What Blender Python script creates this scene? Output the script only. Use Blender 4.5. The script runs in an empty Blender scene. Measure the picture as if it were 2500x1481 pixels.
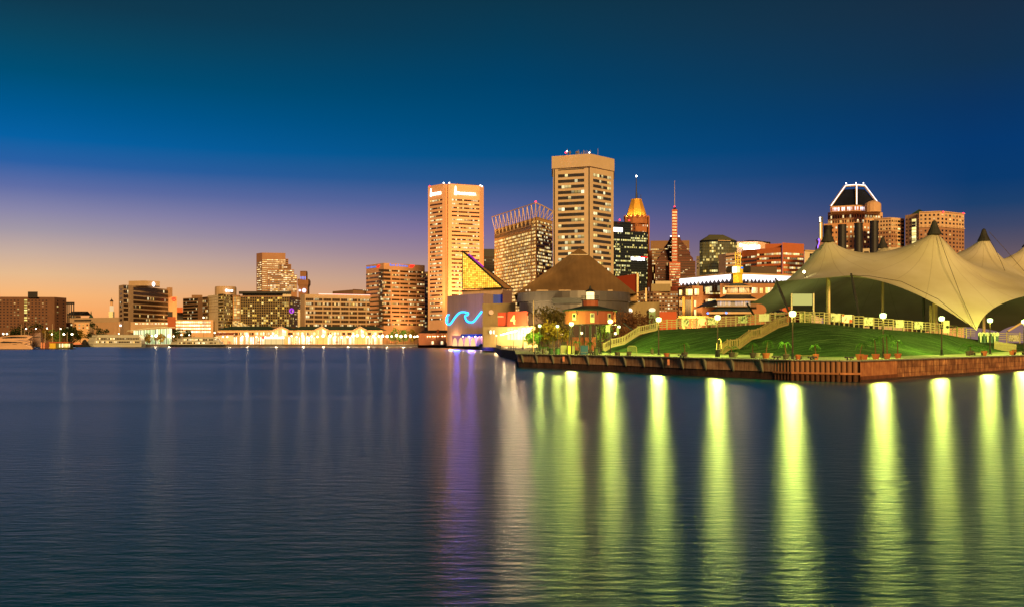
import bpy, bmesh, math, random
import numpy as np
from mathutils import Vector, Matrix
from mathutils.geometry import delaunay_2d_cdt
random.seed(11)
R = math.radians
F = 2400.0      # focal length in pixels of the 2500 px wide photograph
HY = 835.0      # its horizon row
EYE = 4.4       # eye height above the water
def X(px, d): return (px - 1250) / F * d
def Z(py, d): return EYE + (HY - py) / F * d
def P(px, d, z=0.0): return Vector((X(px, d), d, z))
def PP(px, py, d): return Vector((X(px, d), d, Z(py, d)))
GZ = 2.3        # quay level

# ------------------------------------------------------------------ camera, sky, sun, exposure
scn = bpy.context.scene
COL = scn.collection
cam = bpy.data.cameras.new('camera'); co = bpy.data.objects.new('camera', cam); COL.objects.link(co)
co.location = (0, 0, EYE); co.rotation_euler = (R(90), 0, 0)
cam.sensor_fit = 'HORIZONTAL'; cam.sensor_width = 36; cam.lens = 36 * F / 2500
cam.shift_y = (HY - 740.5) / 2500
cam.clip_start = 0.5; cam.clip_end = 20000
scn.camera = co
scn.view_settings.view_transform = 'Standard'; scn.view_settings.look = 'None'
scn.view_settings.exposure = 0.0; scn.view_settings.gamma = 1.0
scn.cycles.use_denoising = True; scn.cycles.denoising_input_passes = 'RGB_ALBEDO_NORMAL'; scn.cycles.denoising_prefilter = 'ACCURATE'
scn.cycles.max_bounces = 5; scn.cycles.diffuse_bounces = 2; scn.cycles.glossy_bounces = 3
scn.cycles.transmission_bounces = 2; scn.cycles.sample_clamp_indirect = 6
scn.cycles.caustics_reflective = False; scn.cycles.caustics_refractive = False

def lin(h, a=1.0):
    h = h.lstrip('#'); c = [int(h[i:i + 2], 16) / 255 for i in (0, 2, 4)]
    c = [x / 12.92 if x <= .04045 else ((x + .055) / 1.055) ** 2.4 for x in c]
    return (c[0], c[1], c[2], a)

world = bpy.data.worlds.new('World'); scn.world = world; world.use_nodes = True
wn = world.node_tree; wn.nodes.clear()
def N(t, ty, **kw):
    n = t.nodes.new(ty)
    for k, v in kw.items():
        if k == 'inp':
            for i, x in v.items(): n.inputs[i].default_value = x
        else: setattr(n, k, v)
    return n
def mth(t, op, a, b=None, clamp=False):
    n = t.nodes.new('ShaderNodeMath'); n.operation = op; n.use_clamp = clamp
    for i, v in enumerate((a, b)):
        if v is None: continue
        if isinstance(v, (int, float)): n.inputs[i].default_value = v
        else: t.links.new(v, n.inputs[i])
    return n.outputs[0]
def ramp(t, fac, stops, interp='EASE'):
    n = t.nodes.new('ShaderNodeValToRGB'); cr = n.color_ramp; cr.interpolation = interp
    while len(cr.elements) > 1: cr.elements.remove(cr.elements[0])
    for i, (p, c) in enumerate(stops):
        e = cr.elements[0] if i == 0 else cr.elements.new(p)
        e.position = p; e.color = lin(c) if isinstance(c, str) else c
    t.links.new(fac, n.inputs[0]); return n.outputs[0]
def mixc(t, f, a, b, ty='MIX'):
    n = t.nodes.new('ShaderNodeMix'); n.data_type = 'RGBA'; n.blend_type = ty
    for i, v in ((0, f), (6, a), (7, b)):
        if isinstance(v, (int, float)): n.inputs[i].default_value = v
        elif isinstance(v, tuple): n.inputs[i].default_value = v
        else: t.links.new(v, n.inputs[i])
    return n.outputs[2]
tc = N(wn, 'ShaderNodeTexCoord'); sx = N(wn, 'ShaderNodeSeparateXYZ'); wn.links.new(tc.outputs['Generated'], sx.inputs[0])
x_, y_, z_ = sx.outputs
hor = mth(wn, 'SQRT', mth(wn, 'ADD', mth(wn, 'MULTIPLY', x_, x_), mth(wn, 'MULTIPLY', y_, y_)))
elev = mth(wn, 'MULTIPLY', mth(wn, 'DIVIDE', z_, mth(wn, 'ADD', hor, 1e-4)), 2.0, True)   # 0..0.5 of tan(elevation)
GA = R(-35)     # direction of the afterglow
cosg = mth(wn, 'DIVIDE', mth(wn, 'ADD', mth(wn, 'MULTIPLY', x_, math.sin(GA)), mth(wn, 'MULTIPLY', y_, math.cos(GA))), mth(wn, 'ADD', hor, 1e-4))
ang = mth(wn, 'ARCCOSINE', mth(wn, 'MAXIMUM', mth(wn, 'MINIMUM', cosg, 1.0), -1.0))
f1 = mth(wn, 'DIVIDE', mth(wn, 'SUBTRACT', ang, R(9)), R(26), True)
f2 = mth(wn, 'DIVIDE', mth(wn, 'SUBTRACT', ang, R(35)), R(25), True)
def T(y, k=1.0): return 2 * (HY - y) / (F * k)
L_ = [(835, 'ff9a4c'), (760, 'ffac62'), (720, 'fbb876'), (670, 'e6bb90'), (620, 'caaf9f'), (565, 'a499a6'), (515, '8886aa'), (460, '5f6ea6'), (400, '2a60a4'), (340, '0660a2'), (270, '005890'), (180, '004e74'), (90, '0a4560'), (0, '10394e')]
M_ = [(835, 'd09468'), (740, 'cc9a7a'), (680, 'b49088'), (620, '927a92'), (560, '766a9a'), (500, '505f94'), (440, '26548a'), (380, '065084'), (300, '004a78'), (200, '00426a'), (100, '063c5a'), (0, '0c364c')]
R_ = [(835, '8a6c68'), (650, '766064'), (600, '5a5264'), (555, '3f4868'), (500, '1e406c'), (440, '0a3a6e'), (350, '06386e'), (260, '0a3462'), (150, '123250'), (0, '182e44')]
END = (0.98, '0d2230')
rl = ramp(wn, elev, [(T(y, 1.10), c) for y, c in L_] + [END], 'LINEAR')
rm = ramp(wn, elev, [(T(y, 1.0), c) for y, c in M_] + [END], 'LINEAR')
rr = ramp(wn, elev, [(T(y, 1.10), c) for y, c in R_] + [END], 'LINEAR')
skyc = mixc(wn, f2, mixc(wn, f1, rl, rm), rr)
bg = N(wn, 'ShaderNodeBackground'); wn.links.new(skyc, bg.inputs[0]); bg.inputs[1].default_value = 1.0
wo = N(wn, 'ShaderNodeOutputWorld'); wn.links.new(bg.outputs[0], wo.inputs[0])

# the sodium glow of the city behind the camera, low and wide
sun = bpy.data.lights.new('sun', 'SUN'); so = bpy.data.objects.new('sun', sun); COL.objects.link(so)
sun.energy = 4.1; sun.angle = R(12); sun.color = (1.0, .62, .22)
SUN_DIR = Vector((.20, -.95, .22)).normalized()      # towards the light
so.rotation_euler = SUN_DIR.to_track_quat('Z', 'Y').to_euler()
def lamp(loc, power, color, radius=.4, kind='POINT', aim=None, spot=60):
    l = bpy.data.lights.new('lamp_light', kind); o = bpy.data.objects.new('lamp_light', l); COL.objects.link(o)
    l.energy = power; l.color = color; o.location = loc; l.shadow_soft_size = radius
    if kind == 'SPOT':
        l.spot_size = R(spot); l.spot_blend = .8
        o.rotation_euler = (Vector(loc) - Vector(aim)).to_track_quat('Z', 'Y').to_euler()
    return o

# ------------------------------------------------------------------ materials
def newmat(name):
    m = bpy.data.materials.new(name); m.use_nodes = True; t = m.node_tree; t.nodes.clear()
    o = t.nodes.new('ShaderNodeOutputMaterial'); return m, t, o
def wall(name, col, rough=.8, var=.18, scale=.12, stretch=(1, 1, 1), metal=0.0, bump=0.0, scale2=None, spec=.3):
    """Plain procedural surface: base colour broken up by two noises."""
    m, t, o = newmat(name)
    c = lin(col) if isinstance(col, str) else tuple(col) + (1,) * (4 - len(col))
    g = N(t, 'ShaderNodeTexCoord'); mp = N(t, 'ShaderNodeMapping'); mp.inputs['Scale'].default_value = stretch
    t.links.new(g.outputs['Object'], mp.inputs[0])
    n1 = N(t, 'ShaderNodeTexNoise', inp={'Scale': scale, 'Detail': 5.0, 'Roughness': .65}); t.links.new(mp.outputs[0], n1.inputs['Vector'])
    n2 = N(t, 'ShaderNodeTexNoise', inp={'Scale': scale2 or scale * 9, 'Detail': 3.0}); t.links.new(mp.outputs[0], n2.inputs['Vector'])
    s = mth(t, 'ADD', mth(t, 'MULTIPLY', n1.outputs[0], .65), mth(t, 'MULTIPLY', n2.outputs[0], .35))
    dk = tuple(x * (1 - 1.6 * var) for x in c[:3]) + (1,); lt = tuple(min(1, x * (1 + 1.6 * var)) for x in c[:3]) + (1,)
    k = ramp(t, s, [(.3, dk), (.7, lt)], 'LINEAR')
    b = N(t, 'ShaderNodeBsdfPrincipled', inp={'Roughness': rough, 'Metallic': metal, 'Specular IOR Level': spec}); t.links.new(k, b.inputs['Base Color'])
    if bump:
        bp = N(t, 'ShaderNodeBump', inp={'Strength': bump, 'Distance': .05}); t.links.new(s, bp.inputs['Height']); t.links.new(bp.outputs[0], b.inputs['Normal'])
    t.links.new(b.outputs[0], o.inputs[0]); return m
def emi(name, col, s, sample=True):
    m, t, o = newmat(name); e = N(t, 'ShaderNodeEmission'); e.inputs[0].default_value = lin(col) if isinstance(col, str) else tuple(col) + (1,)
    e.inputs[1].default_value = s; t.links.new(e.outputs[0], o.inputs[0])
    m.cycles.emission_sampling = 'FRONT_BACK' if sample else 'NONE'
    return m
def win(name, lit=.3, run=3, col='ffc860', col2='fff2c0', s=1.4, dark='2a241f', mull=.1, vm=0.0, glow=.0, mcol='705c44', single=.35, rough=.25):
    """Glass with panes counted in UV units; a share of the rooms behind is lit."""
    m, t, o = newmat(name)
    uv = N(t, 'ShaderNodeUVMap'); sp = N(t, 'ShaderNodeSeparateXYZ'); t.links.new(uv.outputs[0], sp.inputs[0])
    fu = mth(t, 'FLOOR', sp.outputs[0]); fv = mth(t, 'FLOOR', sp.outputs[1])
    def wh(a, b, off):
        c = N(t, 'ShaderNodeCombineXYZ'); t.links.new(a, c.inputs[0]); t.links.new(b, c.inputs[1]); c.inputs[2].default_value = off
        w = N(t, 'ShaderNodeTexWhiteNoise', noise_dimensions='3D'); t.links.new(c.outputs[0], w.inputs[0]); return w.outputs[0]
    g = mth(t, 'FLOOR', mth(t, 'DIVIDE', sp.outputs[0], float(run)))
    a = mth(t, 'MULTIPLY', mth(t, 'LESS_THAN', wh(g, fv, 1.3), lit), mth(t, 'LESS_THAN', wh(fu, fv, 4.7), .82))
    b = mth(t, 'LESS_THAN', wh(fu, fv, 9.1), lit * single)
    m_ = mth(t, 'MAXIMUM', a, b)
    br = mth(t, 'POWER', wh(fu, fv, 13.9), 1.3)
    br = mth(t, 'ADD', mth(t, 'MULTIPLY', br, 1.0), .28)
    # blinds part of the way down
    fr = mth(t, 'FRACT', sp.outputs[1]); bl = mth(t, 'GREATER_THAN', fr, mth(t, 'MULTIPLY', wh(fu, fv, 2.2), .55))
    br = mth(t, 'MULTIPLY', br, mth(t, 'ADD', mth(t, 'MULTIPLY', bl, .55), .45))
    fx = mth(t, 'FRACT', sp.outputs[0]); mk = mth(t, 'GREATER_THAN', fx, mull)
    if vm: mk = mth(t, 'MULTIPLY', mk, mth(t, 'GREATER_THAN', fr, vm))
    e = mth(t, 'MULTIPLY', mth(t, 'ADD', mth(t, 'MULTIPLY', m_, br), glow), mk)
    cc = mixc(t, wh(fu, fv, 21.0), lin(col), lin(col2))
    base = mixc(t, mk, lin(mcol), lin(dark))
    p = N(t, 'ShaderNodeBsdfPrincipled', inp={'Roughness': rough, 'Specular IOR Level': .5}); t.links.new(base, p.inputs['Base Color'])
    t.links.new(cc, p.inputs['Emission Color']); t.links.new(mth(t, 'MULTIPLY', e, s), p.inputs['Emission Strength'])
    t.links.new(p.outputs[0], o.inputs[0]); m.cycles.emission_sampling = 'NONE'
    return m

# ------------------------------------------------------------------ mesh helpers
def tag(o, label=None, cat=None, group=None, kind=None):
    if label: o['label'] = label
    if cat: o['category'] = cat
    if group: o['group'] = group
    if kind: o['kind'] = kind
    return o
def empty(name, loc, label=None, cat=None, group=None):
    o = bpy.data.objects.new(name, None); COL.objects.link(o); o.location = loc; o.empty_display_size = .5
    return tag(o, label, cat, group)
def wloc(o):
    v = Vector(o.location)
    while o.parent: o = o.parent; v += o.location
    return v
class MB:
    def __init__(s): s.v = []; s.f = []; s.uv = []; s.local = False
    def add(s, vs, fs, uvs=None):
        n = len(s.v); s.v += [tuple(p) for p in vs]
        for i, f in enumerate(fs):
            s.f.append([n + k for k in f]); s.uv.append(uvs[i] if uvs else [(0.02, 0.02)] * len(f))
        return s
    def quad(s, a, b, c, d, uv=None): return s.add([a, b, c, d], [(0, 1, 2, 3)], [uv] if uv else None)
    def poly(s, pts): return s.add(pts, [tuple(range(len(pts)))])
    def box(s, x0, y0, z0, x1, y1, z1):
        return s.add([(x, y, z) for z in (z0, z1) for x, y in ((x0, y0), (x1, y0), (x1, y1), (x0, y1))],
                     [(3, 2, 1, 0), (4, 5, 6, 7), (0, 1, 5, 4), (1, 2, 6, 5), (2, 3, 7, 6), (3, 0, 4, 7)])
    def prism(s, pts, z0, z1, top=None, cap=True):
        n = len(pts); top = top or pts
        vs = [(p[0], p[1], z0) for p in pts] + [(p[0], p[1], z1) for p in top]
        fs = [(i, (i + 1) % n, n + (i + 1) % n, n + i) for i in range(n)]
        if cap: fs += [tuple(range(n))[::-1], tuple(range(n, 2 * n))]
        return s.add(vs, fs)
    def slab(s, A, B, z0, z1, off, back=.3, uv=None):
        """thin box on the face A-B (plan), proud by off towards the camera side, with UVs on its front"""
        A = Vector((A[0], A[1])); B = Vector((B[0], B[1])); d = (B - A).normalized(); n = Vector((d.y, -d.x))
        a0, b0 = A + n * off, B + n * off; a1, b1 = A - n * back, B - n * back
        vs = [(a0.x, a0.y, z0), (b0.x, b0.y, z0), (b0.x, b0.y, z1), (a0.x, a0.y, z1), (a1.x, a1.y, z0), (b1.x, b1.y, z0), (b1.x, b1.y, z1), (a1.x, a1.y, z1)]
        fs = [(0, 1, 2, 3), (5, 4, 7, 6), (3, 2, 6, 7), (1, 0, 4, 5), (1, 5, 6, 2), (4, 0, 3, 7)]
        uvs = [[(.02, .02)] * 4 for _ in fs]
        if uv: u0, u1, v = uv; uvs[0] = [(u0, v), (u1, v), (u1, v + .999), (u0, v + .999)]
        return s.add(vs, fs, uvs)
    def bar(s, a, b, w, h=None, up=(0, 0, 1)):
        a = Vector(a); b = Vector(b); h = h or w; d = (b - a).normalized(); up = Vector(up)
        if abs(d.dot(up)) > .95: up = Vector((0, 1, 0))
        sd = d.cross(up).normalized() * w / 2; u = sd.cross(d).normalized() * h / 2
        vs = [p + q for p in (a, b) for q in (-sd - u, sd - u, sd + u, -sd + u)]
        return s.add(vs, [(0, 1, 2, 3), (7, 6, 5, 4), (0, 4, 5, 1), (1, 5, 6, 2), (2, 6, 7, 3), (3, 7, 4, 0)])
    def tube(s, pts, r, n=6):
        pts = [Vector(p) for p in pts]; r = r if isinstance(r, (list, tuple)) else [r] * len(pts); n0 = len(s.v)
        vs = []
        for i, p in enumerate(pts):
            d = (pts[min(i + 1, len(pts) - 1)] - pts[max(i - 1, 0)]).normalized()
            a = d.cross(Vector((0, 0, 1)) if abs(d.z) < .9 else Vector((0, 1, 0))).normalized(); b = d.cross(a)
            vs += [p + (a * math.cos(k * 2 * math.pi / n) + b * math.sin(k * 2 * math.pi / n)) * r[i] for k in range(n)]
        fs = [(i * n + k, i * n + (k + 1) % n, (i + 1) * n + (k + 1) % n, (i + 1) * n + k) for i in range(len(pts) - 1) for k in range(n)]
        fs += [tuple(range(n))[::-1], tuple(range((len(pts) - 1) * n, len(pts) * n))]
        return s.add(vs, fs)
    def lathe(s, c, prof, n=12, a0=0.0):
        vs = []; s.local = s.local or tuple(c) == (0, 0, 0)
        for r, z in prof: vs += [(c[0] + r * math.cos(a0 + k * 2 * math.pi / n), c[1] + r * math.sin(a0 + k * 2 * math.pi / n), c[2] + z) for k in range(n)]
        m = len(prof)
        fs = [(i * n + k, i * n + (k + 1) % n, (i + 1) * n + (k + 1) % n, (i + 1) * n + k) for i in range(m - 1) for k in range(n)]
        fs += [tuple(range(n))[::-1], tuple(range((m - 1) * n, m * n))]
        return s.add(vs, fs)
    def build(s, name, mat, parent=None, smooth=False, fix=True, kind=None, label=None):
        me = bpy.data.meshes.new(name); base = wloc(parent) if parent and not s.local else Vector((0, 0, 0))
        me.from_pydata([(v[0] - base.x, v[1] - base.y, v[2] - base.z) for v in s.v], [], s.f)
        uvl = me.uv_layers.new(name='UVMap'); flat = [c for f in s.uv for p in f for c in p]
        uvl.data.foreach_set('uv', flat)
        if fix:
            bm = bmesh.new(); bm.from_mesh(me); bmesh.ops.recalc_face_normals(bm, faces=bm.faces); bm.to_mesh(me); bm.free()
        me.materials.append(mat)
        if smooth: me.polygons.foreach_set('use_smooth', [True] * len(me.polygons))
        o = bpy.data.objects.new(name, me); COL.objects.link(o)
        if parent: o.parent = parent
        if kind: o['kind'] = kind
        if label: o['label'] = label
        return o
def copy_tree(o, loc=None, parent=None):
    c = o.copy(); COL.objects.link(c)
    if parent: c.parent = parent
    if loc is not None: c.location = loc
    for ch in list(o.children): copy_tree(ch, None, c)
    return c
VROW = [0]
def nextv(): VROW[0] += 1; return VROW[0] * 1.0
def text(body, A, ux, z, w, h, mat, parent, name='lettering', thick=.15, off=.4):
    """flat letters on a facade, starting at plan point A, bottom z, running along the plan direction ux"""
    cu = bpy.data.curves.new('lettering', 'FONT'); cu.body = body; cu.extrude = .02; cu.resolution_u = 2
    ob = bpy.data.objects.new('tmp', cu); COL.objects.link(ob); bpy.context.view_layer.update()
    me = bpy.data.meshes.new_from_object(ob.evaluated_get(bpy.context.evaluated_depsgraph_get())); bpy.data.objects.remove(ob)
    xs = [v.co.x for v in me.vertices]; ys = [v.co.y for v in me.vertices]; x0, x1, y0, y1 = min(xs), max(xs), min(ys), max(ys)
    ux = Vector((ux[0], ux[1], 0)).normalized(); n = Vector((ux.y, -ux.x, 0)); base = wloc(parent)
    for v in me.vertices:
        p = Vector((A[0], A[1], z)) + ux * ((v.co.x - x0) / (x1 - x0) * w) + Vector((0, 0, (v.co.y - y0) / (y1 - y0) * h)) + n * (off + (thick if v.co.z > 0 else 0))
        v.co = p - base
    me.materials.clear(); me.materials.append(mat); me.name = name
    o = bpy.data.objects.new(name, me); COL.objects.link(o); o.parent = parent; return o

def strokes(A, ux, z, w, h, mat, parent, n=9, name='lettering', off=.4, seed=1):
    """a lit sign too blown out to read: a close row of bright strokes"""
    rs = random.Random(seed); ux = Vector((ux[0], ux[1], 0)).normalized(); mb = MB(); A = Vector((A[0], A[1], 0))
    for k in range(n):
        a = w * k / n; b_ = a + w / n * rs.uniform(.72, 1.0); lo = rs.uniform(0, .14) * h; hi = h * rs.uniform(.74, 1.0)
        mb.slab(A + ux * a, A + ux * b_, z + lo, z + hi, off + .02 * (k % 2), .3)
    return mb.build(name, mat, parent, fix=False)

class Bld:
    """A building given by the pixel columns and roof rows of its visible corners; depth follows from the perspective of the roof line."""
    def __init__(s, name, label, cat, cor, d0, wm, D=40, zb=GZ, ref=0, group=None, part='wall', ztop=None):
        s.d0 = d0; s.z = Z(cor[ref][1], d0); s.zb = zb; s.wm = wm
        s.p = [P(px, (s.z - EYE) * F / (HY - yt)) for px, yt in cor]
        s.poly = s.p + [s.p[-1] * (1 + D / s.p[-1].y), s.p[0] * (1 + D / s.p[0].y)]
        m = sum(s.p, Vector()) / len(s.p)
        s.root = empty(name, (m.x, m.y, zb), label, cat, group)
        s.body = MB().prism(s.poly, zb, s.z).build(part, wm, s.root); s.cnt = 0; s.rest = {}
    def zy(s, y): return Z(y, s.d0)
    def face(s, i, m=(0, 1)): A, B = s.p[i], s.p[i + 1]; return A.lerp(B, m[0]), A.lerp(B, m[1])
    def rows(s, i, y0, y1, n, frac, mat, pane=2.0, m=(0, 1), name='window_band', off=.12, par=None, split=None):
        A, B = s.face(i, m); L = (B - A).length; z1, z0 = s.zy(y0), s.zy(y1); pt = (z1 - z0) / n; k = max(1, round(L / pane))
        for r in range(n):
            zz = z1 - (r + .5 * (1 - frac)) * pt; u = random.randint(0, 900); v = nextv()
            for a, b in (split or [(0, 1)]):
                mb = MB().slab(A.lerp(B, a), A.lerp(B, b), zz - pt * frac, zz, off, uv=(u + k * a, u + k * b, v)); s.put(name, mb, mat)
    def put(s, name, mb, mat):
        if s.cnt < 96: mb.build(name, mat, s.root, fix=False); s.cnt += 1
        else:
            q = s.rest.setdefault((name, mat.name), (MB(), mat)); n = len(q[0].v)
            q[0].v += mb.v; q[0].f += [[n + k for k in f] for f in mb.f]; q[0].uv += mb.uv
    def done(s):
        for (name, _), (mb, mat) in s.rest.items(): mb.build(name + 's', mat, s.root, fix=False, kind='stuff')
        return s
    def grid(s, i, y0, y1, nx, ny, fw, fh, mat, m=(0, 1), name='window', off=.12, skip=None):
        A, B = s.face(i, m); z1, z0 = s.zy(y0), s.zy(y1); ph = (z1 - z0) / ny
        for r in range(ny):
            zz = z1 - (r + .5 * (1 - fh)) * ph
            for c in range(nx):
                if skip and skip(c, r): continue
                a = (c + .5 * (1 - fw)) / nx; b = (c + .5 * (1 + fw)) / nx; u = random.randint(0, 9000)
                s.put(name, MB().slab(A.lerp(B, a), A.lerp(B, b), zz - ph * fh, zz, off, uv=(u + .12, u + .98, nextv())), mat)
    def on(s, name, i, m, y0, y1, mat, off=.3, back=.3):
        A, B = s.face(i, m); return MB().slab(A, B, s.zy(y1), s.zy(y0), off, back).build(name, mat, s.root)
    def vol(s, name, cor, yt, yb, d, mat, D=20):
        """extra volume: plan from pixel columns at depths"""
        ps = [P(px, dd) for px, dd in cor]; ps += [ps[-1] * (1 + D / ps[-1].y), ps[0] * (1 + D / ps[0].y)]
        return MB().prism(ps, Z(yb, d), Z(yt, d)).build(name, mat, s.root)

# ------------------------------------------------------------------ water, land
m, t, o = newmat('water')
g = N(t, 'ShaderNodeNewGeometry'); mp = N(t, 'ShaderNodeMapping'); mp.inputs['Scale'].default_value = (.55, 1.7, 1)
t.links.new(g.outputs['Position'], mp.inputs[0])
n1 = N(t, 'ShaderNodeTexNoise', inp={'Scale': 1.5, 'Detail': 4.0, 'Roughness': .62}); t.links.new(mp.outputs[0], n1.inputs['Vector'])
mp3 = N(t, 'ShaderNodeMapping'); mp3.inputs['Scale'].default_value = (.006, .03, 1); t.links.new(g.outputs['Position'], mp3.inputs[0])
n3 = N(t, 'ShaderNodeTexNoise', inp={'Scale': 1.0, 'Detail': 4.0, 'Roughness': .6, 'Distortion': .6}); t.links.new(mp3.outputs[0], n3.inputs['Vector'])
bp = N(t, 'ShaderNodeBump', inp={'Strength': .42, 'Distance': .11}); t.links.new(n1.outputs[0], bp.inputs['Height'])
gl = N(t, 'ShaderNodeBsdfGlossy', distribution='BECKMANN', inp={'Roughness': .27}); t.links.new(bp.outputs[0], gl.inputs['Normal'])
gl.inputs['Anisotropy'].default_value = .30
tg = N(t, 'ShaderNodeCombineXYZ', inp={0: 1.0, 1: 0.0, 2: 0.0}); t.links.new(tg.outputs[0], gl.inputs['Tangent'])
gl.inputs['Color'].default_value = (.84, .86, 1, 1)
t.links.new(ramp(t, n3.outputs[0], [(.40, (.275, .275, .275, 1)), (.60, (.315, .315, .315, 1))], 'LINEAR'), gl.inputs['Roughness'])
df = N(t, 'ShaderNodeBsdfDiffuse'); df.inputs[0].default_value = (.0, .085, .125, 1)
fr = N(t, 'ShaderNodeFresnel', inp={'IOR': 1.33}); t.links.new(bp.outputs[0], fr.inputs['Normal'])
mx = N(t, 'ShaderNodeMixShader'); t.links.new(mth(t, 'MULTIPLY', fr.outputs[0], .72, True), mx.inputs[0]); t.links.new(df.outputs[0], mx.inputs[1]); t.links.new(gl.outputs[0], mx.inputs[2])
t.links.new(mx.outputs[0], o.inputs[0]); M_water = m
tag(MB().quad((-6000, -300, 0), (6000, -300, 0), (6000, 9000, 0), (-6000, 9000, 0)).build('water', M_water), kind='structure')

M_ground = wall('paving', '7c7464', .9, .15, .3)
M_prom = wall('promenade_paving', '84846c', .85, .12, .8, bump=.2)
EDGE = [(1265, 176), (1300, 171), (1400, 160), (1500, 150), (1600, 139.5), (1700, 129.5), (1780, 124), (1850, 119.5), (1935, 114), (2000, 112), (2050, 110.5), (2100, 110), (2190, 119), (2330, 133.5), (2500, 157.5), (2620, 180)]
FAR = [(2900, 260), (3300, 900)]
SHORE = [(-1500, 1000), (-300, 880), (60, 880), (175, 960), (185, 1050), (1018, 1050), (1024, 870), (1090, 812), (1150, 690), (1207, 505), (1222, 300), (1261, 240)]
land = [P(px, d) for px, d in SHORE + EDGE + FAR] + [Vector((5000, 3000, 0)), Vector((5000, 8000, 0)), Vector((-6000, 8000, 0)), Vector((-6000, 1200, 0))]
o = MB().poly([(p.x, p.y, GZ) for p in land]).build('ground', M_ground)
bm = bmesh.new(); bm.from_mesh(o.data); bmesh.ops.triangulate(bm, faces=bm.faces)
for f_ in bm.faces:
    if f_.normal.z < 0: f_.normal_flip()
bm.to_mesh(o.data); bm.free(); tag(o, kind='structure')

# the far quay wall
def wallstrip(pts, z0, z1, name, mat, parent=None, thick=.6, proud=0.0):
    mb = MB()
    for a, b in zip(pts[:-1], pts[1:]): mb.slab(a, b, z0, z1, proud, thick)
    return mb.build(name, mat, parent, fix=False)
M_quay = wall('quay_concrete', '4a3f38', .9, .25, .5)
M_rail = wall('rail_metal', '3a3a38', .5, .1, 1, metal=.3)
qw = empty('harbour_wall', P(600, 1050, 0), 'long dark quay wall along the water in front of the market halls', 'quay wall')
wallstrip([P(*q) for q in SHORE[:6]], -.5, GZ, 'wall_face', M_quay, qw)
wallstrip([P(*q) for q in SHORE[:6]], GZ + .002, GZ + .35, 'coping', wall('coping', '8a7866', .9, .1, .4), qw, proud=.2)
qw = empty('harbour_wall', P(1150, 690, 0), 'dark quay wall with a low railing under the building with the neon wave', 'quay wall')
wallstrip([P(*q) for q in SHORE[5:]], -.5, GZ, 'wall_face', M_quay, qw)
mb = MB(); pts = [P(q[0], q[1], GZ) for q in SHORE[7:]]
for a, b in zip(pts[:-1], pts[1:]):
    for h in (.6, 1.1): mb.bar(a + Vector((.2, .6, h)), b + Vector((.2, .6, h)), .09)
    k = max(2, int((b - a).length / 6))
    for i in range(k): q = a.lerp(b, i / k) + Vector((.2, .6, 0)); mb.bar(q, q + Vector((0, 0, 1.15)), .12)
mb.build('railing', M_rail, qw)

# the near quay: concrete bays, steel sheet piles, stone blocks
def streak(name, c1, c2, c3, sx=6.0, sz=.35, blocks=False, rough=.85):
    m, t, o = newmat(name); g = N(t, 'ShaderNodeTexCoord'); uv = N(t, 'ShaderNodeUVMap')
    mp = N(t, 'ShaderNodeMapping'); mp.inputs['Scale'].default_value = (sx, sz, 1); t.links.new(uv.outputs[0], mp.inputs[0])
    n1 = N(t, 'ShaderNodeTexNoise', inp={'Scale': 1.0, 'Detail': 5.0, 'Roughness': .6}); t.links.new(mp.outputs[0], n1.inputs['Vector'])
    n2 = N(t, 'ShaderNodeTexNoise', inp={'Scale': .8, 'Detail': 4.0, 'Roughness': .6}); t.links.new(uv.outputs[0], n2.inputs['Vector'])
    k = mth(t, 'ADD', mth(t, 'MULTIPLY', n1.outputs[0], .6), mth(t, 'MULTIPLY', n2.outputs[0], .4))
    c = ramp(t, k, [(.33, c1), (.5, c2), (.66, c3)], 'LINEAR'); h = k
    if blocks:
        br = N(t, 'ShaderNodeTexBrick', inp={'Scale': 1.0, 'Mortar Size': .03, 'Brick Width': 2.7, 'Row Height': .70, 'Color1': (1, 1, 1, 1), 'Color2': (.5, .5, .5, 1), 'Mortar': (.3, .3, .3, 1)})
        t.links.new(uv.outputs[0], br.inputs['Vector']); c = mixc(t, .75, c, br.outputs[0], 'MULTIPLY'); h = mth(t, 'ADD', mth(t, 'MULTIPLY', br.outputs[1], -.6), k)
    b = N(t, 'ShaderNodeBsdfPrincipled', inp={'Roughness': rough, 'Specular IOR Level': .25}); t.links.new(c, b.inputs['Base Color'])
    bp = N(t, 'ShaderNodeBump', inp={'Strength': .6, 'Distance': .08}); t.links.new(h, bp.inputs['Height']); t.links.new(bp.outputs[0], b.inputs['Normal'])
    t.links.new(b.outputs[0], o.inputs[0]); return m
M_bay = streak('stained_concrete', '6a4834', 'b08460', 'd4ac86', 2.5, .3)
M_pile = streak('rusty_steel', '5a3826', 'a0704c', 'c89468', 3, .3)
M_smooth = streak('rust_streaked_plate', '74442c', 'a86a44', 'd89a64', 5, .12)
M_stone = streak('rust_stained_stone', '4e3222', '945f40', 'f0b478', 4.5, .25, True)
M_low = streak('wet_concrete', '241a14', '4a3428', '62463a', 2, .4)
M_cope = wall('pale_coping', '8c8876', .8, .12, 1.5)
def along(pts):
    out = [0.0]
    for a, b in zip(pts[:-1], pts[1:]): out.append(out[-1] + (b - a).length)
    return out
def facewall(pts, z0, z1, name, mat, parent, proud=0.0):
    mb = MB(); s = along(pts)
    for i in range(len(pts) - 1):
        A, B = pts[i], pts[i + 1]; d = (B - A).normalized(); n = Vector((d.y, -d.x, 0)) * proud
        mb.quad(*(Vector((q.x + n.x, q.y + n.y, z)) for q, z in ((A, z0), (B, z0), (B, z1), (A, z1))), uv=[(s[i], z0), (s[i + 1], z0), (s[i + 1], z1), (s[i], z1)])
    return mb.build(name, mat, parent, fix=False)
E = [P(*q) for q in EDGE]
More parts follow.
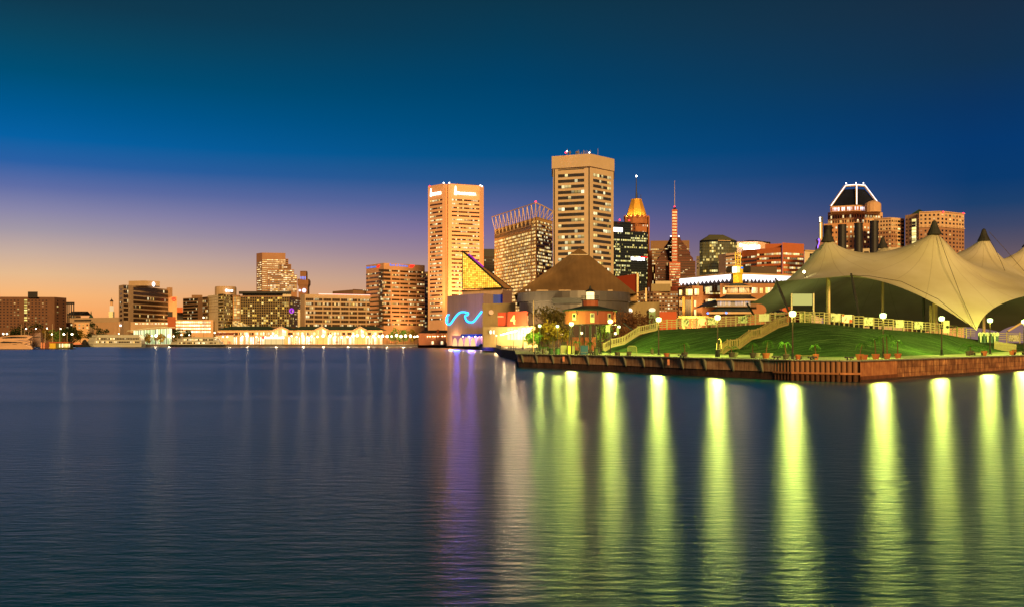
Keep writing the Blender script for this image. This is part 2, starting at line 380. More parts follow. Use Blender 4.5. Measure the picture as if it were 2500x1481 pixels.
qw = empty('harbour_wall', E[9], 'rust-stained promenade wall with bracketed bays, round steel piles and stone blocks', 'quay wall')
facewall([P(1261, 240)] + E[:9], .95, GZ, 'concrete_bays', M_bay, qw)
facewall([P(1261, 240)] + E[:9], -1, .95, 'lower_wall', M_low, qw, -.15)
facewall(E[8:12], -1, GZ, 'backing_plate', M_low, qw, -.35)
facewall(E[11:13], -1, GZ, 'streaked_plate', M_smooth, qw)
facewall(E[12:], -1, GZ, 'stone_blocks', M_stone, qw)
mb = MB()      # brackets between the bays: a triangular fin, wide at the top
A0 = [P(1261, 240)] + E[:9]; s = along(A0); pos = 3.0
def at_s(pts, s, v):
    for i in range(len(pts) - 1):
        if v <= s[i + 1] or i == len(pts) - 2:
            d = (pts[i + 1] - pts[i]).normalized(); return pts[i] + d * (v - s[i]), d
pos = s[1] + 2.0
while pos < s[-1] - 1:
    q, d = at_s(A0, s, pos); n = Vector((d.y, -d.x, 0))
    for k in (-.14, .14): pass
    a, b = q - d * .13, q + d * .13
    vs = [(*(p + n * w).xy, z) for p in (a, b) for w, z in ((0, GZ), (.52, GZ), (.14, 1.0), (0, .8))]
    mb.add(vs, [(0, 1, 2, 3), (7, 6, 5, 4), (0, 4, 5, 1), (1, 5, 6, 2), (2, 6, 7, 3)]); pos += 5.2
mb.build('brackets', wall('bracket_concrete', '70705c', .8, .15, 1), qw)
mb = MB(); PE = [P(1893, 117)] + E[8:12]; mb2 = MB(); s = along(PE); pos = .2     # round sheet piles, one continuous wall of ribs
while pos < s[-1]:
    q, d = at_s(PE, s, pos); mb.lathe((q.x, q.y, 0), [(.27, .80), (.27, GZ - .06)], 10); mb2.lathe((q.x, q.y, 0), [(.25, -1), (.25, .799)], 10); pos += .60
mb.build('sheet_piles', M_pile, qw, smooth=False); mb2.build('pile_feet', streak('wet_steel', '2c1c14', '5c3c2a', '785038', 3, .3), qw)
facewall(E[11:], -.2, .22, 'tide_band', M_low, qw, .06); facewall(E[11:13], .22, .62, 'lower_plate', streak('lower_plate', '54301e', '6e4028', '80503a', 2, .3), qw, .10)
facewall(PE, .80, 1.02, 'waler', wall('rusty_waler', 'b8784c', .8, .3, 2), qw, .36)
mb = MB()
for a, b in zip(([P(1261, 240)] + E)[:-1], ([P(1261, 240)] + E)[1:]): mb.slab(a, b, GZ - .002, GZ + .14, .45 if a.y < 300 else .1, .5)
mb.build('coping', M_cope, qw, fix=False)
mb = MB()
for px in (1380, 1636):
    i = [k for k, q in enumerate(EDGE) if q[0] <= px][-1]; f_ = (px - EDGE[i][0]) / (EDGE[i + 1][0] - EDGE[i][0]); d = EDGE[i][1] * (1 - f_) + EDGE[i + 1][1] * f_
    p = P(px, d); p -= Vector((.3, .15, 0)); mb.box(p.x - .16, p.y - .35, 1.3, p.x + .16, p.y - .3, 2.1)
mb.build('number_plate', wall('plate', 'd88860', .6, .05, 1), qw)

# ------------------------------------------------------------------ promenade and the grass mound
def tab(T_, x):
    if x <= T_[0][0]: return T_[0][1:]
    for a, b in zip(T_[:-1], T_[1:]):
        if x <= b[0]: f = (x - a[0]) / (b[0] - a[0]); return tuple(u * (1 - f) + v * f for u, v in zip(a[1:], b[1:]))
    return T_[-1][1:]
TOE = [(1470, 859.5, 178), (1560, 861, 168), (1700, 862.5, 157), (1800, 864, 149), (1935, 868.5, 141), (2050, 870.5, 135), (2150, 869.5, 138), (2300, 864.5, 152), (2370, 861.5, 164), (2500, 855.5, 188), (2620, 852, 208)]
TOP = [(1470, 857, 190), (1490, 850, 192), (1520, 838, 191), (1560, 820, 189), (1600, 805, 187), (1700, 800, 183), (1800, 795, 179), (1870, 790, 173), (1935, 785, 166), (2000, 788, 163), (2050, 793, 162), (2100, 799, 162), (2200, 806, 170), (2300, 814, 180), (2350, 823, 187), (2420, 833, 195), (2500, 841, 205), (2620, 848, 220)]
def toe(px): y, d = tab(TOE, px); return Vector((X(px, d), d, max(GZ + .004, Z(y, d))))
def top(px): y, d = tab(TOP, px); return Vector((X(px, d), d, Z(y, d)))
def edge_d(px): return tab([(a, b) for a, b in EDGE], px)[0]
def prom_z(px, d):
    e = edge_d(px); tt = toe(px)
    if px < 1470: return GZ + .01
    return GZ + .01 + (tt.z - GZ) * min(1, max(0, (d - e) / (tt.y - e)))
PXS = list(range(1470, 2621, 10))
mb = MB(); vs = []; fs = []
for px in PXS:
    tt = toe(px); e = P(px, edge_d(px) + .1, GZ + .006); vs += [e, e.lerp(tt, .5), tt]
for i in range(len(PXS) - 1):
    for k in (0, 1): a = i * 3 + k; fs.append((a, a + 3, a + 4, a + 1))
tag(MB().add(vs, fs).build('promenade', M_prom), kind='structure')
m, t, o = newmat('mown_grass'); g = N(t, 'ShaderNodeTexCoord'); mp = N(t, 'ShaderNodeMapping'); mp.inputs['Scale'].default_value = (.35, 3.2, .35); mp.inputs['Rotation'].default_value = (0, 0, R(52))
t.links.new(g.outputs['Object'], mp.inputs[0])
n1 = N(t, 'ShaderNodeTexNoise', inp={'Scale': .5, 'Detail': 5.0, 'Roughness': .7}); t.links.new(mp.outputs[0], n1.inputs['Vector'])
n2 = N(t, 'ShaderNodeTexNoise', inp={'Scale': 6.0, 'Detail': 3.0}); t.links.new(g.outputs['Object'], n2.inputs['Vector'])
k = mth(t, 'ADD', mth(t, 'MULTIPLY', n1.outputs[0], .7), mth(t, 'MULTIPLY', n2.outputs[0], .3))
b = N(t, 'ShaderNodeBsdfPrincipled', inp={'Roughness': .9, 'Specular IOR Level': .1}); t.links.new(ramp(t, k, [(.38, '1e3216'), (.5, '38552a'), (.64, '5e7a46')], 'LINEAR'), b.inputs['Base Color'])
bp = N(t, 'ShaderNodeBump', inp={'Strength': .9, 'Distance': .12}); t.links.new(k, bp.inputs['Height']); t.links.new(bp.outputs[0], b.inputs['Normal'])
t.links.new(b.outputs[0], o.inputs[0]); M_grass = m
vs = []; fs = []; nt = 14; cols = nt + 3
for px in PXS:
    a = toe(px); c = top(px)
    for j in range(nt):
        u = j / (nt - 1); w = u * u * (3 - 2 * u) * .55 + u * .45; q = a.lerp(c, u); q.z = a.z + (c.z - a.z) * w + (.05 * math.sin(px * .21 + j * 1.7) if 0 < j < nt - 1 else 0); vs.append(q)
    for e, zz in ((8, 0), (60, 0), (75, -4)): q = c * (1 + e / c.y); q.z = max(GZ + .03, c.z + zz); vs.append(q)
for i in range(len(PXS) - 1):
    for j in range(cols - 1): a = i * cols + j; fs.append((a, a + cols, a + cols + 1, a + 1))
tag(MB().add(vs, fs).build('lawn_mound', M_grass, smooth=True, fix=False), kind='structure')

# ------------------------------------------------------------------ city materials
B_brick = wall('dark_brick', '6e4c3a', .85, .12, .2)
B_tan = wall('tan_concrete', 'b89a7c', .8, .08, .1)
B_cream = wall('cream_stone', 'd8c4a4', .8, .08, .1)
B_brown = wall('brown_stone', '8c6a50', .8, .1, .1)
B_pink = wall('salmon_stone', 'd8ac84', .8, .08, .1)
B_orange = wall('pale_granite', 'e8c0a0', .75, .06, .06)
B_conc = wall('pale_concrete', 'cdb79c', .8, .07, .06)
B_dark = wall('dark_cladding', '2c2826', .5, .15, .1)
B_glass = wall('dark_glass', '20262a', .2, .2, .1, spec=.6)
B_red = wall('red_brick', 'b4603c', .85, .1, .2)
B_roof = wall('roof_felt', '3a3430', .9, .15, .1)
B_green = wall('green_copper_roof', '2e4438', .6, .15, .15)
B_slate = wall('slate_roof', '3b3634', .6, .2, .3)
B_steel = wall('pale_steel', 'd8b888', .5, .08, .2, metal=.2)
B_yellow = wall('yellow_panel', 'd8b438', .6, .06, .4)
B_awn = wall('blue_awning', '1c4a9a', .7, .1, .5)
W_res = win('flat_windows', lit=.22, run=1, single=.5, s=1.1, dark='241a18', col='ffb050', col2='ffe28a', mull=0)
W_resd = win('flat_windows_dim', lit=.10, run=1, single=.6, s=.9, dark='33241f', col='d08850', col2='ffe28a', mull=0)
W_off = win('office_band', lit=.46, run=4, s=1.35, dark='3a2a1c', mcol='8a5a34', mull=.12)
W_offd = win('office_band_dim', lit=.24, run=3, s=1.1, dark='3a2c20', mcol='7a5a3c', mull=.12)
W_offb = win('office_band_bright', lit=.62, run=5, s=1.5, dark='3a2a1c', mcol='c89858', mull=.1, glow=.1)
W_gal = win('tower_glass_lit', lit=.6, run=3, s=1.15, dark='4a3418', mcol='d8a058', mull=.2, glow=.30, col='ffb84c', col2='ffe89c', single=.5, rough=.5)
W_wtc = win('ribbon_glass', lit=.28, run=3, s=1.25, dark='2e251c', mcol='3a2c20', mull=.1, col='e8c060', col2='fff4c0', glow=.02, single=.6)
W_blk = win('black_glass', lit=.13, run=6, s=1.2, dark='10161a', mcol='3a4240', mull=.16, vm=.12, col='ffe070', col2='fff8b0', single=.3)
W_blkl = win('black_glass_lit', lit=.85, run=9, s=1.25, dark='10161a', mcol='3a4240', mull=.16, vm=.3, col='ffe070', col2='fff8b0')
W_htl = win('hotel_grid_glass', lit=.14, run=1, s=1.0, dark='2c2418', mcol='96804c', mull=.2, vm=.14, col='ffc848', col2='ffe890', single=.5)
W_brz = win('bronze_glass', lit=.05, run=2, s=1.1, dark='2a1c18', mcol='5a3c30', mull=.12, vm=.1, single=.9, rough=.7)
W_shop = win('shop_glass', lit=.72, run=1, s=2.2, dark='8a5c34', mcol='c8a070', mull=.12, col='ffc070', col2='fff0d0', glow=.28)
W_room = win('room_glass', lit=.9, run=3, s=1.9, dark='6a5030', mcol='7a5c38', mull=.1, col='ffd060', col2='fff0b8', glow=.15)
W_pag = win('pavilion_glass', lit=.5, run=4, s=.55, dark='3c3430', mcol='8a7058', mull=.16, vm=.1, col='c8c8e8', col2='ffc890', glow=.12)
W_park = win('garage_opening', lit=.9, run=5, s=1.9, dark='6a5a38', mcol='c08850', mull=.1, col='ffe890', col2='fff6d0', glow=.4)
E_white = emi('white_light', 'fff4e8', 7, False); E_red = emi('red_beacon', 'ff2030', 9, False); E_warm = emi('warm_light', 'ffd890', 14, False)
E_sign = emi('white_sign', 'fff0ec', 4, False); E_pinkn = emi('pink_neon', 'ffb0a0', 3, False); E_blue = emi('blue_sign', '1878e8', 1.6, False)
E_rsign = emi('red_sign', 'ff2a20', 2.2, False); E_purple = emi('purple_sign', 'b040d8', 1.4, False)

# ------------------------------------------------------------------ the skyline, from the western shore round to the east
b = Bld('apartment_block', 'wide dark brick apartment block behind the marina with one stair of lit windows', 'apartment block', [(-90, 724), (133, 725), (162, 727)], 1180, B_brick, D=30)
b.vol('roof_plant_room', [(68, 1182), (92, 1182)], 712, 726, 1182, B_dark)
b.grid(0, 729, 800, 24, 10, .45, .42, W_resd, m=(0, .93), skip=lambda c, r: c in (16,))
b.grid(0, 729, 784, 1, 9, .8, .62, win('stair_glass', lit=1, run=1, s=1.6, mull=0, col='ffd860', col2='fff090'), m=(.664, .702), name='stair_window', off=.25)
b.grid(1, 729, 800, 2, 10, .25, .4, W_resd); b.done()
b = Bld('stadium_building', 'low dark hall with a pitched roof beside an open scoreboard frame', 'stadium building', [(163, 768), (197, 768)], 1500, B_brown)
A, B_ = b.p[0], b.p[1]; z = b.z; mb = MB(); mb.add([(A.x, A.y - 2, z), (B_.x, B_.y - 2, z), (B_.x + 3, B_.y + 18, z + 6), (A.x, A.y + 18, z + 6), (B_.x, B_.y + 40, z), (A.x, A.y + 40, z)], [(0, 1, 2, 3), (3, 2, 4, 5), (1, 4, 2), (0, 3, 5), (0, 5, 4, 1)]); mb.build('roof', B_roof, b.root)
b.rows(0, 770, 776, 1, .5, W_offd); b.done()
fr_ = empty('scoreboard', P(172, 1460, GZ), 'open black scoreboard frame of posts and a beam above the hall roof', 'scoreboard'); mb = MB()
for px in (164, 168.5, 174, 180): mb.bar(P(px, 1460, GZ), PP(px, 738, 1460), 1.2)
mb.build('post_frame', B_dark, fr_); MB().bar(PP(162, 740, 1459), PP(181, 740, 1459), 2.5, 3.5).build('beam', B_dark, fr_)
b = Bld('warehouse', 'long low grey-brown hall below the small dome', 'warehouse', [(170, 776), (290, 774)], 1420, B_tan); b.on('roof_band', 0, (.1, .45), 780, 784, B_roof); b.done()
b = Bld('warehouse', 'orange-lit low warehouse behind the marina trees', 'warehouse', [(160, 787), (218, 787)], 1250, B_pink); b.grid(0, 789, 803, 6, 2, .4, .5, W_off); b.done()
b = Bld('warehouse', 'plain salmon warehouse next to the tan hotel', 'warehouse', [(230, 787), (292, 785)], 1240, B_pink); b.done()
r_ = empty('domed_tower', P(222.5, 1500, GZ), 'small pale domed cupola rising over the low roofs', 'cupola'); c = P(222.5, 1500, GZ)
MB().lathe(c, [(2.6, 0), (2.6, Z(777, 1500) - GZ)], 10).build('drum', B_cream, r_); zz = Z(777, 1500) - GZ
MB().lathe(c, [(3.1, zz), (3, zz + 2), (2, zz + 4.5), (.8, zz + 6), (.7, zz + 9), (.05, zz + 12)], 10).build('dome', B_green, r_)
r_ = empty('church_tower', P(272.5, 1500, GZ), 'slender white church tower with lit stages and a small dark cap', 'church tower'); c = P(272.5, 1500, GZ)
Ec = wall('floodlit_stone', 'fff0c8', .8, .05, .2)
h1, h2, h3, h4 = (Z(y, 1500) - GZ for y in (775, 756, 746, 736))
MB().lathe(c, [(4.6, 0), (4.6, h1), (4.4, h1 + .1), (4.4, Z(760, 1500) - GZ)], 4, R(45)).build('base_stage', Ec, r_)
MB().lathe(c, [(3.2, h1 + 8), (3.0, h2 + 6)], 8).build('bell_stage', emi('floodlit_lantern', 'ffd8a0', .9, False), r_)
MB().lathe(c, [(2.2, h2 + 5), (2.1, h4)], 8).build('lantern_stage', B_pink, r_)
MB().lathe(c, [(2.9, h4), (2.2, h4 + 1.5), (.4, h4 + 3.5), (.1, h4 + 6)], 8).build('cap', B_dark, r_)

# tan hotel with horizontal glass strips
b = Bld('hotel', 'tan hotel with curved strips of dark glass and a pale emblem on its crown', 'hotel', [(290, 697), (302, 695), (314, 696), (411, 706)], 1130, B_tan)
W_hd = win('hotel_strip_dim', lit=.07, run=1, s=1.1, dark='33251a', mcol='4a3828', mull=.15, single=.8); b.rows(0, 702, 786, 8, .5, W_hd, m=(.25, .7)); b.rows(1, 697, 784, 8, .72, W_hd, m=(0, .9)); b.rows(2, 699, 786, 8, .68, win('hotel_glass', lit=.05, run=1, s=1.1, dark='33251a', mcol='54402e', mull=.2, single=.8), pane=3, m=(.11, .99))
b.vol('crown', [(314, 1135), (352, 1128), (390, 1140)], 686, 698, 1135, B_tan)
e = MB().lathe((0, 0, 0), [(2.1, 0), (2.1, .3)], 14).build('emblem', E_sign, b.root); e.rotation_euler = (R(90), 0, 0); e.scale = (.8, 1.25, 1); e.location = PP(375, 694, 1129) - b.root.location
b.vol('podium', [(290, 1126), (420, 1126)], 785, 812, 1126, B_tan, D=3); b.done()
A = P(294, 1124); strokes(A, (1, 0), Z(796, 1124), 10, 2.0, E_sign, b.root, 7, off=2.5); strokes(A + Vector((4, 0, 0)), (1, 0), Z(799.5, 1124), 5.5, 1.2, E_sign, b.root, 4, off=2.5)
for i in range(9): b.put('podium_window', MB().slab(P(330 + i * 9, 1126), P(337 + i * 9, 1126), Z(791, 1126), Z(788, 1126), .2, uv=(i, i + 3, nextv())), W_shop)
b = Bld('hotel', 'slim orange-lit hotel slab with a red ringed swirl emblem', 'hotel', [(411, 724), (432, 724)], 1210, B_pink, D=20)
b.vol('rounded_shaft', [(407, 1212), (414, 1206), (421, 1212)], 702, 725, 1212, B_pink)
mb = MB(); c = PP(424.5, 730, 1208)
mb.tube([c + Vector((2.6 * math.cos(a), 0, 1.9 * math.sin(a))) for a in [k * math.pi / 8 for k in range(17)]], .3); mb.tube([c + Vector((-1.2, 0, .9)), c + Vector((-1.0, 0, -.9)), c + Vector((0, 0, .6)), c + Vector((1, 0, -.4)), c + Vector((.9, 0, .9))], .3)
mb.build('emblem', E_rsign, b.root); b.done()
b = Bld('office_block', 'very low dark rooftop block beside the ringed emblem slab', 'office block', [(380, 760), (447, 761)], 1200, B_dark); b.vol('red_box', [(432, 1196), (446, 1196)], 750, 762, 1196, B_red); b.done()
b = Bld('office_block', 'dark brown office block with a stepped top and a few lit rooms', 'office block', [(447, 728), (483, 726), (507, 724)], 1180, B_brown)
b.vol('plant_room', [(468, 1185), (494, 1185)], 720, 728, 1185, B_brown); b.rows(0, 729, 788, 8, .7, win('black_band', lit=.06, run=1, s=1.1, dark='181413', mcol='2a2220', single=1)); b.rows(1, 727, 788, 8, .7, W_offd, m=(.5, 1)); b.done()
b = Bld('parking_garage', 'low parking garage with brightly lit open decks', 'parking garage', [(424, 780), (521, 780)], 1120, B_pink, D=35)
b.rows(0, 782, 813, 4, .55, W_park, m=(.0, .93), pane=2.5); b.vol('stair_tower', [(409, 1117), (429, 1117)], 773, 812, 1117, B_red); b.done()
# twin hotel of glass
b = Bld('hotel', 'pale hotel wing with a blank striped end wall and a round signed crown', 'hotel', [(507, 722), (533, 719), (546, 718), (568, 722)], 1150, B_cream)
for k in range(6): b.on('panel_joint', 0, (0, 1), 727 + k * 7, 727.6 + k * 7, B_brown, off=.15)
b.rows(1, 720, 805, 12, .8, W_htl, pane=3); b.rows(2, 721, 805, 12, .8, W_htl, pane=3)
c = P(551, 1165); zc0, zc1 = Z(720, 1165), Z(702, 1165); MB().lathe((c.x, c.y, 0), [(12.3, zc0), (12.3, zc1), (11.8, zc1 + .1), (11.8, zc1 + 1)], 20).build('round_crown', B_tan, b.root)
strokes(P(556, 1151), (1, 0), Z(712, 1152), 6, 2.0, E_sign, b.root, 6, off=.5); e = MB().lathe((0, 0, 0), [(1.5, 0), (1.5, .3)], 10).build('sign_disc', E_sign, b.root); e.rotation_euler = (R(90), 0, 0); e.location = PP(553, 709, 1151) - b.root.location; b.done()
b = Bld('hotel_atrium', 'glass atrium shaft between two hotel wings', 'atrium', [(568, 720), (586, 720)], 1146, B_brown); b.rows(0, 724, 778, 8, .75, W_gal, pane=4, m=(.1, .95))
mb = MB(); q = [PP(567, 782, 1142), PP(584, 782, 1142), PP(610, 796, 1120), PP(567, 796, 1120)]; mb.quad(*[q[3], q[2], q[1], q[0]], uv=[(0, 0), (14, 0), (10, 5), (0, 5)]).build('sloped_glazing', W_gal, b.root, fix=False); b.done()
b = Bld('hotel', 'long dark glass hotel gridded with panes and a purple clock emblem', 'hotel', [(586, 722), (706, 722), (718, 724), (735, 727)], 1135, B_brown, D=30)
b.rows(0, 725, 797, 12, .94, W_htl, pane=2.6, m=(.01, .99)); b.rows(1, 726, 797, 12, .9, W_htl, pane=3); b.rows(2, 728, 797, 12, .5, W_offd)
b.vol('roof_slab', [(583, 1130), (711, 1130)], 711, 716, 1130, B_dark); b.vol('roof_storey', [(592, 1138), (690, 1138)], 715, 723, 1138, B_dark); b.vol('cream_box', [(690, 1134), (711, 1134)], 715, 724, 1134, B_cream)
mb = MB(); c = PP(712, 758, 1131)
mb.tube([c + Vector((2.2 * math.cos(a), 0, 2.4 * math.sin(a))) for a in [k * math.pi / 8 for k in range(17)]], .7); mb.bar(c, c + Vector((1.6, 0, 1.6)), .5); mb.bar(c, c + Vector((-1.6, 0, .9)), .5); mb.build('clock_emblem', E_purple, b.root); b.done()
# stepped tower
b = Bld('office_tower', 'reddish office tower stepping down like stairs to one side', 'office tower', [(626, 619), (640, 617), (697, 618)], 1350, wall('rose_granite', 'a87858', .6, .1, .1))
steps = [(704, 632), (711, 645), (718, 658), (725, 671)]
for k, (px, yt) in enumerate(steps): b.vol('setback', [(640 + k * 6, 1346 - 4 * k), (px, 1346 - 4 * k)], yt, 800, 1346 - 4 * k, b.wm, D=30)
for k, (px, yt) in enumerate(steps):
    d = 1346 - 4 * k; n = int((714 - yt) / 4.6)
    for r in range(n):
        y = yt + 2 + r * 4.6
        W = W_offd if y < 658 else W_offb; x0 = 640 + k * 6 + 1.5
        b.put('window_band', MB().slab(P(x0, d), P(px - 1, d), Z(y + 2.2, d), Z(y, d), .2, uv=(0, 14, nextv())), W)
b.rows(0, 640, 716, 14, .4, W_offb, m=(.1, .9)); b.rows(1, 634, 716, 17, .38, W_offd); b.done()
# clock tower with battlements
r_ = empty('clock_tower', P(741, 1340, GZ), 'brown crenellated clock tower with lit clock faces and blue-lit slits', 'clock tower')
ct = wall('clock_tower_brick', '94684c', .85, .12, .2); p0, p1 = P(729, 1340), P(751, 1340)
MB().box(p0.x, 1340, GZ, p1.x, 1352, Z(700, 1340)).build('shaft', ct, r_)
mb = MB().box(p0.x - 1.3, 1338.5, Z(694, 1340), p1.x + 1.3, 1353.5, Z(684, 1340)); MB().prism([(p0.x, 1340), (p1.x, 1340), (p1.x, 1352), (p0.x, 1352)], Z(700.2, 1340), Z(694, 1340), [(p0.x - 1.3, 1338.5), (p1.x + 1.3, 1338.5), (p1.x + 1.3, 1353.5), (p0.x - 1.3, 1353.5)]).build('corbels', ct, r_)
for k in range(7): x = p0.x - 1.3 + k * 2.15; mb.box(x, 1338.6, Z(684.1, 1340), x + 1.1, 1353.4, Z(681, 1340))
mb.build('battlement', ct, r_)
q0, q1 = P(733, 1342), P(748, 1342); mb = MB().box(q0.x, 1341, Z(684, 1340), q1.x, 1350, Z(664, 1340))
for k in range(4): x = q0.x + k * 2.3; mb.box(x, 1340.9, Z(664.1, 1340), x + 1.2, 1350.1, Z(661.5, 1340))
mb.build('upper_stage', ct, r_)
for k in range(4): MB().box(q0.x + .7 + k * 2.0, 1340.7, Z(683, 1340), q0.x + 1.5 + k * 2.0, 1341.2, Z(675, 1340)).build('slit_light', emi('slit_blue', '7098ff', 1.6, False) if k == 0 else bpy.data.materials['slit_blue'], r_)
for px, w in ((742.5, 2.8), (732, 1.5)):
    o_ = MB().lathe((0, 0, 0), [(w, 0), (w, .4)], 16).build('clock_face', bpy.data.materials.get('clock_light') or emi('clock_light', 'f8e8ff', 1.6, False), r_); o_.rotation_euler = (R(90), 0, 0); o_.location = PP(px, 709, 1339.5) - r_.location
# long office block with pink neon eave
b = Bld('office_block', 'long six-storey office block with a pink neon line on its roof edge', 'office block', [(733, 719), (744, 718), (938, 722)], 1120, B_tan, D=35)
b.rows(1, 726, 800, 7, .62, W_offd, pane=2.2, m=(.01, .99), split=[(k / 9, k / 9 + .1) for k in range(9)])
b.on('neon_line', 1, (.17, 1), 717.2, 718.4, E_pinkn, off=.8); b.on('sign_box', 1, (.9, .998), 721, 726.5, E_sign, off=.9)
b.vol('end_fin', [(727, 1112), (733, 1112)], 755, 800, 1112, B_cream, D=4); b.done()
b = Bld('office_block', 'plain dark rooftop slab behind the neon-edged office block', 'office block', [(812, 711), (862, 707), (897, 709)], 1200, B_brown); b.rows(1, 709.5, 712, 1, .6, B_cream if False else W_offd); b.done()
# bank block
b = Bld('office_tower', 'broad orange-tan office tower with a blue and red bank sign near its roof', 'office tower', [(894, 648), (937, 642), (1037, 648)], 1150, wall('bank_granite', 'd8a078', .75, .05, .06), D=45)
b.rows(0, 666, 800, 14, .40, W_offd, pane=2, m=(0, .92)); b.rows(1, 661, 797, 14, .42, win('bank_band', lit=.30, run=4, s=1.2, dark='3a2a1c', mcol='8a6238', mull=.12), pane=2, m=(.19, .99), split=[(0, .235), (.255, .49), (.51, .74), (.76, 1)])
b.rows(1, 661, 797, 14, .56, W_offd, pane=2, m=(-.12, .15), name='corner_window', off=.9)
bs = b
def banksign(px0, px1, y0, y1, i):
    A, B = b.p[i], b.p[i + 1]; f = lambda px: A.lerp(B, (px - (1250 + A.x / A.y * F)) / ((1250 + B.x / B.y * F) - (1250 + A.x / A.y * F)))
    a, c = f(px0), f(px1); u = (c - a).normalized(); L = (c - a).length; z0, z1 = b.zy(y1), b.zy(y0)
    text('Bank of America', a, u, z0 + .8, L * .72, (z1 - z0) * .7, E_blue, b.root)
    mb = MB(); e = a + u * L * .78
    for k in range(3):
        zz = z0 + .3 + k * (z1 - z0) * .3; s_ = L * .16
        mb.slab(e + u * k * s_ * .15, e + u * (s_ + k * s_ * .2), zz, zz + (z1 - z0) * .22, .5)
    mb.build('flag_mark', E_rsign, b.root)
banksign(951, 1011, 648, 656, 1); banksign(896, 928, 651, 658, 0); b.done()
b = Bld('office_tower', 'narrow strip of a tower between the bank block and the tallest orange tower', 'office tower', [(1030, 664), (1046, 663)], 1260, B_orange); b.rows(0, 668, 800, 16, .5, W_offd); b.done()
# tall orange tower with white sign
TA = wall('insurance_granite', 'f0b890', .7, .04, .05)
b = Bld('office_tower', 'tall orange tower with notched corners and a white spire sign at its top', 'office tower', [(1045, 455), (1049, 454.5), (1080, 449), (1087, 448), (1088, 450.5), (1093, 450.5), (1094, 448), (1102, 449), (1171, 453.5), (1181, 456)], 960, TA, D=40, ref=3)
b.rows(1, 482, 783, 31, .40, W_off, pane=1.8, m=(.03, 1)); b.rows(7, 482, 783, 31, .40, W_off, pane=1.8, m=(.01, .99))
def tsign(i, m0, m1, yb, yt, ytx):
    A, B = b.face(i, (m0, m1)); u = (B - A).normalized(); L = (B - A).length; z0, z1, z2 = b.zy(yb), b.zy(yt), b.zy(ytx)
    w = L * .11; n = Vector((u.y, -u.x, 0)) * .6; a = A + n
    MB().add([(a.x, a.y, z0), *[(p.x, p.y, z) for p, z in ((a + u * w, z0), (a + u * w * .62, z1), (a + u * w * .4, z1))]] + [(p.x, p.y, z) for p, z in ((a - n, z0), (a + u * w - n, z0), (a + u * w * .62 - n, z1), (a + u * w * .4 - n, z1))], [(0, 1, 2, 3), (0, 4, 5, 1), (1, 5, 6, 2), (2, 6, 7, 3), (3, 7, 4, 0)]).build('spire_logo', E_sign, b.root)
    text('TRANSAMERICA', A + u * w * 1.15, u, z0 + .3, L - w * 1.3, (z2 - z0), E_sign, b.root)
tsign(7, .10, .88, 474.5, 453, 467.5); tsign(1, .06, .95, 474.5, 455, 467)
mb = MB()
for i in range(46): q = b.p[7].lerp(b.p[8], random.random()); q = q * 1.003; mb.bar((q.x, q.y, b.z), (q.x, q.y, b.z + random.uniform(.5, 1.6)), .35)
mb.build('roof_aerials', B_dark, b.root)
for px, yy in ((1049, 456), (1083, 448), (1097, 448), (1173, 454), (1177, 456)): c = PP(px, yy - 1, 957); MB().lathe(c, [(.2, -.7), (.75, 0), (.2, .7)], 6).build('beacon', E_white if px > 1060 else E_red, b.root)
b.done(); BTA = b
b = Bld('office_tower', 'dark unlit tower slab wedged between two bright towers', 'office tower', [(1178, 608), (1207, 608)], 1100, B_dark); b.rows(0, 625, 800, 24, .5, W_brz); b.done()
# gallery tower with truss crown
GT = wall('tower_mullion', 'dcae74', .7, .06, .08)
b = Bld('office_tower', 'bright yellow-lit tower with an open steel truss crown', 'office tower', [(1207, 561), (1297, 534), (1309, 530), (1349, 541)], 860, GT, D=45, ref=2)
b.rows(0, 560.5, 800, 28, .62, W_gal, pane=1.7, m=(.01, .99)); 
b.rows(0, 536, 556, 3, .8, win('crown_glass', lit=.03, run=2, s=1, dark='2a1c12', mcol='7a5830', mull=.22), pane=3, m=(.01, .99), name='crown_window')
b.rows(1, 536, 800, 31, .55, W_gal, pane=1.8, m=(.1, .9)); b.rows(2, 536, 800, 31, .55, W_off, pane=1.8, m=(.05, .98))
mb = MB(); A = b.p[0]; A = P(1207, A.y); Bq = b.p[2]; Cq = b.p[3]; zt = b.zy(497); zl = b.zy(530)
oA, oB, oC = A + Vector((-2.4, -4, 0)), Bq + Vector((-.5, -4, 0)), Cq + Vector((4, -4, 0)); n = 11
for k in range(n):
    f0, f1, fm = k / n, (k + 1) / n, (k + .5) / n
    lo = A.lerp(Bq, fm); lo = Vector((lo.x, lo.y - .6, b.zy(530) - 6)); t0, t1 = oA.lerp(oB, f0), oA.lerp(oB, f1)
    t0 = Vector((t0.x, t0.y, zt)); t1 = Vector((t1.x, t1.y, zt)); mb.bar(t0, lo, .42); mb.bar(t1, lo, .42); mb.bar(t0, t1, .7); nl = A.lerp(Bq, min(1, (k + 1.5) / n)); mb.bar(lo, (nl.x, nl.y - .6, b.zy(530) - 6), .5); mb.bar(t0.lerp(lo, .5), t1.lerp(lo, .5), .3)
    i0 = A.lerp(Bq, f0) + Vector((0, 22, 0)); mb.bar(t0, (i0.x, i0.y, zl + 2), .4)
n = 5
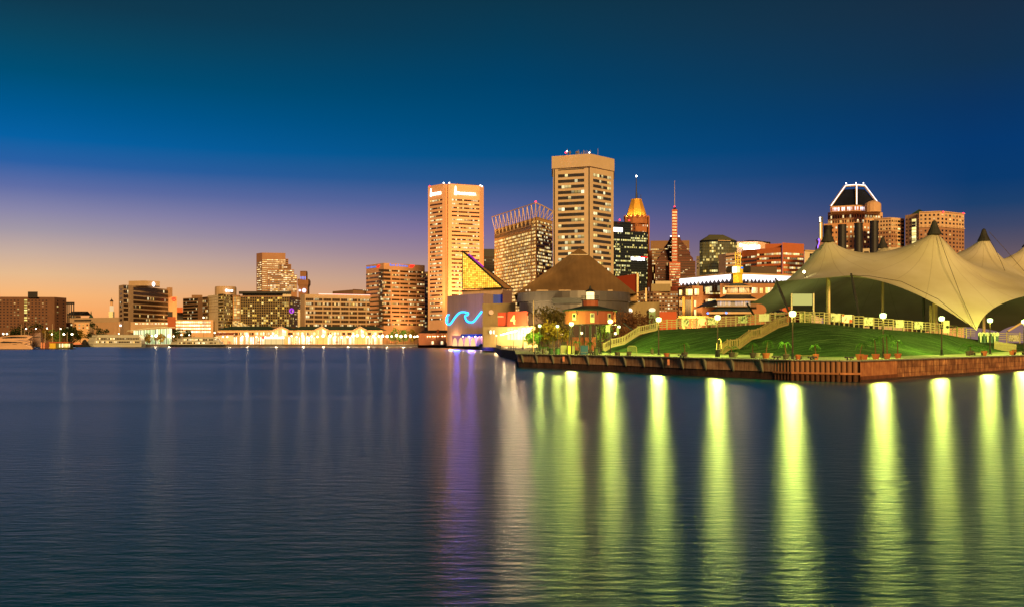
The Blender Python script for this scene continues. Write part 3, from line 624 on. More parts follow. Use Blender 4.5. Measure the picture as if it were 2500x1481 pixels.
for k in range(n):
    f0, f1 = k / n, (k + 1) / n; d0_, d1_ = -5.5 * f0 ** 1.3, -5.5 * f1 ** 1.3
    t0, t1 = oB.lerp(oC, f0), oB.lerp(oC, f1); t0 = Vector((t0.x, t0.y, zt + d0_)); t1 = Vector((t1.x, t1.y, zt + d1_)); lo = Bq.lerp(Cq, f0); lo = Vector((lo.x, lo.y - .6, zl)); lo1 = Bq.lerp(Cq, f1); lo1 = Vector((lo1.x, lo1.y - .6, zl))
    mb.bar(t0, t1, .8); mb.bar(t0, lo, .5); mb.bar(t1, lo, .45); mb.bar(lo, lo1, .6)
mb.build('truss_crown', B_steel, b.root); c = Vector((oB.x, oB.y, zt + 1)); MB().lathe(c, [(.2, -.7), (.8, 0), (.2, .7)], 6).build('beacon', E_red, b.root); b.done()
# pentagonal tower
WT = wall('trade_concrete', 'ccb08e', .8, .05, .05)
b = Bld('office_tower', 'tallest pale concrete tower with wide ribbon windows and a blank boxed cap', 'office tower', [(1350, 411), (1441, 405.5), (1498, 417)], 700, WT, D=38, ref=1)
zc = b.z; b2 = [P(1347, b.p[0].y - 1.0), P(1440.5, b.p[1].y - 2.5), P(1500, b.p[2].y - 1.0)]; b2 += [b2[2] * 1.05, b2[0] * 1.05]
MB().prism(b2, b.zy(407.5), b.zy(377)).build('cap', WT, b.root)
b.rows(0, 410, 412.5, 1, .8, B_dark, m=(.14, .84), name='louvre')
b.rows(0, 419, 694, 20, .56, W_wtc, pane=2.3, m=(.14, .84)); b.rows(1, 419, 688, 20, .54, W_wtc, pane=2.3, m=(.12, .88))
for i, mm in ((0, (.955, .985)), (0, (.02, .05))): b.on('corner_slot', i, mm, 409, 700, B_dark, off=.06)
mb = MB()
for k in range(14): q = P(random.uniform(1375, 1460), 705, zc); h = random.uniform(2, 5); z0 = b.zy(377); mb.bar((q.x, q.y, z0), (q.x, q.y, z0 + h), .3)
for px in (1384, 1391, 1409): q = P(px, 704); mb.lathe((q.x, q.y, b.zy(377)), [(.2, 0), (.3, 1.2), (1.1, 2), (.4, 3)], 8)
mb.build('roof_aerials', wall('aerials', '8a7a70', .6, .1, .5), b.root)
for px, y, mt in ((1384, 370, E_white), (1439, 373, E_white), (1381, 373, E_red), (1440, 377, E_red)): c = PP(px, y, 700); MB().lathe(c, [(.15, -.5), (.6, 0), (.15, .5)], 6).build('beacon', mt, b.root)
b.done()
# gold-capped art deco tower
AD = wall('deco_brick', 'b07048', .85, .12, .2)
b = Bld('bank_tower', 'brick tower with a floodlit gold mansard roof and a star-topped mast', 'tower', [(1527, 545), (1552, 541), (1583, 543)], 1080, AD, D=26, ref=1)
b.grid(0, 546, 690, 4, 18, .3, .6, W_off); b.grid(1, 546, 690, 6, 18, .3, .6, W_off, skip=lambda c, r: r == 1)
c = P(1553.5, 1092); c.z = 0; z0 = Z(545, 1080); mb = MB(); mb.lathe(c, [(14.0, z0), (14.0, Z(533, 1080)), (13.2, Z(532, 1080)), (13.2, Z(526, 1080))], 8, R(22.5)); mb.build('parapet', AD, b.root)
mb = MB()
for k in range(16): a = k * math.pi / 8; mb.lathe((c.x + 13.4 * math.cos(a), c.y + 13.4 * math.sin(a), 0), [(.7, Z(533, 1080)), (.8, Z(526, 1080)), (.1, Z(522, 1080))], 5)
mb.build('pinnacles', AD, b.root)
gz0, gz1 = Z(527, 1080), Z(485, 1080); MB().lathe(c, [(12.2, gz0), (9.6, gz0 + (gz1 - gz0) * .45), (6.2, gz1), (6.4, gz1 + .8), (3, gz1 + 1.6)], 8, R(22.5)).build('gold_roof', wall('gold_leaf', 'f0b048', .35, .1, .3, metal=.5), b.root)
mb = MB().tube([(c.x, c.y, gz1), (c.x, c.y, gz1 + 14), (c.x, c.y, Z(427, 1080))], [1.0, .6, .3], 6); mb.tube([(c.x + 5, c.y, gz1), (c.x + 5, c.y, gz1 + 6)], .3); mb.tube([(c.x + 1.6, c.y, gz1), (c.x + 1.6, c.y, gz1 + 8)], .25); mb.build('mast', B_dark, b.root)
MB().lathe((c.x, c.y, Z(426, 1080)), [(.2, -1), (1.1, 0), (.2, 1)], 8).build('star_light', emi('star', 'fff4e0', 20, False), b.root)
for k in range(6):
    a = R(-150 + k * 24); lamp((c.x + 15 * math.cos(a), c.y + 15 * math.sin(a), gz0 - 1), 9000, (1, .62, .22), .6, 'SPOT', (c.x, c.y, gz1 - 5), 70)
b.vol('shoulder', [(1583, 1082), (1586, 1082)], 528, 700, 1082, AD, D=12); b.vol('lower_wing', [(1585, 1075), (1592, 1078)], 612, 720, 1076, AD); b.done()
# black glass tower with signs
b = Bld('office_tower', 'black glass office tower with a white corner sign and a red and white sign', 'office tower', [(1490, 538), (1540, 541), (1540.4, 562), (1580, 563)], 820, B_glass, D=34, ref=0)
for s_ in (b,):
    A, B2, C2 = P(1490, b.p[0].y), P(1540, b.p[1].y), P(1580, b.p[1].y + 6)
b.cnt = 0
for c_ in list(b.root.children): bpy.data.objects.remove(c_)
b.p = [A, B2, C2]; q = [A, B2, A.lerp(B2, 0) * 1.05]
MB().prism([A, B2, B2 * 1.045, A * 1.045], GZ, Z(540, 820)).build('tall_wing', B_glass, b.root); MB().prism([B2 * 1.0002, C2, C2 * 1.045, B2 * 1.044], GZ, Z(562, 820)).build('low_wing', B_glass, b.root)
for r in range(27):
    y = 543 + r * 5.7; w = W_blkl if r in (5, 7, 10, 15, 16) and True else W_blk; v = nextv()
    if r > 3: b.put('window_band', MB().slab(B2, C2, Z(y + 5, 820), Z(y, 820), .12, uv=(26, 46, v)), W_blkl if r in (6, 7, 10, 21) else W_blk)
    b.put('window_band', MB().slab(A, B2, Z(y + 5, 820), Z(y, 820), .12, uv=(0, 25, v)), W_blkl if r in (7, 10, 16, 20) else W_blk)
MB().slab(A.lerp(B2, .1), A.lerp(B2, .58), Z(565, 820), Z(555, 820), .6).build('white_sign', E_sign, b.root)
strokes(B2.lerp(C2, .01), C2 - B2, Z(634, 820), 13.3, 3.4, E_sign, b.root, 9, off=.5); MB().slab(B2.lerp(C2, .6), C2, Z(626, 820), Z(623.5, 820), .6).build('red_bar', E_rsign, b.root)
for px, yy in ((1513, 537), (1536, 538)): c = PP(px, yy, 818); MB().lathe(c, [(.2, -.6), (.7, 0), (.2, .6)], 6).build('beacon', E_red, b.root)
b.done()
b = Bld('office_tower', 'plain dark slab tower behind the pyramid-shaped tower', 'office tower', [(1588, 588), (1683, 587)], 1160, B_brown); b.rows(0, 606, 690, 12, .4, W_offd); b.done()
b = Bld('office_block', 'small orange brick annex with tall slit windows', 'office block', [(1592, 646), (1616, 646)], 1000, AD); b.grid(0, 650, 700, 6, 3, .35, .75, W_off); b.done()
# pyramid tower with central shaft
r_ = empty('office_tower', P(1647, 980, GZ), 'brown stepped pyramid tower with a slim red central shaft and a needle', 'office tower')
lay = [(1600, 1698, 700, 637), (1605, 1692, 637, 622), (1613, 1685, 622, 608), (1621, 1677, 608, 594), (1629, 1669, 594, 584), (1634, 1662, 584, 577)]
PB = wall('bronze_stone', '7c4c3c', .7, .1, .1); v = 0
for k, (x0, x1, y0, y1) in enumerate(lay):
    d = 975 + k * 5; nx = lay[k + 1] if k + 1 < len(lay) else (1639, 1657, 0, 0)
    a, c = P(x0, d), P(x1, d); a2, c2 = (P(nx[0], d + 4), P(nx[1], d + 4)) if k else (a, c)
    MB().prism([a, c, c * 1.04, a * 1.04], GZ if k == 0 else Z(y0, d), Z(y1, d), [a2, c2, c * 1.04, a * 1.04]).build('tier', PB, r_)
cnt = 0
y = 580
while y < 700:
    L = [q for q in lay if q[3] <= y < q[2]]
    if L:
        x0, x1, y0, y1 = L[0]; k = lay.index(L[0]); d = 975 + k * 5; f_ = (y0 - y) / (y0 - y1) if k else 0; nx = lay[min(k + 1, 5)]; e0 = x0 + (nx[0] - x0) * f_; e1 = x1 + (nx[1] - x1) * f_; dd = d + 4 * f_
        MB().slab(P(e0 + 1, dd), P(1640, dd), Z(y + 2.2, dd), Z(y, dd), .35, 1, uv=(cnt * 31, cnt * 31 + (1640 - e0) / 3, nextv())).build('window_band', W_brz if cnt not in (5, 7) else W_off, r_, fix=False)
        MB().slab(P(1655, dd), P(e1 - 1, dd), Z(y + 2.2, dd), Z(y, dd), .35, 1, uv=(cnt * 17, cnt * 17 + (e1 - 1655) / 3, nextv())).build('window_band', W_brz, r_, fix=False)
        cnt += 1
    y += 3.9
RS = wall('red_shaft', 'c4684c', .75, .08, .1)
sh = MB().prism([P(1640.5, 968), P(1653.5, 968), P(1653.5, 1000), P(1640.5, 1000)], GZ, Z(512, 970)).build('central_shaft', RS, r_)
MB().prism([P(1634, 964), P(1661, 964), P(1661, 973), P(1634, 973)], GZ, Z(640, 964)).build('shaft_base', RS, r_)
for k in range(17): y = 517 + k * 7.3; MB().slab(P(1641.5, 968), P(1652.5, 968), Z(y + 3, 968), Z(y, 968), .2, uv=(k * 7, k * 7 + 4, nextv())).build('shaft_window', W_offd if k != 9 else W_off, r_, fix=False)
for k in range(9): y = 644 + k * 6.4; MB().slab(P(1635, 964), P(1660, 964), Z(y + 2.6, 964), Z(y, 964), .2, uv=(k * 9, k * 9 + 8, nextv())).build('shaft_window', W_off, r_, fix=False)
c = P(1647, 984); MB().lathe((c.x, c.y, 0), [(4.2, Z(512, 970)), (3.9, Z(511, 970)), (.4, Z(501, 970)), (.3, Z(501, 970) + 1)], 4, R(45)).build('shaft_cap', B_dark, r_)
MB().tube([(c.x, c.y, Z(502, 970)), (c.x, c.y, Z(436, 970))], [.35, .15], 5).build('needle', B_steel, r_); MB().lathe((c.x, c.y, Z(500, 970)), [(.2, -.6), (.8, 0), (.2, .6)], 6).build('beacon', E_red, r_)
for px in (1638, 1657): q = PP(px, 577, 970); MB().lathe(q, [(.2, -.5), (.8, 0), (.2, .5)], 6).build('flood_lamp', E_white, r_)
# rounded glass tower with hipped roof
b = Bld('office_tower', 'glass office tower with rounded front and a grey-green hipped roof', 'office tower', [(1708, 589), (1716, 587.5), (1732, 586.5), (1752, 586), (1783, 587), (1799, 589)], 820, B_glass, D=22, ref=3)
W_rnd = win('round_tower_glass', lit=.26, run=5, s=1.1, dark='3c3a2c', mcol='7c7854', mull=.16, vm=.14, col='ffd060', col2='fff0a0', glow=.05)
for i in range(5): b.rows(i, 590, 672, 12, .9, W_rnd, pane=1.6)
mb = MB(); ev = [q * .998 for q in b.p] + [b.p[-1] * 1.03, b.p[0] * 1.03]; rg = [P(1733, 838), P(1764, 838)]; zt = Z(569, 825)
cx = sum((q.x for q in ev)) / len(ev); tops = [Vector((rg[0].x if q.x < cx else rg[1].x, 838, 0)) for q in ev]; mb.prism(ev, b.z + .02, zt, [Vector((q.x + (q.x - cx) * .02 * i, 838 + .2 * i, 0)) for i, q in enumerate(tops)]); mb.build('hipped_roof', wall('lead_roof', '6e6c50', .7, .08, .1), b.root)
b.on('eave', 3, (0, 1), 586, 588, B_steel, off=.6); b.done()
b = Bld('office_block', 'cream annex with lit rows wrapped round the glass tower', 'office block', [(1754, 622), (1772, 619), (1808, 616), (1812, 618)], 790, B_orange, D=20); b.rows(1, 625, 668, 5, .4, W_off); b.rows(2, 625, 668, 3, .35, W_offb); b.done()
b = Bld('office_block', 'slim cream pier with three small windows before the glass tower', 'office block', [(1700, 626), (1708, 625)], 815, B_cream, D=8); b.grid(0, 630, 660, 1, 3, .4, .3, W_resd); b.done()
# orange brick blocks
OB = wall('orange_brick', 'b4643c', .8, .06, .1)
b = Bld('hotel', 'low hip-roofed block with a blazing white illuminated sign', 'hotel', [(1790, 591), (1850, 590), (1878, 593)], 900, B_orange, D=25, ref=1)
c = P(1838, 912); e0, e1 = P(1793, 905), P(1881, 905); MB().prism([e0, e1, e1 * 1.04, e0 * 1.04], b.z, Z(583.5, 905), [P(1828, 918), P(1846, 918), P(1846, 920), P(1828, 920)]).build('hip_roof', B_slate, b.root)
strokes(P(1815, 893), (1, 0), Z(610, 893), 15, 4.8, emi('bright_sign', 'fff6f4', 9, False), b.root, 8, off=.6); e = MB().lathe((0, 0, 0), [(1.6, 0), (1.6, .3)], 10).build('sign_disc', E_warm, b.root); e.rotation_euler = (R(90), 0, 0); e.location = PP(1808.5, 599, 893) - b.root.location
b.rows(0, 616, 650, 3, .4, W_off); b.done()
b = Bld('office_block', 'terraced orange brick office block with lit ribbon windows', 'office block', [(1811, 611), (1848, 609), (1909, 607), (1909.5, 593), (1963, 598)], 760, OB, D=30, ref=2)
for c_ in list(b.root.children): bpy.data.objects.remove(c_)
A = [P(1811, 770), P(1848, 756), P(1909, 744), P(1910, 742), P(1963, 752)]
b.p = A; MB().prism([A[0], A[1], A[2], A[2] * 1.05, A[0] * 1.05], GZ, Z(608, 756)).build('low_wing', OB, b.root); MB().prism([A[3], A[4], A[4] * 1.06, A[3] * 1.06], GZ, Z(592.5, 742)).build('tall_wing', OB, b.root)
MB().prism([P(1868, 762), P(1909, 758), P(1909, 776), P(1868, 776)], Z(610, 756), Z(594, 756)).build('penthouse', OB, b.root)
b.d0 = 750; b.rows(0, 620, 668, 5, .5, W_offd, m=(0, .98)); b.rows(1, 616, 668, 5, .5, W_off, m=(.0, .96)); b.rows(3, 616, 672, 5, .45, W_offb, m=(.04, .96)); b.done()
b = Bld('office_block', 'small cream block with a flat canopy and dark glazing', 'office block', [(1964, 612), (2006, 614)], 720, B_cream, D=20); b.rows(0, 618, 660, 1, .98, W_blk, m=(.3, .85)); b.on('canopy_edge', 0, (-.02, 1), 610.5, 613, B_steel, off=1.2); b.done()
# tower with light-outlined pyramid frame
TB = wall('rose_brick', 'd4a880', .8, .08, .1)
b = Bld('office_tower', 'brick tower crowned by a dark pyramid outlined in white light', 'office tower', [(2021, 519), (2091, 514), (2155, 519)], 900, TB, D=40, ref=1)
b.grid(0, 521, 545, 12, 2, .5, .6, W_off); b.grid(1, 521, 545, 10, 2, .5, .6, W_off)
b.vol('lower_block', [(2011, 880), (2091, 868), (2148, 884)], 545, 700, 874, wall('orange_stone', 'cc9468', .8, .08, .1)); b.p = [P(2011, 880), P(2091, 868), P(2148, 884)]; b.d0 = 874
b.grid(0, 550, 620, 9, 6, .45, .42, W_off); b.grid(1, 550, 620, 7, 6, .45, .42, W_off)
pb = [P(2027, 893), P(2090, 884), P(2148, 894), P(2148, 935), P(2027, 935)]; zb_, zt_ = Z(516, 890), Z(450, 890)
MB().prism(pb, zb_ - .5, Z(503, 890)).build('lantern_storey', TB, b.root)
MB().slab(pb[0], pb[1], Z(515, 888), Z(506, 888), .3, uv=(0, 14, nextv())).build('lantern_glass', win('pink_lantern', lit=.9, run=4, s=2.2, mull=.25, col='ffd8c8', col2='fff0ff', mcol='c08060', dark='a07060'), b.root, fix=False)
MB().slab(pb[1].lerp(pb[2], .02), pb[1].lerp(pb[2], .35), Z(515, 888), Z(506, 888), .3, uv=(20, 25, nextv())).build('lantern_glass', bpy.data.materials['pink_lantern'], b.root, fix=False)
tp = [P(2062, 902), P(2090, 898), P(2111, 902), P(2111, 924), P(2062, 924)]
MB().prism(pb, Z(503, 890) - .2, zt_ - 3, tp).build('pyramid_roof', wall('navy_roof', '0c1020', .8, .1, .1), b.root)
ef = [Vector((q.x, q.y - 1, Z(503, 890))) for q in pb[:3]]; et = [Vector((q.x, q.y - 1, zt_)) for q in tp[:3]]
fm = MB(); lt = MB()
for a, c in zip(ef, et): fm.bar(a, c, 1.6); lt.bar(a + Vector((0, -1, .2)), c + Vector((0, -1, .2)), .5)
for a, c in ((et[0], et[1]), (et[1], et[2])): fm.bar(a, c, 1.6); lt.bar(a + Vector((0, -1, .6)), c + Vector((0, -1, .6)), .5)
fm.build('roof_ribs', B_steel, b.root); lt.build('light_line', emi('frame_light', 'fff4f4', 2.4, False), b.root)
q = P(2131, 880); MB().lathe((q.x, q.y, 0), [(7, Z(519, 880)), (7, Z(500, 880)), (6, Z(496, 880)), (3.5, Z(492, 880)), (.5, Z(490, 880))], 14).build('bow_dome', TB, b.root)
for px in (2066, 2090, 2108): c = PP(px, 447.5, 893); MB().lathe(c, [(.15, -.5), (.6, 0), (.15, .5)], 6).build('beacon', E_white, b.root)
b.done()
# condominium towers
CB = wall('cream_render', 'd8b088', .8, .06, .1); CP = wall('pink_brick', 'a87c60', .85, .08, .15)
b = Bld('apartment_block', 'lower cream and pink apartment wing beside the outlined pyramid tower', 'apartment block', [(2134, 534), (2176, 531), (2190, 532), (2208, 534)], 820, CB, D=25, ref=1)
b.on('brick_base', 0, (0, 1), 563, 660, CP, off=.1); b.on('brick_base', 1, (0, 1), 563, 660, CP, off=.1); b.on('cornice', 0, (0, 1), 531, 533, CB, off=1); b.on('string_course', 0, (0, 1), 561, 563, CB, off=.8)
b.grid(0, 535, 610, 6, 8, .5, .45, W_res); b.grid(1, 535, 610, 3, 8, .5, .5, W_res); b.grid(2, 535, 610, 2, 8, .7, .55, W_blk, name='balcony_window'); b.done()
b = Bld('apartment_block', 'large cream and pink apartment tower with a lit glass stair and dark pyramid roof', 'apartment block', [(2210, 526), (2243, 521), (2244, 519), (2296, 517), (2333, 521), (2354, 523)], 800, CB, D=30, ref=2)
for i in (2, 3, 4): b.on('brick_base', i, (0, 1), 556, 660, CP, off=.1); b.on('string_course', i, (0, 1), 554, 556, CB, off=.8); b.on('cornice', i, (0, 1), 517.5, 519.5, CB, off=1)
b.grid(0, 526, 620, 2, 10, .4, .45, W_resd, m=(0, .5)); b.grid(0, 531, 600, 1, 10, .9, .85, win('stair_lit', lit=1, run=1, s=1.8, mull=0, col='ffd860', col2='fff6b0'), m=(.5, .82), name='stair_window', off=.3)
b.grid(2, 522, 616, 5, 10, .45, .5, W_resd); b.grid(3, 522, 616, 4, 10, .45, .5, W_res); b.grid(4, 522, 616, 3, 10, .45, .5, W_resd)
q = [P(2224, 812), P(2266, 812), P(2266, 830), P(2224, 830)]; MB().prism(q, b.z, Z(508.5, 812), [P(2243, 820), P(2246, 820), P(2246, 822), P(2243, 822)]).build('pyramid_roof', B_green, b.root)
for px in (2303, 2352): c = PP(px, 518 if px < 2320 else 521, 795); MB().lathe(c, [(.15, -.6), (.7, 0), (.15, .6)], 6).build('beacon', E_red, b.root)
b.done()
# four stacks of the old power plant and its hall
b = Bld('power_plant_hall', 'cream roof storey of the old power plant beneath the four black stacks', 'hall', [(2040, 610), (2210, 603)], 500, B_cream, D=30); b.grid(0, 616, 626, 10, 1, .7, .8, W_resd); b.done()
for k, (px, yt, lb) in enumerate(((2021, 551, 'shortest black stack, behind the guitar sign'), (2056, 548.5, 'black smokestack second from the guitar sign'), (2096, 545, 'black smokestack before the orange tower base, third from the guitar sign'), (2134, 539.5, 'tallest black smokestack, farthest from the guitar sign'))):
    d = 490 - k * 6; c = P(px, d); r_ = empty('smokestack', (c.x, c.y, GZ), lb, 'smokestack', 'stacks of the old power plant'); w = 20 / 2 * d / F
    MB().lathe((c.x, c.y, 0), [(w * 1.05, GZ), (w, Z(yt + 2, d))], 20).build('shaft', B_dark if k else wall('stack_steel', '1c1614', .7, .15, .1), r_, smooth=False); MB().lathe((c.x, c.y, 0), [(w * 1.06, Z(yt + 1.9, d)), (w * 1.06, Z(yt, d)), (w * .8, Z(yt, d))], 20).build('rim', B_dark, r_)
# neon guitar sign
d = 470; r_ = empty('guitar_sign', P(2003, d, GZ), 'tall guitar-shaped sign with blue neon outline beside the stacks', 'sign')
def gp(pts): return [(X(px, d), Z(py, d)) for px, py in pts]
body = gp([(1996, 585), (1999, 582), (2002, 586), (2010, 586), (2014, 590), (2015, 600), (2017, 612), (2014, 624), (2006, 625), (1999, 621), (1995, 612), (1994.5, 604), (1998, 596), (1997.5, 590)])
MB().add([(x, d, z) for x, z in body] + [(x, d + 2.5, z) for x, z in body], [tuple(range(14)), tuple(range(14, 28))[::-1]] + [(i, (i + 1) % 14, 14 + (i + 1) % 14, 14 + i) for i in range(14)]).build('body', wall('guitar_red', '7a2c20', .4, .1, .5), r_)
MB().box(X(2002, d), d, Z(586, d), X(2007.5, d), d + 1.5, Z(543, d)).build('neck', wall('guitar_neck', 'c8a060', .5, .1, .5), r_); MB().box(X(2007.5, d), d + .1, Z(586, d), X(2009.5, d), d + 1.4, Z(530, d)).build('neck_side', B_dark, r_)
MB().box(X(2001, d), d - .1, Z(543, d), X(2007.5, d), d + 1.5, Z(529, d)).build('headstock', B_dark, r_)
for k in range(3): MB().lathe(PP(2002.2, 532 + k * 4, d - .4), [(.1, -.3), (.42, 0), (.1, .3)], 8).build('tuning_lamp', E_white, r_)
gpn = gp([(2000, 588), (1996.5, 586), (1998, 583), (2000, 587), (1999, 594), (1996, 602), (1995.5, 610), (1998, 618), (2003, 623)]); MB().tube([(x, d - .5, z) for x, z in gpn], .22, 6).build('neon_outline', emi('violet_neon', '8a60ff', 3.0, False), r_); MB().tube([(X(2002, d), d - .5, Z(583, d)), (X(2002, d), d - .5, Z(545, d))], .2).build('neck_light', emi('neck_glow', 'ffe0a0', 2.2, False), r_)

# ------------------------------------------------------------------ aquarium with the neon wave
AQ = wall('board_marked_concrete', 'b09484', .85, .12, .25, stretch=(1, 1, .12)); AQ2 = wall('olive_concrete', 'a08c64', .85, .1, .15, stretch=(1, 1, .3))
r_ = empty('aquarium', P(1150, 640, GZ), 'concrete aquarium block with a blue neon wave and a lit glass pyramid on top', 'aquarium')
wA, wB = P(1088, 700), P(1180, 575); top_ = Z(720, 640)
wl = [P(1092, 702), P(1168, 590), P(1204, 600), P(1204, 690)]
MB().prism([P(1092, 640), P(1140, 618), P(1180, 604), P(1240, 640), P(1240, 700), P(1092, 720)], GZ, Z(720, 625)).build('concrete_block', AQ, r_)
MB().prism([P(1128, 650), P(1228, 636), P(1240, 700), P(1130, 710)], Z(722, 640), Z(706, 640)).build('upper_storey', AQ, r_)
MB().prism([P(1202, 618), P(1227, 618), P(1227, 640), P(1202, 640)], Z(742, 618), Z(719, 618)).build('blue_panel', wall('blue_panel', '1840a8', .5, .05, .3), r_)
MB().prism([P(1227, 612), P(1250, 612), P(1250, 640), P(1227, 640)], GZ, Z(709, 612)).build('brown_tower', wall('brown_panel', '6a5038', .8, .1, .2), r_)
G = win('pyramid_glazing', lit=1, run=1, s=.95, dark='b09038', mcol='4a3c20', mull=.13, vm=.13, col='ffb830', col2='ffd850', glow=.75)
ap = PP(1129, 613, 645); bl = PP(1129, 706, 645); br = PP(1228, 702, 632); bk = PP(1252, 706, 700); bk2 = PP(1135, 706, 700)
MB().add([bl, br, ap], [(0, 1, 2)], [[(0, 0), (21, 0), (0, 21)]]).build('glass_face', G, r_, fix=False)
MB().add([br, bk, ap], [(0, 1, 2)], [[(30, 0), (37, 0), (30, 21)]]).build('side_face', wall('slatted_side', 'c89048', .5, .15, .3), r_, fix=False)
MB().add([bk, bk2, ap, bl], [(0, 1, 2), (1, 3, 2)]).build('rear_glazing', B_glass, r_, fix=False)
mb = MB(); mb.bar(ap, br, .9); mb.bar(ap, bl, .6); mb.bar(bl, br, .6); mb.bar(ap, bk, .7); mb.build('ridge_frame', B_dark, r_)
o_ = MB().bar(ap.lerp(br, .12) + Vector((.9, 0, .8)), ap.lerp(br, .48) + Vector((1.0, 0, .9)), .8).build('magenta_light', emi('magenta_light', 'c030c0', .8, False), r_)
for q in ((.22, .42), (.42, .34), (.62, .3)): c = bl.lerp(br, q[0] * .75) + Vector((0, 6, (ap.z - bl.z) * q[1] * 1.3)); 
NE = emi('neon_blue', '2a9cff', 4.5, False)
def fz(px): # depth of the block's front at a pixel column
    return tab([(1092, 640), (1140, 618), (1180, 604)], px)[0] - .8
wp = [(1096, 768), (1093, 769), (1090, 776), (1089.5, 784), (1092, 790), (1097, 791), (1102, 787), (1108, 778), (1115, 769), (1122, 763), (1130, 761), (1138, 762.5), (1143, 764), (1141, 768), (1136, 770), (1136, 776), (1140, 783), (1147, 786), (1155, 785), (1161, 779), (1168, 770), (1176, 760)]
def sm(pts, n=4):
    out = []
    for i in range(len(pts) - 1):
        p0, p1, p2, p3 = (Vector(pts[max(0, min(len(pts) - 1, i + k))]) for k in (-1, 0, 1, 2))
        for k in range(n):
            t_ = k / n; out.append(.5 * ((2 * p1) + (p2 - p0) * t_ + (2 * p0 - 5 * p1 + 4 * p2 - p3) * t_ ** 2 + (3 * p1 - p0 - 3 * p2 + p3) * t_ ** 3))
    return out + [Vector(pts[-1])]
mb = MB().tube([PP(q.x, q.y, fz(max(1092, min(1178, q.x)))) for q in sm(wp)], .55, 6); mb.tube([PP(q.x, q.y, fz(1092)) for q in sm([(1100, 771), (1097, 769.5), (1094, 775), (1093, 783), (1096, 786)])], .2, 5)
mb.build('neon_wave', NE, r_)
lamp(P(1115, 580, 5), 22000, (.06, .12, 1), 2.0); lamp(P(1150, 555, 5), 18000, (.22, .12, 1), 2.0); lamp(P(1100, 628, 5), 9000, (1, .55, .3), 1)  # the two blue lights are added off the wall for the neon's water streaks
r2 = empty('pavilion', P(1140, 600, GZ), 'low arched pavilion with a scalloped blue awning and lit arches under the neon wave', 'pavilion')
pv0, pv1 = P(1104, 606), P(1178, 580); ptop = Z(818, 590)
MB().slab(pv0, pv1, GZ, ptop, 0, 8).build('arcade_wall', wall('arcade_render', 'e0a080', .8, .06, .3), r2)
for k in range(5):
    a = pv0.lerp(pv1, (k + .08) / 5); c = pv0.lerp(pv1, (k + .92) / 5); n = 10; vs = []
    u = (c - a); h = 5.0
    pr = Vector((u.y, -u.x, 0)).normalized() * .15
    vs = [Vector((*(a + u * (.5 - .5 * math.cos(math.pi * i / n)) + pr).xy, GZ + h * math.sin(math.pi * i / n))) for i in range(n + 1)]
    MB().poly(vs).build('arch_opening', emi('arch_glow', 'ffc888', 1.3, False) if k == 0 else (bpy.data.materials['arch_glow'] if k < 4 else B_brown), r2, fix=False)
mb = MB(); aw0, aw1 = P(1126, 599), P(1178, 579)
for k in range(6):
    a, c = aw0.lerp(aw1, k / 6), aw0.lerp(aw1, (k + 1) / 6); pr = Vector((-.3, -1, 0)) * 2.2
    mb.add([(a.x, a.y, ptop + .8), (c.x, c.y, ptop + .8), (*(c + pr).xy, ptop - 1.0), (*((a + c) / 2 + pr).xy, ptop - .1), (*(a + pr).xy, ptop - 1.0)], [(0, 1, 2, 3, 4)])
mb.build('awning', B_awn, r2, fix=False)
for k in range(4): q = P(1130 + k * 15, 592 - k * 4.5, Z(819, 590) - .4); MB().lathe(q, [(.1, -.3), (.35, 0), (.1, .3)], 6).build('eave_lamp', E_warm, r2); lamp(q + Vector((0, -1, 0)), 900, (1, .6, .3), .3)
# small gabled pier house and pilings
r2 = empty('pier_house', P(1060, 800, GZ), 'small salmon pier house with a brown roof and a row of star-like bulbs', 'house'); d = 815
a, c = P(1022, d), P(1090, d); zt = Z(812, d); SA = wall('salmon_boards', 'e09070', .8, .06, .3)
MB().prism([a, c, c * 1.02, a * 1.02], GZ, zt).build('wall', SA, r2); MB().add([(a.x - .5, a.y - 1, zt), (c.x, c.y - 1, zt), (c.x, c.y + 8, Z(805, d)), (a.x + 5, a.y + 8, Z(805, d)), (a.x - .5, a.y + 18, zt), (c.x, c.y + 18, zt)], [(0, 1, 2, 3), (3, 2, 5, 4), (0, 3, 4), (1, 5, 2)]).build('roof', B_roof, r2)
MB().box(X(1066, d), d + 1, zt - 1, X(1071, d), d + 5, Z(803.5, d)).build('chimney', B_red, r2)
for px in (1044, 1050, 1057, 1062, 1069, 1080, 1086): MB().lathe(PP(px, 820 + random.uniform(-1, 1), d - 1.5), [(.1, -.3), (.42, 0), (.1, .3)], 6).build('bulb', E_warm, r2)
for px in (1057, 1080): MB().slab(P(px - 5, d - .1), P(px + 2, d - .1), GZ + .5, GZ + 3.2, .2, uv=(0, 3, nextv())).build('window', W_shop, r2, fix=False)
for k in range(22):
    px = 1021 + k * 3.25; c = P(px, 838 + random.uniform(-2, 2), -1); r3 = MB().lathe(c, [(.55, 0), (.5, random.uniform(4.4, 5.2))], 7).build('mooring_pile', wall('pile_wood', '4a2424', .9, .2, .5) if k == 0 else bpy.data.materials['pile_wood'])
    tag(r3, 'dark red timber pile in the close row on the water before the pier house', 'pile', 'timber piles before the pier house')

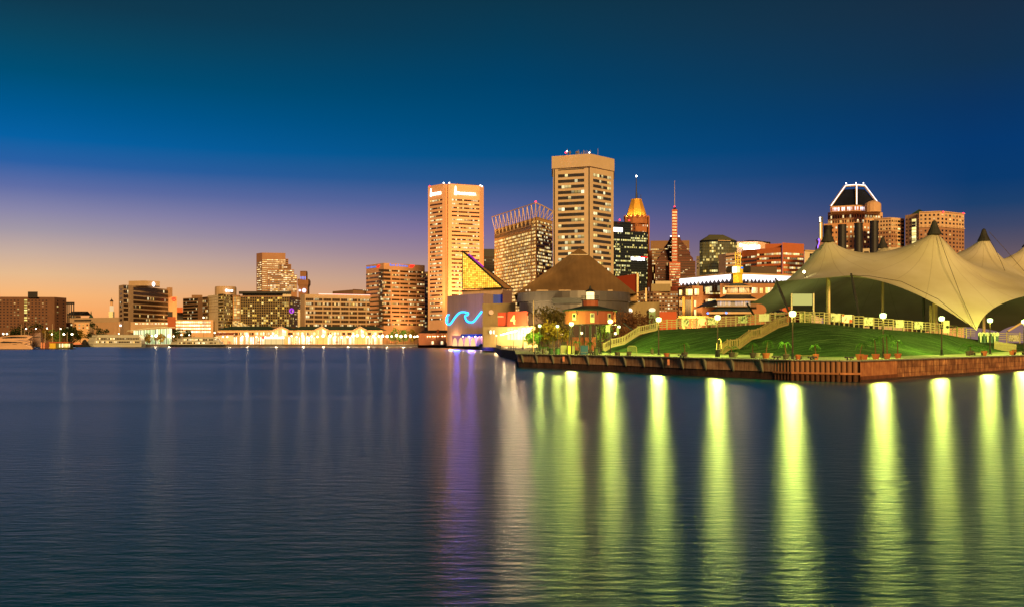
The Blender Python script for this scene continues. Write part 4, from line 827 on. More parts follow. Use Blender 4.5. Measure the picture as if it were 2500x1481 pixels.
# olive concrete pier building with the red box marked 4
r_ = empty('pier_building', P(1240, 470, GZ), 'olive concrete pier building with round windows and a red box marked 4', 'pier building')
MB().prism([P(1178, 470), P(1258, 460), P(1258, 520), P(1178, 520)], GZ, Z(740, 465)).build('rear_block', AQ2, r_)
MB().prism([P(1180, 440), P(1312, 420), P(1312, 458), P(1180, 458)], GZ, Z(796, 425)).build('lower_block', AQ2, r_)
RB = wall('red_cladding', '983c26', .6, .08, .2, stretch=(1, 1, .2))
MB().prism([P(1215.5, 436), P(1238, 434), P(1238, 446), P(1215.5, 446)], Z(795.5, 430), Z(761, 430)).build('red_box_side', RB, r_)
MB().prism([P(1239, 430), P(1288, 422), P(1288, 446), P(1239, 446)], Z(795.5, 427), Z(760, 427)).build('red_box', RB, r_)
text('4', P(1247, 428.6), P(1266, 425) - P(1247, 428.6), Z(790.5, 428), 17.5 * 428 / F, 22.5 * 428 / F, wall('cream_paint', 'f0d080', .6, .03, .5), r_, 'numeral', off=.12)
MB().slab(P(1224, 436), P(1235, 435), Z(794, 434), Z(777, 434), .35, uv=(0, 2, 1)).build('red_box_window', win('small_glazing', lit=.9, run=1, s=.6, mull=.2, vm=.15), r_, fix=False)
MB().slab(P(1215.5, 436), P(1230, 435), Z(773, 434), Z(771, 434), .5).build('balcony_rail', B_cream, r_)
def disc(c, rx, rz, mat, name, par, depth=.3):
    o = MB().lathe((0, 0, 0), [(1, 0), (1, depth)], 18).build(name, mat, par); o.rotation_euler = (R(90), 0, 0); o.scale = (rx, rz, 1); o.location = c - wloc(par); return o
E_port = emi('porthole_glow', 'ffb870', 1.1, False); E_port2 = emi('porthole_lit', 'ffe8c0', 2.2, False)
disc(PP(1199, 762, 466.3), 1.15, 1.15, E_port, 'round_window', r_)
for px in (1198, 1206.5, 1215): disc(PP(px, 810, 436), .55, .9, E_port2, 'oval_window', r_)
for k in range(9): MB().slab(P(1240 + k * 8, 431 - k * 1.2), P(1246 + k * 8, 430 - k * 1.2), Z(828, 428), Z(800, 428), .3).build('wall_panel', B_cream, r_, fix=False)
MB().bar(PP(1222, 817, 424), PP(1262, 806, 420), .5, .4).build('light_bar', emi('tube_light', 'fff0c8', 10, False), r_)
for px, y, pw in ((1256, 812, 30000), (1232, 816, 14000), (1282, 815, 20000)): lamp(PP(px, y, 414), pw, (1, .72, .32), .5)
# brown pyramid-roofed pavilion with drum
BR = wall('brown_standing_seam', '7a5a38', .7, .06, .12, stretch=(1, 1, .3))
m, t, o = newmat('seamed_roof'); g = N(t, 'ShaderNodeUVMap'); wv = N(t, 'ShaderNodeTexWave', wave_type='BANDS', bands_direction='X', inp={'Scale': 1.0, 'Distortion': 0.0}); t.links.new(g.outputs[0], wv.inputs['Vector'])
n1 = N(t, 'ShaderNodeTexNoise', inp={'Scale': .12, 'Detail': 4.0}); tc2 = N(t, 'ShaderNodeTexCoord'); t.links.new(tc2.outputs['Object'], n1.inputs['Vector'])
p = N(t, 'ShaderNodeBsdfPrincipled', inp={'Roughness': .55, 'Specular IOR Level': .3}); t.links.new(mixc(t, mth(t, 'MULTIPLY', wv.outputs[0], .5), ramp(t, n1.outputs[0], [(.3, '644c30'), (.7, '8a6a44')], 'LINEAR'), lin('4e3c28')), p.inputs['Base Color'])
bp = N(t, 'ShaderNodeBump', inp={'Strength': .5, 'Distance': .2}); t.links.new(wv.outputs[0], bp.inputs['Height']); t.links.new(bp.outputs[0], p.inputs['Normal']); t.links.new(p.outputs[0], o.inputs[0]); M_seam = m
r_ = empty('pier_pavilion', P(1408, 420, GZ), 'big brown pyramid-roofed pavilion on a dark curved drum', 'pavilion')
el, er, ftl, ftr, fap = PP(1255, 720, 440), PP(1555, 717, 432), PP(1391, 621, 447), PP(1436, 621, 447), PP(1414, 606, 449)
bkl, bkr = P(1262, 520, el.z), P(1545, 520, er.z)
fa = MB().add([el, er, ftr, ftl], [(0, 1, 2, 3)], [[(0, 0), (30, 0), (18, 9), (14, 9)]]); fa.build('roof_front', M_seam, r_, fix=False)
bka = Vector((ftl.x, 470, ftl.z)), Vector((ftr.x, 470, ftr.z))
MB().add([el, ftl, bka[0], bkl, er, bkr, bka[1], ftr], [(0, 1, 2, 3), (4, 5, 6, 7), (3, 2, 6, 5)]).build('roof_sides', BR, r_, fix=False)
MB().add([ftl, ftr, fap, Vector((ftl.x, 455, ftl.z)), Vector((ftr.x, 455, ftr.z))], [(0, 1, 2), (3, 4, 2)]).build('roof_vent', wall('vent_mesh', '6a5030', .7, .3, 1.5), r_, fix=False)
MB().bar(ftl + Vector((0, -.4, -.2)), ftr + Vector((0, -.4, -.2)), .35).build('vent_sill', B_cream, r_)
MB().prism([P(1262, 446), P(1556, 438), P(1556, 500), P(1262, 500)], Z(735, 440), el.z - .1).build('eaves_wall', wall('eaves_render', 'a88458', .8, .08, .2), r_)
dc = P(1401, 440); dr = 24.5
DR = wall('zinc_drum', '5a5450', .45, .12, .15, stretch=(1, 1, .1), metal=.3, spec=.5)
MB().lathe((dc.x, dc.y, 0), [(dr, Z(765, 420)), (dr, Z(735, 420)), (dr * 1.03, Z(734, 420)), (dr * 1.03, Z(711, 420))], 48).build('drum', DR, r_, smooth=False)
MB().prism([P(1290, 425), P(1545, 420), P(1545, 470), P(1290, 470)], GZ, Z(764, 425)).build('ground_storey', wall('dark_base', '3a2c22', .8, .1, .3), r_)
MB().slab(P(1348, 415), P(1420, 415), Z(740, 415), Z(727, 415), .6, 6).build('dark_window', B_glass, r_)
for a, c in ((1310, 1338), (1364, 1393), (1484, 1496)): MB().bar(PP(a, 709, 428), PP(c, 709, 428), .35).build('eave_light', wall('pale_bar', 'd8b890', .5, .05, 1), r_)
for px in (1285, 1293): MB().lathe(PP(px, 711, 426), [(.1, 0), (.45, .4), (.1, .8)], 6).build('roof_light', emi('cream_glow', 'ffd8a0', 1.2, False), r_)
r_ = empty('pier_building', P(1600, 440, GZ), 'plain olive block with an arched green door and a round lamp', 'pier building')
MB().prism([P(1524, 452), P(1610, 446), P(1610, 500), P(1524, 500)], GZ, Z(737, 448)).build('wall', AQ2, r_); MB().slab(P(1584, 446), P(1600, 446), GZ, Z(756, 446), .5).build('arched_door', wall('green_door', '8aa878', .7, .05, .3), r_)
disc(PP(1592, 756, 445), 1.5, .9, emi('fanlight', 'ffe0b0', 1.6, False), 'fanlight', r_); disc(PP(1538, 758, 447), 1.1, 1.1, E_port2, 'round_lamp', r_)
MB().slab(P(1602, 447), P(1604, 447), GZ, Z(737, 447), .3).build('downpipe', B_dark, r_)
r_ = empty('red_sail_wall', P(1535, 470, GZ), 'tall red triangular wall beside an open white steel frame', 'wall'); q = [P(1505, 470), P(1553, 458)]
MB().add([(q[0].x, q[0].y, GZ), (q[1].x, q[1].y, GZ), (q[1].x, q[1].y, Z(668, 458)), (q[0].x, q[0].y, Z(676, 470)), (q[0].x, q[0].y + 2, GZ), (q[1].x, q[1].y + 2, GZ), (q[1].x, q[1].y + 2, Z(668, 458)), (q[0].x, q[0].y + 2, Z(676, 470))], [(0, 1, 2, 3), (7, 6, 5, 4), (3, 2, 6, 7), (1, 5, 6, 2), (0, 3, 7, 4), (0, 4, 5, 1)]).build('panel', wall('red_panel', 'b84c30', .7, .05, .1), r_)
mb = MB(); F0 = [PP(1555, 668, 457), PP(1559, 735, 455), PP(1577, 703, 450), PP(1577, 736, 450), PP(1559, 714, 455)]
mb.bar(PP(1556.5, 668, 457), PP(1556.5, 736, 457), .8); mb.bar(PP(1577, 703, 450), PP(1577, 736, 450), .7)
for y0, y1 in ((714, 709), (724, 723), (731, 731)): mb.bar(PP(1557, y0, 456), PP(1577, y1, 450), .3)
mb.build('steel_frame', B_steel, r_)
b = Bld('office_block', 'tan mid-rise block of small windows behind the red triangular wall', 'office block', [(1556, 712), (1595, 710), (1656, 711)], 640, B_brown, D=30, ref=1); b.grid(0, 714, 765, 5, 6, .55, .45, W_off); b.grid(1, 714, 765, 9, 6, .6, .45, W_off)
b.vol('roof_box', [(1590, 640), (1637, 640)], 693, 711, 640, AQ2); b.vol('roof_box', [(1600, 650), (1640, 650)], 686, 700, 650, B_cream); b.vol('low_red_wing', [(1602, 600), (1652, 600)], 760, 820, 600, wall('orange_render', 'c86038', .8, .06, .2)); b.done()

# brick market building under the white-lit eave
r_ = empty('market_building', P(1780, 420, GZ), 'brick waterfront building under a white-lit zigzag eave with glowing rooms', 'building')
EA, EB, EC = P(1676, 436), P(1792, 408), P(1962, 425)
zc = Z(668, 408); BK = wall('market_brick', 'a87450', .85, .08, .3); DG = wall('dark_curtain_wall', '2a2624', .3, .1, .2)
MB().prism([EA, EB, EC, EC * 1.06, EA * 1.06], Z(712, 412), zc - 3).build('glazed_storey', DG, r_)
for a, c, n in ((EA, EB, 18), (EB, EC, 26)):
    for rr_ in range(2): MB().slab(a, c, Z(710, 412) + rr_ * 2.6, Z(710, 412) + rr_ * 2.6 + 2.4, .15, uv=(0, n, nextv())).build('window_band', win('roof_storey_glass', lit=.05, run=2, s=.8, dark='241f1c', mcol='6a5c4c', mull=.1, vm=.08), r_, fix=False)
mb = MB(); wh = MB()
for a, c, n in ((EA, EB, 13), (EB, EC, 19)):
    d = (c - a).normalized(); nn = Vector((d.y, -d.x, 0)) * 1.6
    a2, c2 = a + nn - d * (3 if a is EA else 0), c + nn
    for k in range(n):
        p0, p1 = a2.lerp(c2, k / n), a2.lerp(c2, (k + 1) / n); pm = (p0 + p1) / 2
        za = zc - .3 - (0 if a is EA else 0)
        wh.add([(p0.x, p0.y, za), (p1.x, p1.y, za), (p1.x, p1.y, za - 1.6), (pm.x, pm.y, za - 3.0), (p0.x, p0.y, za - 1.6)], [(0, 4, 3, 2, 1)])
    mb.slab(a2, c2, zc - .3, zc + .35, .1, 8)
mb.build('roof_edge', B_steel, r_); wh.build('lit_eave', emi('eave_white', 'fff2f4', 1.9, False), r_, fix=False)
MB().prism([P(1775, 430), P(1897, 430), P(1897, 450), P(1775, 450)], zc - 1, Z(651, 430)).build('plant_screen', wall('brown_screen', '5a4838', .7, .08, .2), r_)
o_ = MB().lathe((0, 0, 0), [(1.5, 0), (1.5, 10)], 12).build('roof_duct', B_roof, r_); o_.rotation_euler = (R(90), 0, R(60)); o_.location = PP(1775, 660, 428) - r_.location
MB().prism([P(1655, 428), P(1690, 412), P(1716, 414), P(1716, 440), P(1655, 440)], GZ, Z(698, 414)).build('brick_bay', BK, r_)
MB().prism([P(1716, 424), P(1760, 422), P(1760, 440), P(1716, 440)], GZ, Z(712, 422)).build('brick_bay', BK, r_)
MB().prism([P(1758, 410), P(1905, 410), P(1905, 440), P(1758, 440)], GZ, Z(692, 410)).build('brick_bay', BK, r_)
def rw(px0, px1, y0, y1, d, n, mat=W_room, name='room_window'): MB().slab(P(px0, d), P(px1, d), Z(y1, d), Z(y0, d), .3, uv=(random.randint(0, 99), 0, 0) and (k_[0], k_[0] + n, nextv())).build(name, mat, r_, fix=False); k_[0] += n + 3
k_ = [0]
for a in ((1658, 1668, 708, 721, 423.5, 3), (1674, 1690, 706, 721, 412, 3), (1695, 1706, 705, 720, 411.6, 2), (1722, 1744, 701, 718, 422, 5), (1746, 1759, 700, 718, 421.8, 3), (1764, 1773, 702, 718, 410, 1), (1834, 1849, 702, 716, 410, 3), (1854, 1862, 703, 716, 410, 2), (1868, 1900, 702, 716, 410, 6), (1722, 1750, 730, 748, 421.9, 5)): rw(*a)
# lower front wing with tall piers
MB().prism([P(1657, 392), P(1714, 388), P(1714, 405), P(1657, 405)], GZ, Z(724, 390)).build('front_wing', BK, r_)
YP = wall('lit_pier', 'e0b060', .8, .06, .3)
for px, w in ((1668, 6), (1707, 5), (1688, 3)): MB().slab(P(px - w / 2, 390), P(px + w / 2, 390), GZ, Z(725, 390), .9, 1.2).build('pier', YP, r_, fix=False)
for px0, px1, y0, y1, n in ((1658, 1665, 733, 747, 2), (1658, 1665, 757, 770, 2), (1673, 1687, 732, 772, 4), (1694, 1702, 733, 748, 2), (1694, 1702, 755, 771, 2)): rw(px0, px1, y0, y1, 389.3, n, W_room if px0 == 1694 else win('tall_glass', lit=.3, run=2, s=.7, dark='3a342c', mcol='b08850', mull=.15, vm=.06) if px0 == 1658 and y0 == 733 else bpy.data.materials['tall_glass'])
MB().slab(P(1655, 388), P(1760, 388), Z(776, 388), Z(771, 388), 1.5, 3).build('ground_canopy', YP, r_)
lamp(P(1700, 383, 12), 5200, (1, .66, .28), 1.0); lamp(P(1666, 384, 10), 3000, (1, .7, .3), .6); lamp(P(1690, 384, 4), 2500, (1, .7, .3), .6); lamp(P(1780, 395, 20), 4500, (1, .6, .25), 1)
# yellow pylon
r_ = empty('pylon', P(1800, 396, GZ), 'yellow lantern pylon with three tall fins above the white eave', 'pylon'); d = 398
MB().prism([P(1789, d), P(1802, d - 2), P(1814, d), P(1814, d + 6), P(1789, d + 6)], Z(668, d), Z(649, d)).build('lantern_box', B_yellow, r_)
MB().prism([P(1790, d + .5), P(1802, d - 1), P(1813, d + .5), P(1813, d + 5), P(1790, d + 5)], Z(690, d), Z(668, d) - .01).build('lower_box', B_yellow, r_)
MB().prism([P(1795, d + 2), P(1808, d + 2), P(1808, d + 5), P(1795, d + 5)], GZ, Z(690, d) - .01).build('mast_base', B_yellow, r_)
MB().slab(P(1788.6, d - .2), P(1799, d - 1.8), Z(666, d), Z(652, d), .25).build('lit_panel', emi('pylon_light', 'f4ffe0', 2.6, False), r_, fix=False); MB().slab(P(1802.5, d - 2.1), P(1805, d - 1.8), Z(666, d), Z(652, d), .25).build('lit_panel', emi('pylon_light_warm', 'fff0a0', 1.8, False), r_, fix=False)
MB().slab(P(1809, d - .9), P(1813, d - .3), Z(656, d), Z(652, d), .3).build('blue_logo', E_blue, r_, fix=False)
for px in (1795.5, 1801.5, 1807.5): MB().prism([P(px - .9, d + 1), P(px + .9, d + 1), P(px + .9, d + 2.5), P(px - .9, d + 2.5)], Z(650, d), Z(615, d)).build('fin', B_yellow, r_)
mb = MB()
for y in (622, 634, 643): mb.bar(PP(1795, y, d + 1.5), PP(1808, y, d + 1.5), .25)
mb.build('cross_bars', B_yellow, r_); lamp(P(1801, d - 9, Z(640, d)), 2600, (1, .85, .3), .5); lamp(P(1799, d - 8, Z(684, d)), 1500, (1, .8, .3), .5)
# tiered pavilions with dark hipped roofs
def hip(mb, px0, px1, d0, d1, ye, yt, rx0, rx1):
    a, c, e, f_ = P(px0, d0), P(px1, d0), P(px1, d1), P(px0, d1); ze, zt = Z(ye, d0), Z(yt, (d0 + d1) / 2); dm = (d0 + d1) / 2
    mb.add([(*a.xy, ze), (*c.xy, ze), (*e.xy, ze), (*f_.xy, ze), (X(rx0, dm), dm, zt), (X(rx1, dm), dm, zt)], [(0, 1, 5, 4), (1, 2, 5), (2, 3, 4, 5), (3, 0, 4), (3, 2, 1, 0)])
    return mb
r_ = empty('tiered_pavilion', P(1790, 330, GZ), 'pagoda-like pavilion of stacked dark hipped roofs with cream eaves', 'pavilion')
CE = wall('cream_fascia', 'e8c090', .7, .05, .4); d = 330
hip(MB(), 1769, 1836, 336, 356, 698, 691, 1796, 1808).build('top_roof', B_slate, r_)
MB().prism([P(1769, 335.8), P(1836, 335.8), P(1836, 356.5), P(1769, 356.5)], Z(701, 336), Z(698, 336) + .02).build('eave', CE, r_)
MB().prism([P(1774, 338), P(1830, 338), P(1830, 354), P(1774, 354)], Z(716, 338), Z(700.8, 338)).build('top_storey', BK, r_)
for a, c in ((1776, 1801), (1804, 1829)): MB().slab(P(a, 338), P(c, 338), Z(715, 338), Z(702, 338), .12, uv=(a % 50, a % 50 + 6, nextv())).build('window', win('pagoda_room', lit=.95, run=3, s=.9, dark='6a4c28', mcol='8a6a40', mull=.14, col='ffb860', col2='ffe0a0', glow=.2), r_, fix=False)
mb = MB()
for a, c in ((1778, 1786), (1818, 1827)): mb.bar(PP(a, 714, 337.6) if a < 1800 else PP(c, 714, 337.6), PP(c, 702, 337.6) if a < 1800 else PP(a, 702, 337.6), .2)
mb.build('brace', CE, r_)
MB().prism([P(1772, 336), P(1834, 336), P(1834, 356), P(1772, 356)], Z(719, 336), Z(716, 336) + .02).build('balcony_edge', CE, r_)
hip(MB(), 1748, 1796 + 24, 326, 350, 730, 717, 1782, 1800).build('middle_roof', B_slate, r_); hip(MB(), 1780, 1850, 327, 351, 730.1, 716.5, 1812, 1822).build('middle_roof', B_slate, r_)
MB().prism([P(1748, 325.8), P(1850, 325.8), P(1850, 351), P(1748, 351)], Z(734, 326), Z(730, 326) + .02).build('eave', CE, r_)
MB().prism([P(1751, 328), P(1847, 328), P(1847, 350), P(1751, 350)], Z(749, 328), Z(733.8, 328)).build('middle_storey', B_brown, r_); MB().slab(P(1751.5, 328), P(1832, 328), Z(747.5, 328), Z(735, 328), .12, uv=(0, 30, nextv())).build('window', W_pag, r_, fix=False)
mb = MB(); q0 = PP(1720, 748, 330); q1 = PP(1749, 731, 330); q2 = PP(1740, 751, 326); mb.add([q0, q1, PP(1751, 745, 326), PP(1738, 748, 326), q0 + Vector((0, 18, 0)), q1 + Vector((0, 18, 0))], [(0, 3, 2, 1), (0, 1, 5, 4)]); mb.build('skirt_roof', B_slate, r_, fix=False)
MB().bar(PP(1721, 749.3, 329.8), PP(1739, 748.3, 329.6), .35).build('skirt_fascia', CE, r_)
hip(MB(), 1730, 1835, 316, 350, 761, 748.5, 1756, 1822).build('lower_roof', B_green, r_)
MB().prism([P(1730, 315.8), P(1835, 315.8), P(1835, 350), P(1730, 350)], Z(766, 316), Z(761, 316) + .02).build('eave', CE, r_)
MB().prism([P(1738, 318), P(1828, 318), P(1828, 350), P(1738, 350)], GZ, Z(765.8, 318)).build('ground_storey', B_brown, r_)
for px, y in ((1728, 764), (1773, 763)): MB().lathe(PP(px, y, 314), [(.1, -.3), (.4, 0), (.1, .3)], 8).build('blue_lamp', emi('blue_bulb', '5080ff', 4, False), r_)
r_ = empty('kiosk', P(1898, 300, GZ), 'small dark-roofed kiosk glimpsed under the tent edge', 'kiosk'); hip(MB(), 1866, 1924, 290, 306, 763, 752, 1890, 1893).build('roof', B_slate, r_)
MB().prism([P(1866, 289.8), P(1924, 289.8), P(1924, 306), P(1866, 306)], Z(767, 290), Z(763, 290) + .02).build('eave', CE, r_); MB().prism([P(1870, 292), P(1920, 292), P(1920, 304), P(1870, 304)], GZ, Z(766.8, 292)).build('wall', B_brown, r_)

# lighthouse cottage on screw piles
LR = wall('lighthouse_red', '9c523a', .6, .06, .3)
c = P(1441, 236); r_ = empty('lighthouse', (c.x, c.y, GZ), 'round red screw-pile lighthouse with a lit lantern and dark conical roof', 'lighthouse'); Rz = lambda y: Z(y, 230)
MB().lathe((c.x, c.y, 0), [(6.1, Rz(790)), (6.1, Rz(757))], 24).build('red_drum', LR, r_, smooth=False)
MB().lathe((c.x, c.y, 0), [(6.4, Rz(791.5)), (6.4, Rz(790))], 24).build('gallery_floor', B_dark, r_)
MB().lathe((c.x, c.y, 0), [(6.7, Rz(757.2)), (6.7, Rz(755)), (2.2, Rz(744.5)), (2.1, Rz(744))], 24).build('roof', wall('lighthouse_roof', '2c3a2c', .7, .15, .5), r_)
MB().lathe((c.x, c.y, 0), [(1.95, Rz(745)), (1.95, Rz(730))], 12).build('watch_room', LR, r_)
MB().lathe((c.x, c.y, 0), [(2.2, Rz(730)), (2.2, Rz(728.8))], 12).build('gallery', B_dark, r_)
mb = MB()
for k in range(12): a = k * math.pi / 6; q = Vector((c.x + 2.15 * math.cos(a), c.y + 2.15 * math.sin(a), 0)); q2 = Vector((c.x + 2.15 * math.cos(a + math.pi / 6), c.y + 2.15 * math.sin(a + math.pi / 6), 0)); mb.bar((q.x, q.y, Rz(729)), (q.x, q.y, Rz(720)), .07); [mb.bar((q.x, q.y, Rz(y)), (q2.x, q2.y, Rz(y)), .06) for y in (720, 724)]
mb.build('railing', B_dark, r_)
MB().lathe((c.x, c.y, 0), [(.95, Rz(729)), (.95, Rz(710))], 10).build('lantern', emi('lighthouse_lantern', 'ffdc90', 2.6, False), r_)
MB().lathe((c.x, c.y, 0), [(1.15, Rz(709)), (1.1, Rz(707)), (.35, Rz(702)), (.2, Rz(697)), (.05, Rz(693))], 10).build('lantern_cap', B_dark, r_)
mb = MB()
for k in range(8):
    a = k * math.pi / 4 + .2; p0 = Vector((c.x + 5.4 * math.cos(a), c.y + 5.4 * math.sin(a), GZ)); p1 = Vector((c.x + 4.9 * math.cos(a), c.y + 4.9 * math.sin(a), Rz(791))); mb.tube([p0, p1], .16, 6)
    a2 = a + math.pi / 4; q0 = Vector((c.x + 5.4 * math.cos(a2), c.y + 5.4 * math.sin(a2), GZ + .3)); mb.tube([p1 - Vector((0, 0, .4)), q0], .06, 4)
    mb.tube([Vector((c.x + 6.6 * math.cos(a), c.y + 6.6 * math.sin(a), Rz(757))), Vector((c.x + 6.12 * math.cos(a), c.y + 6.12 * math.sin(a), Rz(768)))], .08, 4)
mb.tube([(c.x, c.y, GZ), (c.x, c.y, Rz(790))], .3, 8); mb.build('screw_piles', B_dark, r_)
for k, a in enumerate((-90, -132, -48)):
    a = R(a); q = Vector((c.x + 6.1 * math.cos(a), c.y + 6.1 * math.sin(a), 0)); tv = Vector((-math.sin(a), math.cos(a), 0))
    MB().slab(q - tv * .5, q + tv * .5, Rz(787) if k == 0 else Rz(780), Rz(764), .12, uv=(0, 2, 40 + k)).build('window', wall('sash_window', 'c8d0a0', .5, .2, 3), r_, fix=False)
    MB().slab(q - tv * .32, q + tv * .32, Rz(774), Rz(766), .18, uv=(0, 2, 40 + k)).build('pane', B_glass, r_, fix=False)
MB().prism([P(1384, 243), P(1455, 243), P(1455, 250), P(1384, 250)], GZ, Z(822, 243)).build('undercroft_panel', LR, r_)

# ------------------------------------------------------------------ far shore: market halls, centre, garage front
def hall(px0, px1, d, label, gables, lit=W_shop, ymid=812, ye=805, yr=796):
    r = empty('market_hall', P((px0 + px1) / 2, d, GZ), label, 'market hall', 'long market halls on the far quay'); a, c = P(px0, d), P(px1, d); ze, zr = Z(ye, d), Z(yr, d + 10)
    MB().prism([a, c, c * 1.025, a * 1.025], GZ, ze).build('wall', wall('hall_wall', 'e8b080', .8, .05, .2) if 'hall_wall' not in bpy.data.materials else bpy.data.materials['hall_wall'], r)
    MB().add([(a.x - 1, a.y - 1.5, ze), (c.x + 1, c.y - 1.5, ze), (c.x - 9, c.y + 13, zr), (a.x + 9, a.y + 13, zr), (a.x - 1, a.y + 28, ze), (c.x + 1, c.y + 28, ze)], [(0, 1, 2, 3), (3, 2, 5, 4), (0, 3, 4), (1, 5, 2), (4, 5, 1, 0)]).build('roof', B_green, r)
    n = int((px1 - px0) / 12)
    for k in range(n):
        f0, f1 = (k + .1) / n, (k + .9) / n; u = random.randint(0, 500)
        MB().slab(a.lerp(c, f0), a.lerp(c, f1), Z(817.5, d), Z(810.5, d), .25, uv=(u, u + 4, nextv())).build('upper_window', W_shop if random.random() < .7 else W_off, r, fix=False)
        MB().slab(a.lerp(c, f0), a.lerp(c, f1), GZ + .3, Z(822, d), .25, uv=(u, u + 4, nextv())).build('shop_window', W_shop, r, fix=False)
    MB().slab(a, c, Z(821.5, d), Z(819, d), 1.8, 2).build('balcony', B_orange, r, fix=False)
    for g0, g1, gt in gables:
        ga, gc = P(g0, d - 3), P(g1, d - 3); gm = (ga + gc) / 2; zt = Z(gt, d - 3)
        mb = MB(); mb.add([(ga.x, ga.y, ze), (gc.x, gc.y, ze), (gm.x, gm.y, zt), (ga.x, ga.y + 14, ze), (gc.x, gc.y + 14, ze), (gm.x, gm.y + 14, zt)], [(0, 2, 5, 3), (1, 4, 5, 2)]).build('gable_roof', B_green, r, fix=False)
        MB().add([(ga.x + 1, ga.y, GZ), (gc.x - 1, gc.y, GZ), (gc.x - 1, gc.y, ze), (gm.x, gm.y, zt - .7), (ga.x + 1, ga.y, ze)], [(0, 1, 2, 3, 4)]).build('gable_wall', bpy.data.materials['hall_wall'], r, fix=False)
        MB().add([(ga.x + 3, ga.y - .2, Z(818, d)), (gc.x - 3, gc.y - .2, Z(818, d)), (gc.x - 3, gc.y - .2, ze - .8), (gm.x, gm.y - .2, zt - 2), (ga.x + 3, ga.y - .2, ze - .8)], [(0, 1, 2, 3, 4)], [[(0, 900.1), (5, 900.1), (5, 900.6), (2.5, 900.95), (0, 900.6)]]).build('gable_window', W_shop, r, fix=False)
        mb = MB(); mb.bar((ga.x - .3, ga.y - .4, ze), (gm.x, gm.y - .4, zt + .1), .5); mb.bar((gc.x + .3, gc.y - .4, ze), (gm.x, gm.y - .4, zt + .1), .5); mb.build('bargeboard', B_orange, r)
        MB().tube([(gm.x, gm.y + 1, zt), (gm.x, gm.y + 1, zt + 3.4)], .15, 4).build('flagpole', B_cream, r)
    return r
hall(531, 672, 1076, 'green-roofed market hall nearest the cruise boats, its single gable at the far end', [])
hall(660, 716, 1066, 'short green-roofed market hall with one tall lit gable under the clock emblem hotel', [(668, 705, 797)])
hall(708, 935, 1070, 'longest green-roofed market hall with two blazing gables before the neon-edged block', [(768, 802, 797), (863, 895, 797)])
r_ = empty('awning_kiosk', P(543, 1060, GZ), 'low stall with a red striped awning at the end of the market hall', 'stall'); MB().prism([P(528, 1060), P(570, 1060), P(570, 1068), P(528, 1068)], GZ, Z(815, 1060)).build('wall', B_orange, r_); MB().add([(X(527, 1058), 1056, Z(816, 1058)), (X(571, 1058), 1056, Z(816, 1058)), (X(571, 1058), 1064, Z(811, 1058)), (X(527, 1058), 1064, Z(811, 1058))], [(0, 1, 2, 3)]).build('awning', B_red, r_, fix=False)
r_ = empty('tent_marquee', P(690, 1056, GZ), 'white brightly lit marquee with a red end by the quay', 'marquee'); MB().prism([P(645, 1056), P(694, 1056), P(694, 1062), P(645, 1062)], GZ, Z(826, 1056)).build('stall_front', emi('marquee_glow', 'ffd890', 1.0, False), r_); MB().prism([P(645, 1055.5), P(694, 1055.5), P(694, 1063), P(645, 1063)], Z(826, 1056) + .01, Z(821, 1056)).build('canopy', emi('marquee_white', 'fff4e4', 2.2, False), r_); MB().prism([P(640, 1055.5), P(644.9, 1055.5), P(644.9, 1063), P(640, 1063)], Z(826, 1056), Z(820, 1056)).build('red_end', E_rsign, r_)
# visitor centre with a curved roof
r_ = empty('visitor_centre', P(370, 1080, GZ), 'glass visitor centre under a long upswept white roof', 'visitor centre'); mb = MB(); pts = [(310, 806.5), (325, 805), (345, 802), (365, 799.5), (385, 798), (405, 797.5), (428, 798)]
for (x0, y0), (x1, y1) in zip(pts[:-1], pts[1:]): mb.add([PP(x0, y0, 1085), PP(x1, y1, 1085), PP(x1, y1 - .3, 1110), PP(x0, y0 - .3, 1110), PP(x0, y0 + 1.1, 1085), PP(x1, y1 + 1.3, 1085)], [(0, 1, 2, 3), (0, 4, 5, 1), (4, 3, 2, 5)])
mb.build('roof', wall('white_roof', 'd8d8b8', .6, .05, .2), r_, fix=False); GG = win('centre_glass', lit=1, run=2, s=1.2, dark='607060', mcol='506048', mull=.1, col='c8e890', col2='fff8d0', glow=.3)
for k in range(7): MB().slab(P(326 + k * 13.5, 1090), P(338 + k * 13.5, 1090), GZ, Z(806 - k * .9, 1090), 0, 2, uv=(k * 9, k * 9 + 5, nextv())).build('glazing', GG, r_, fix=False)

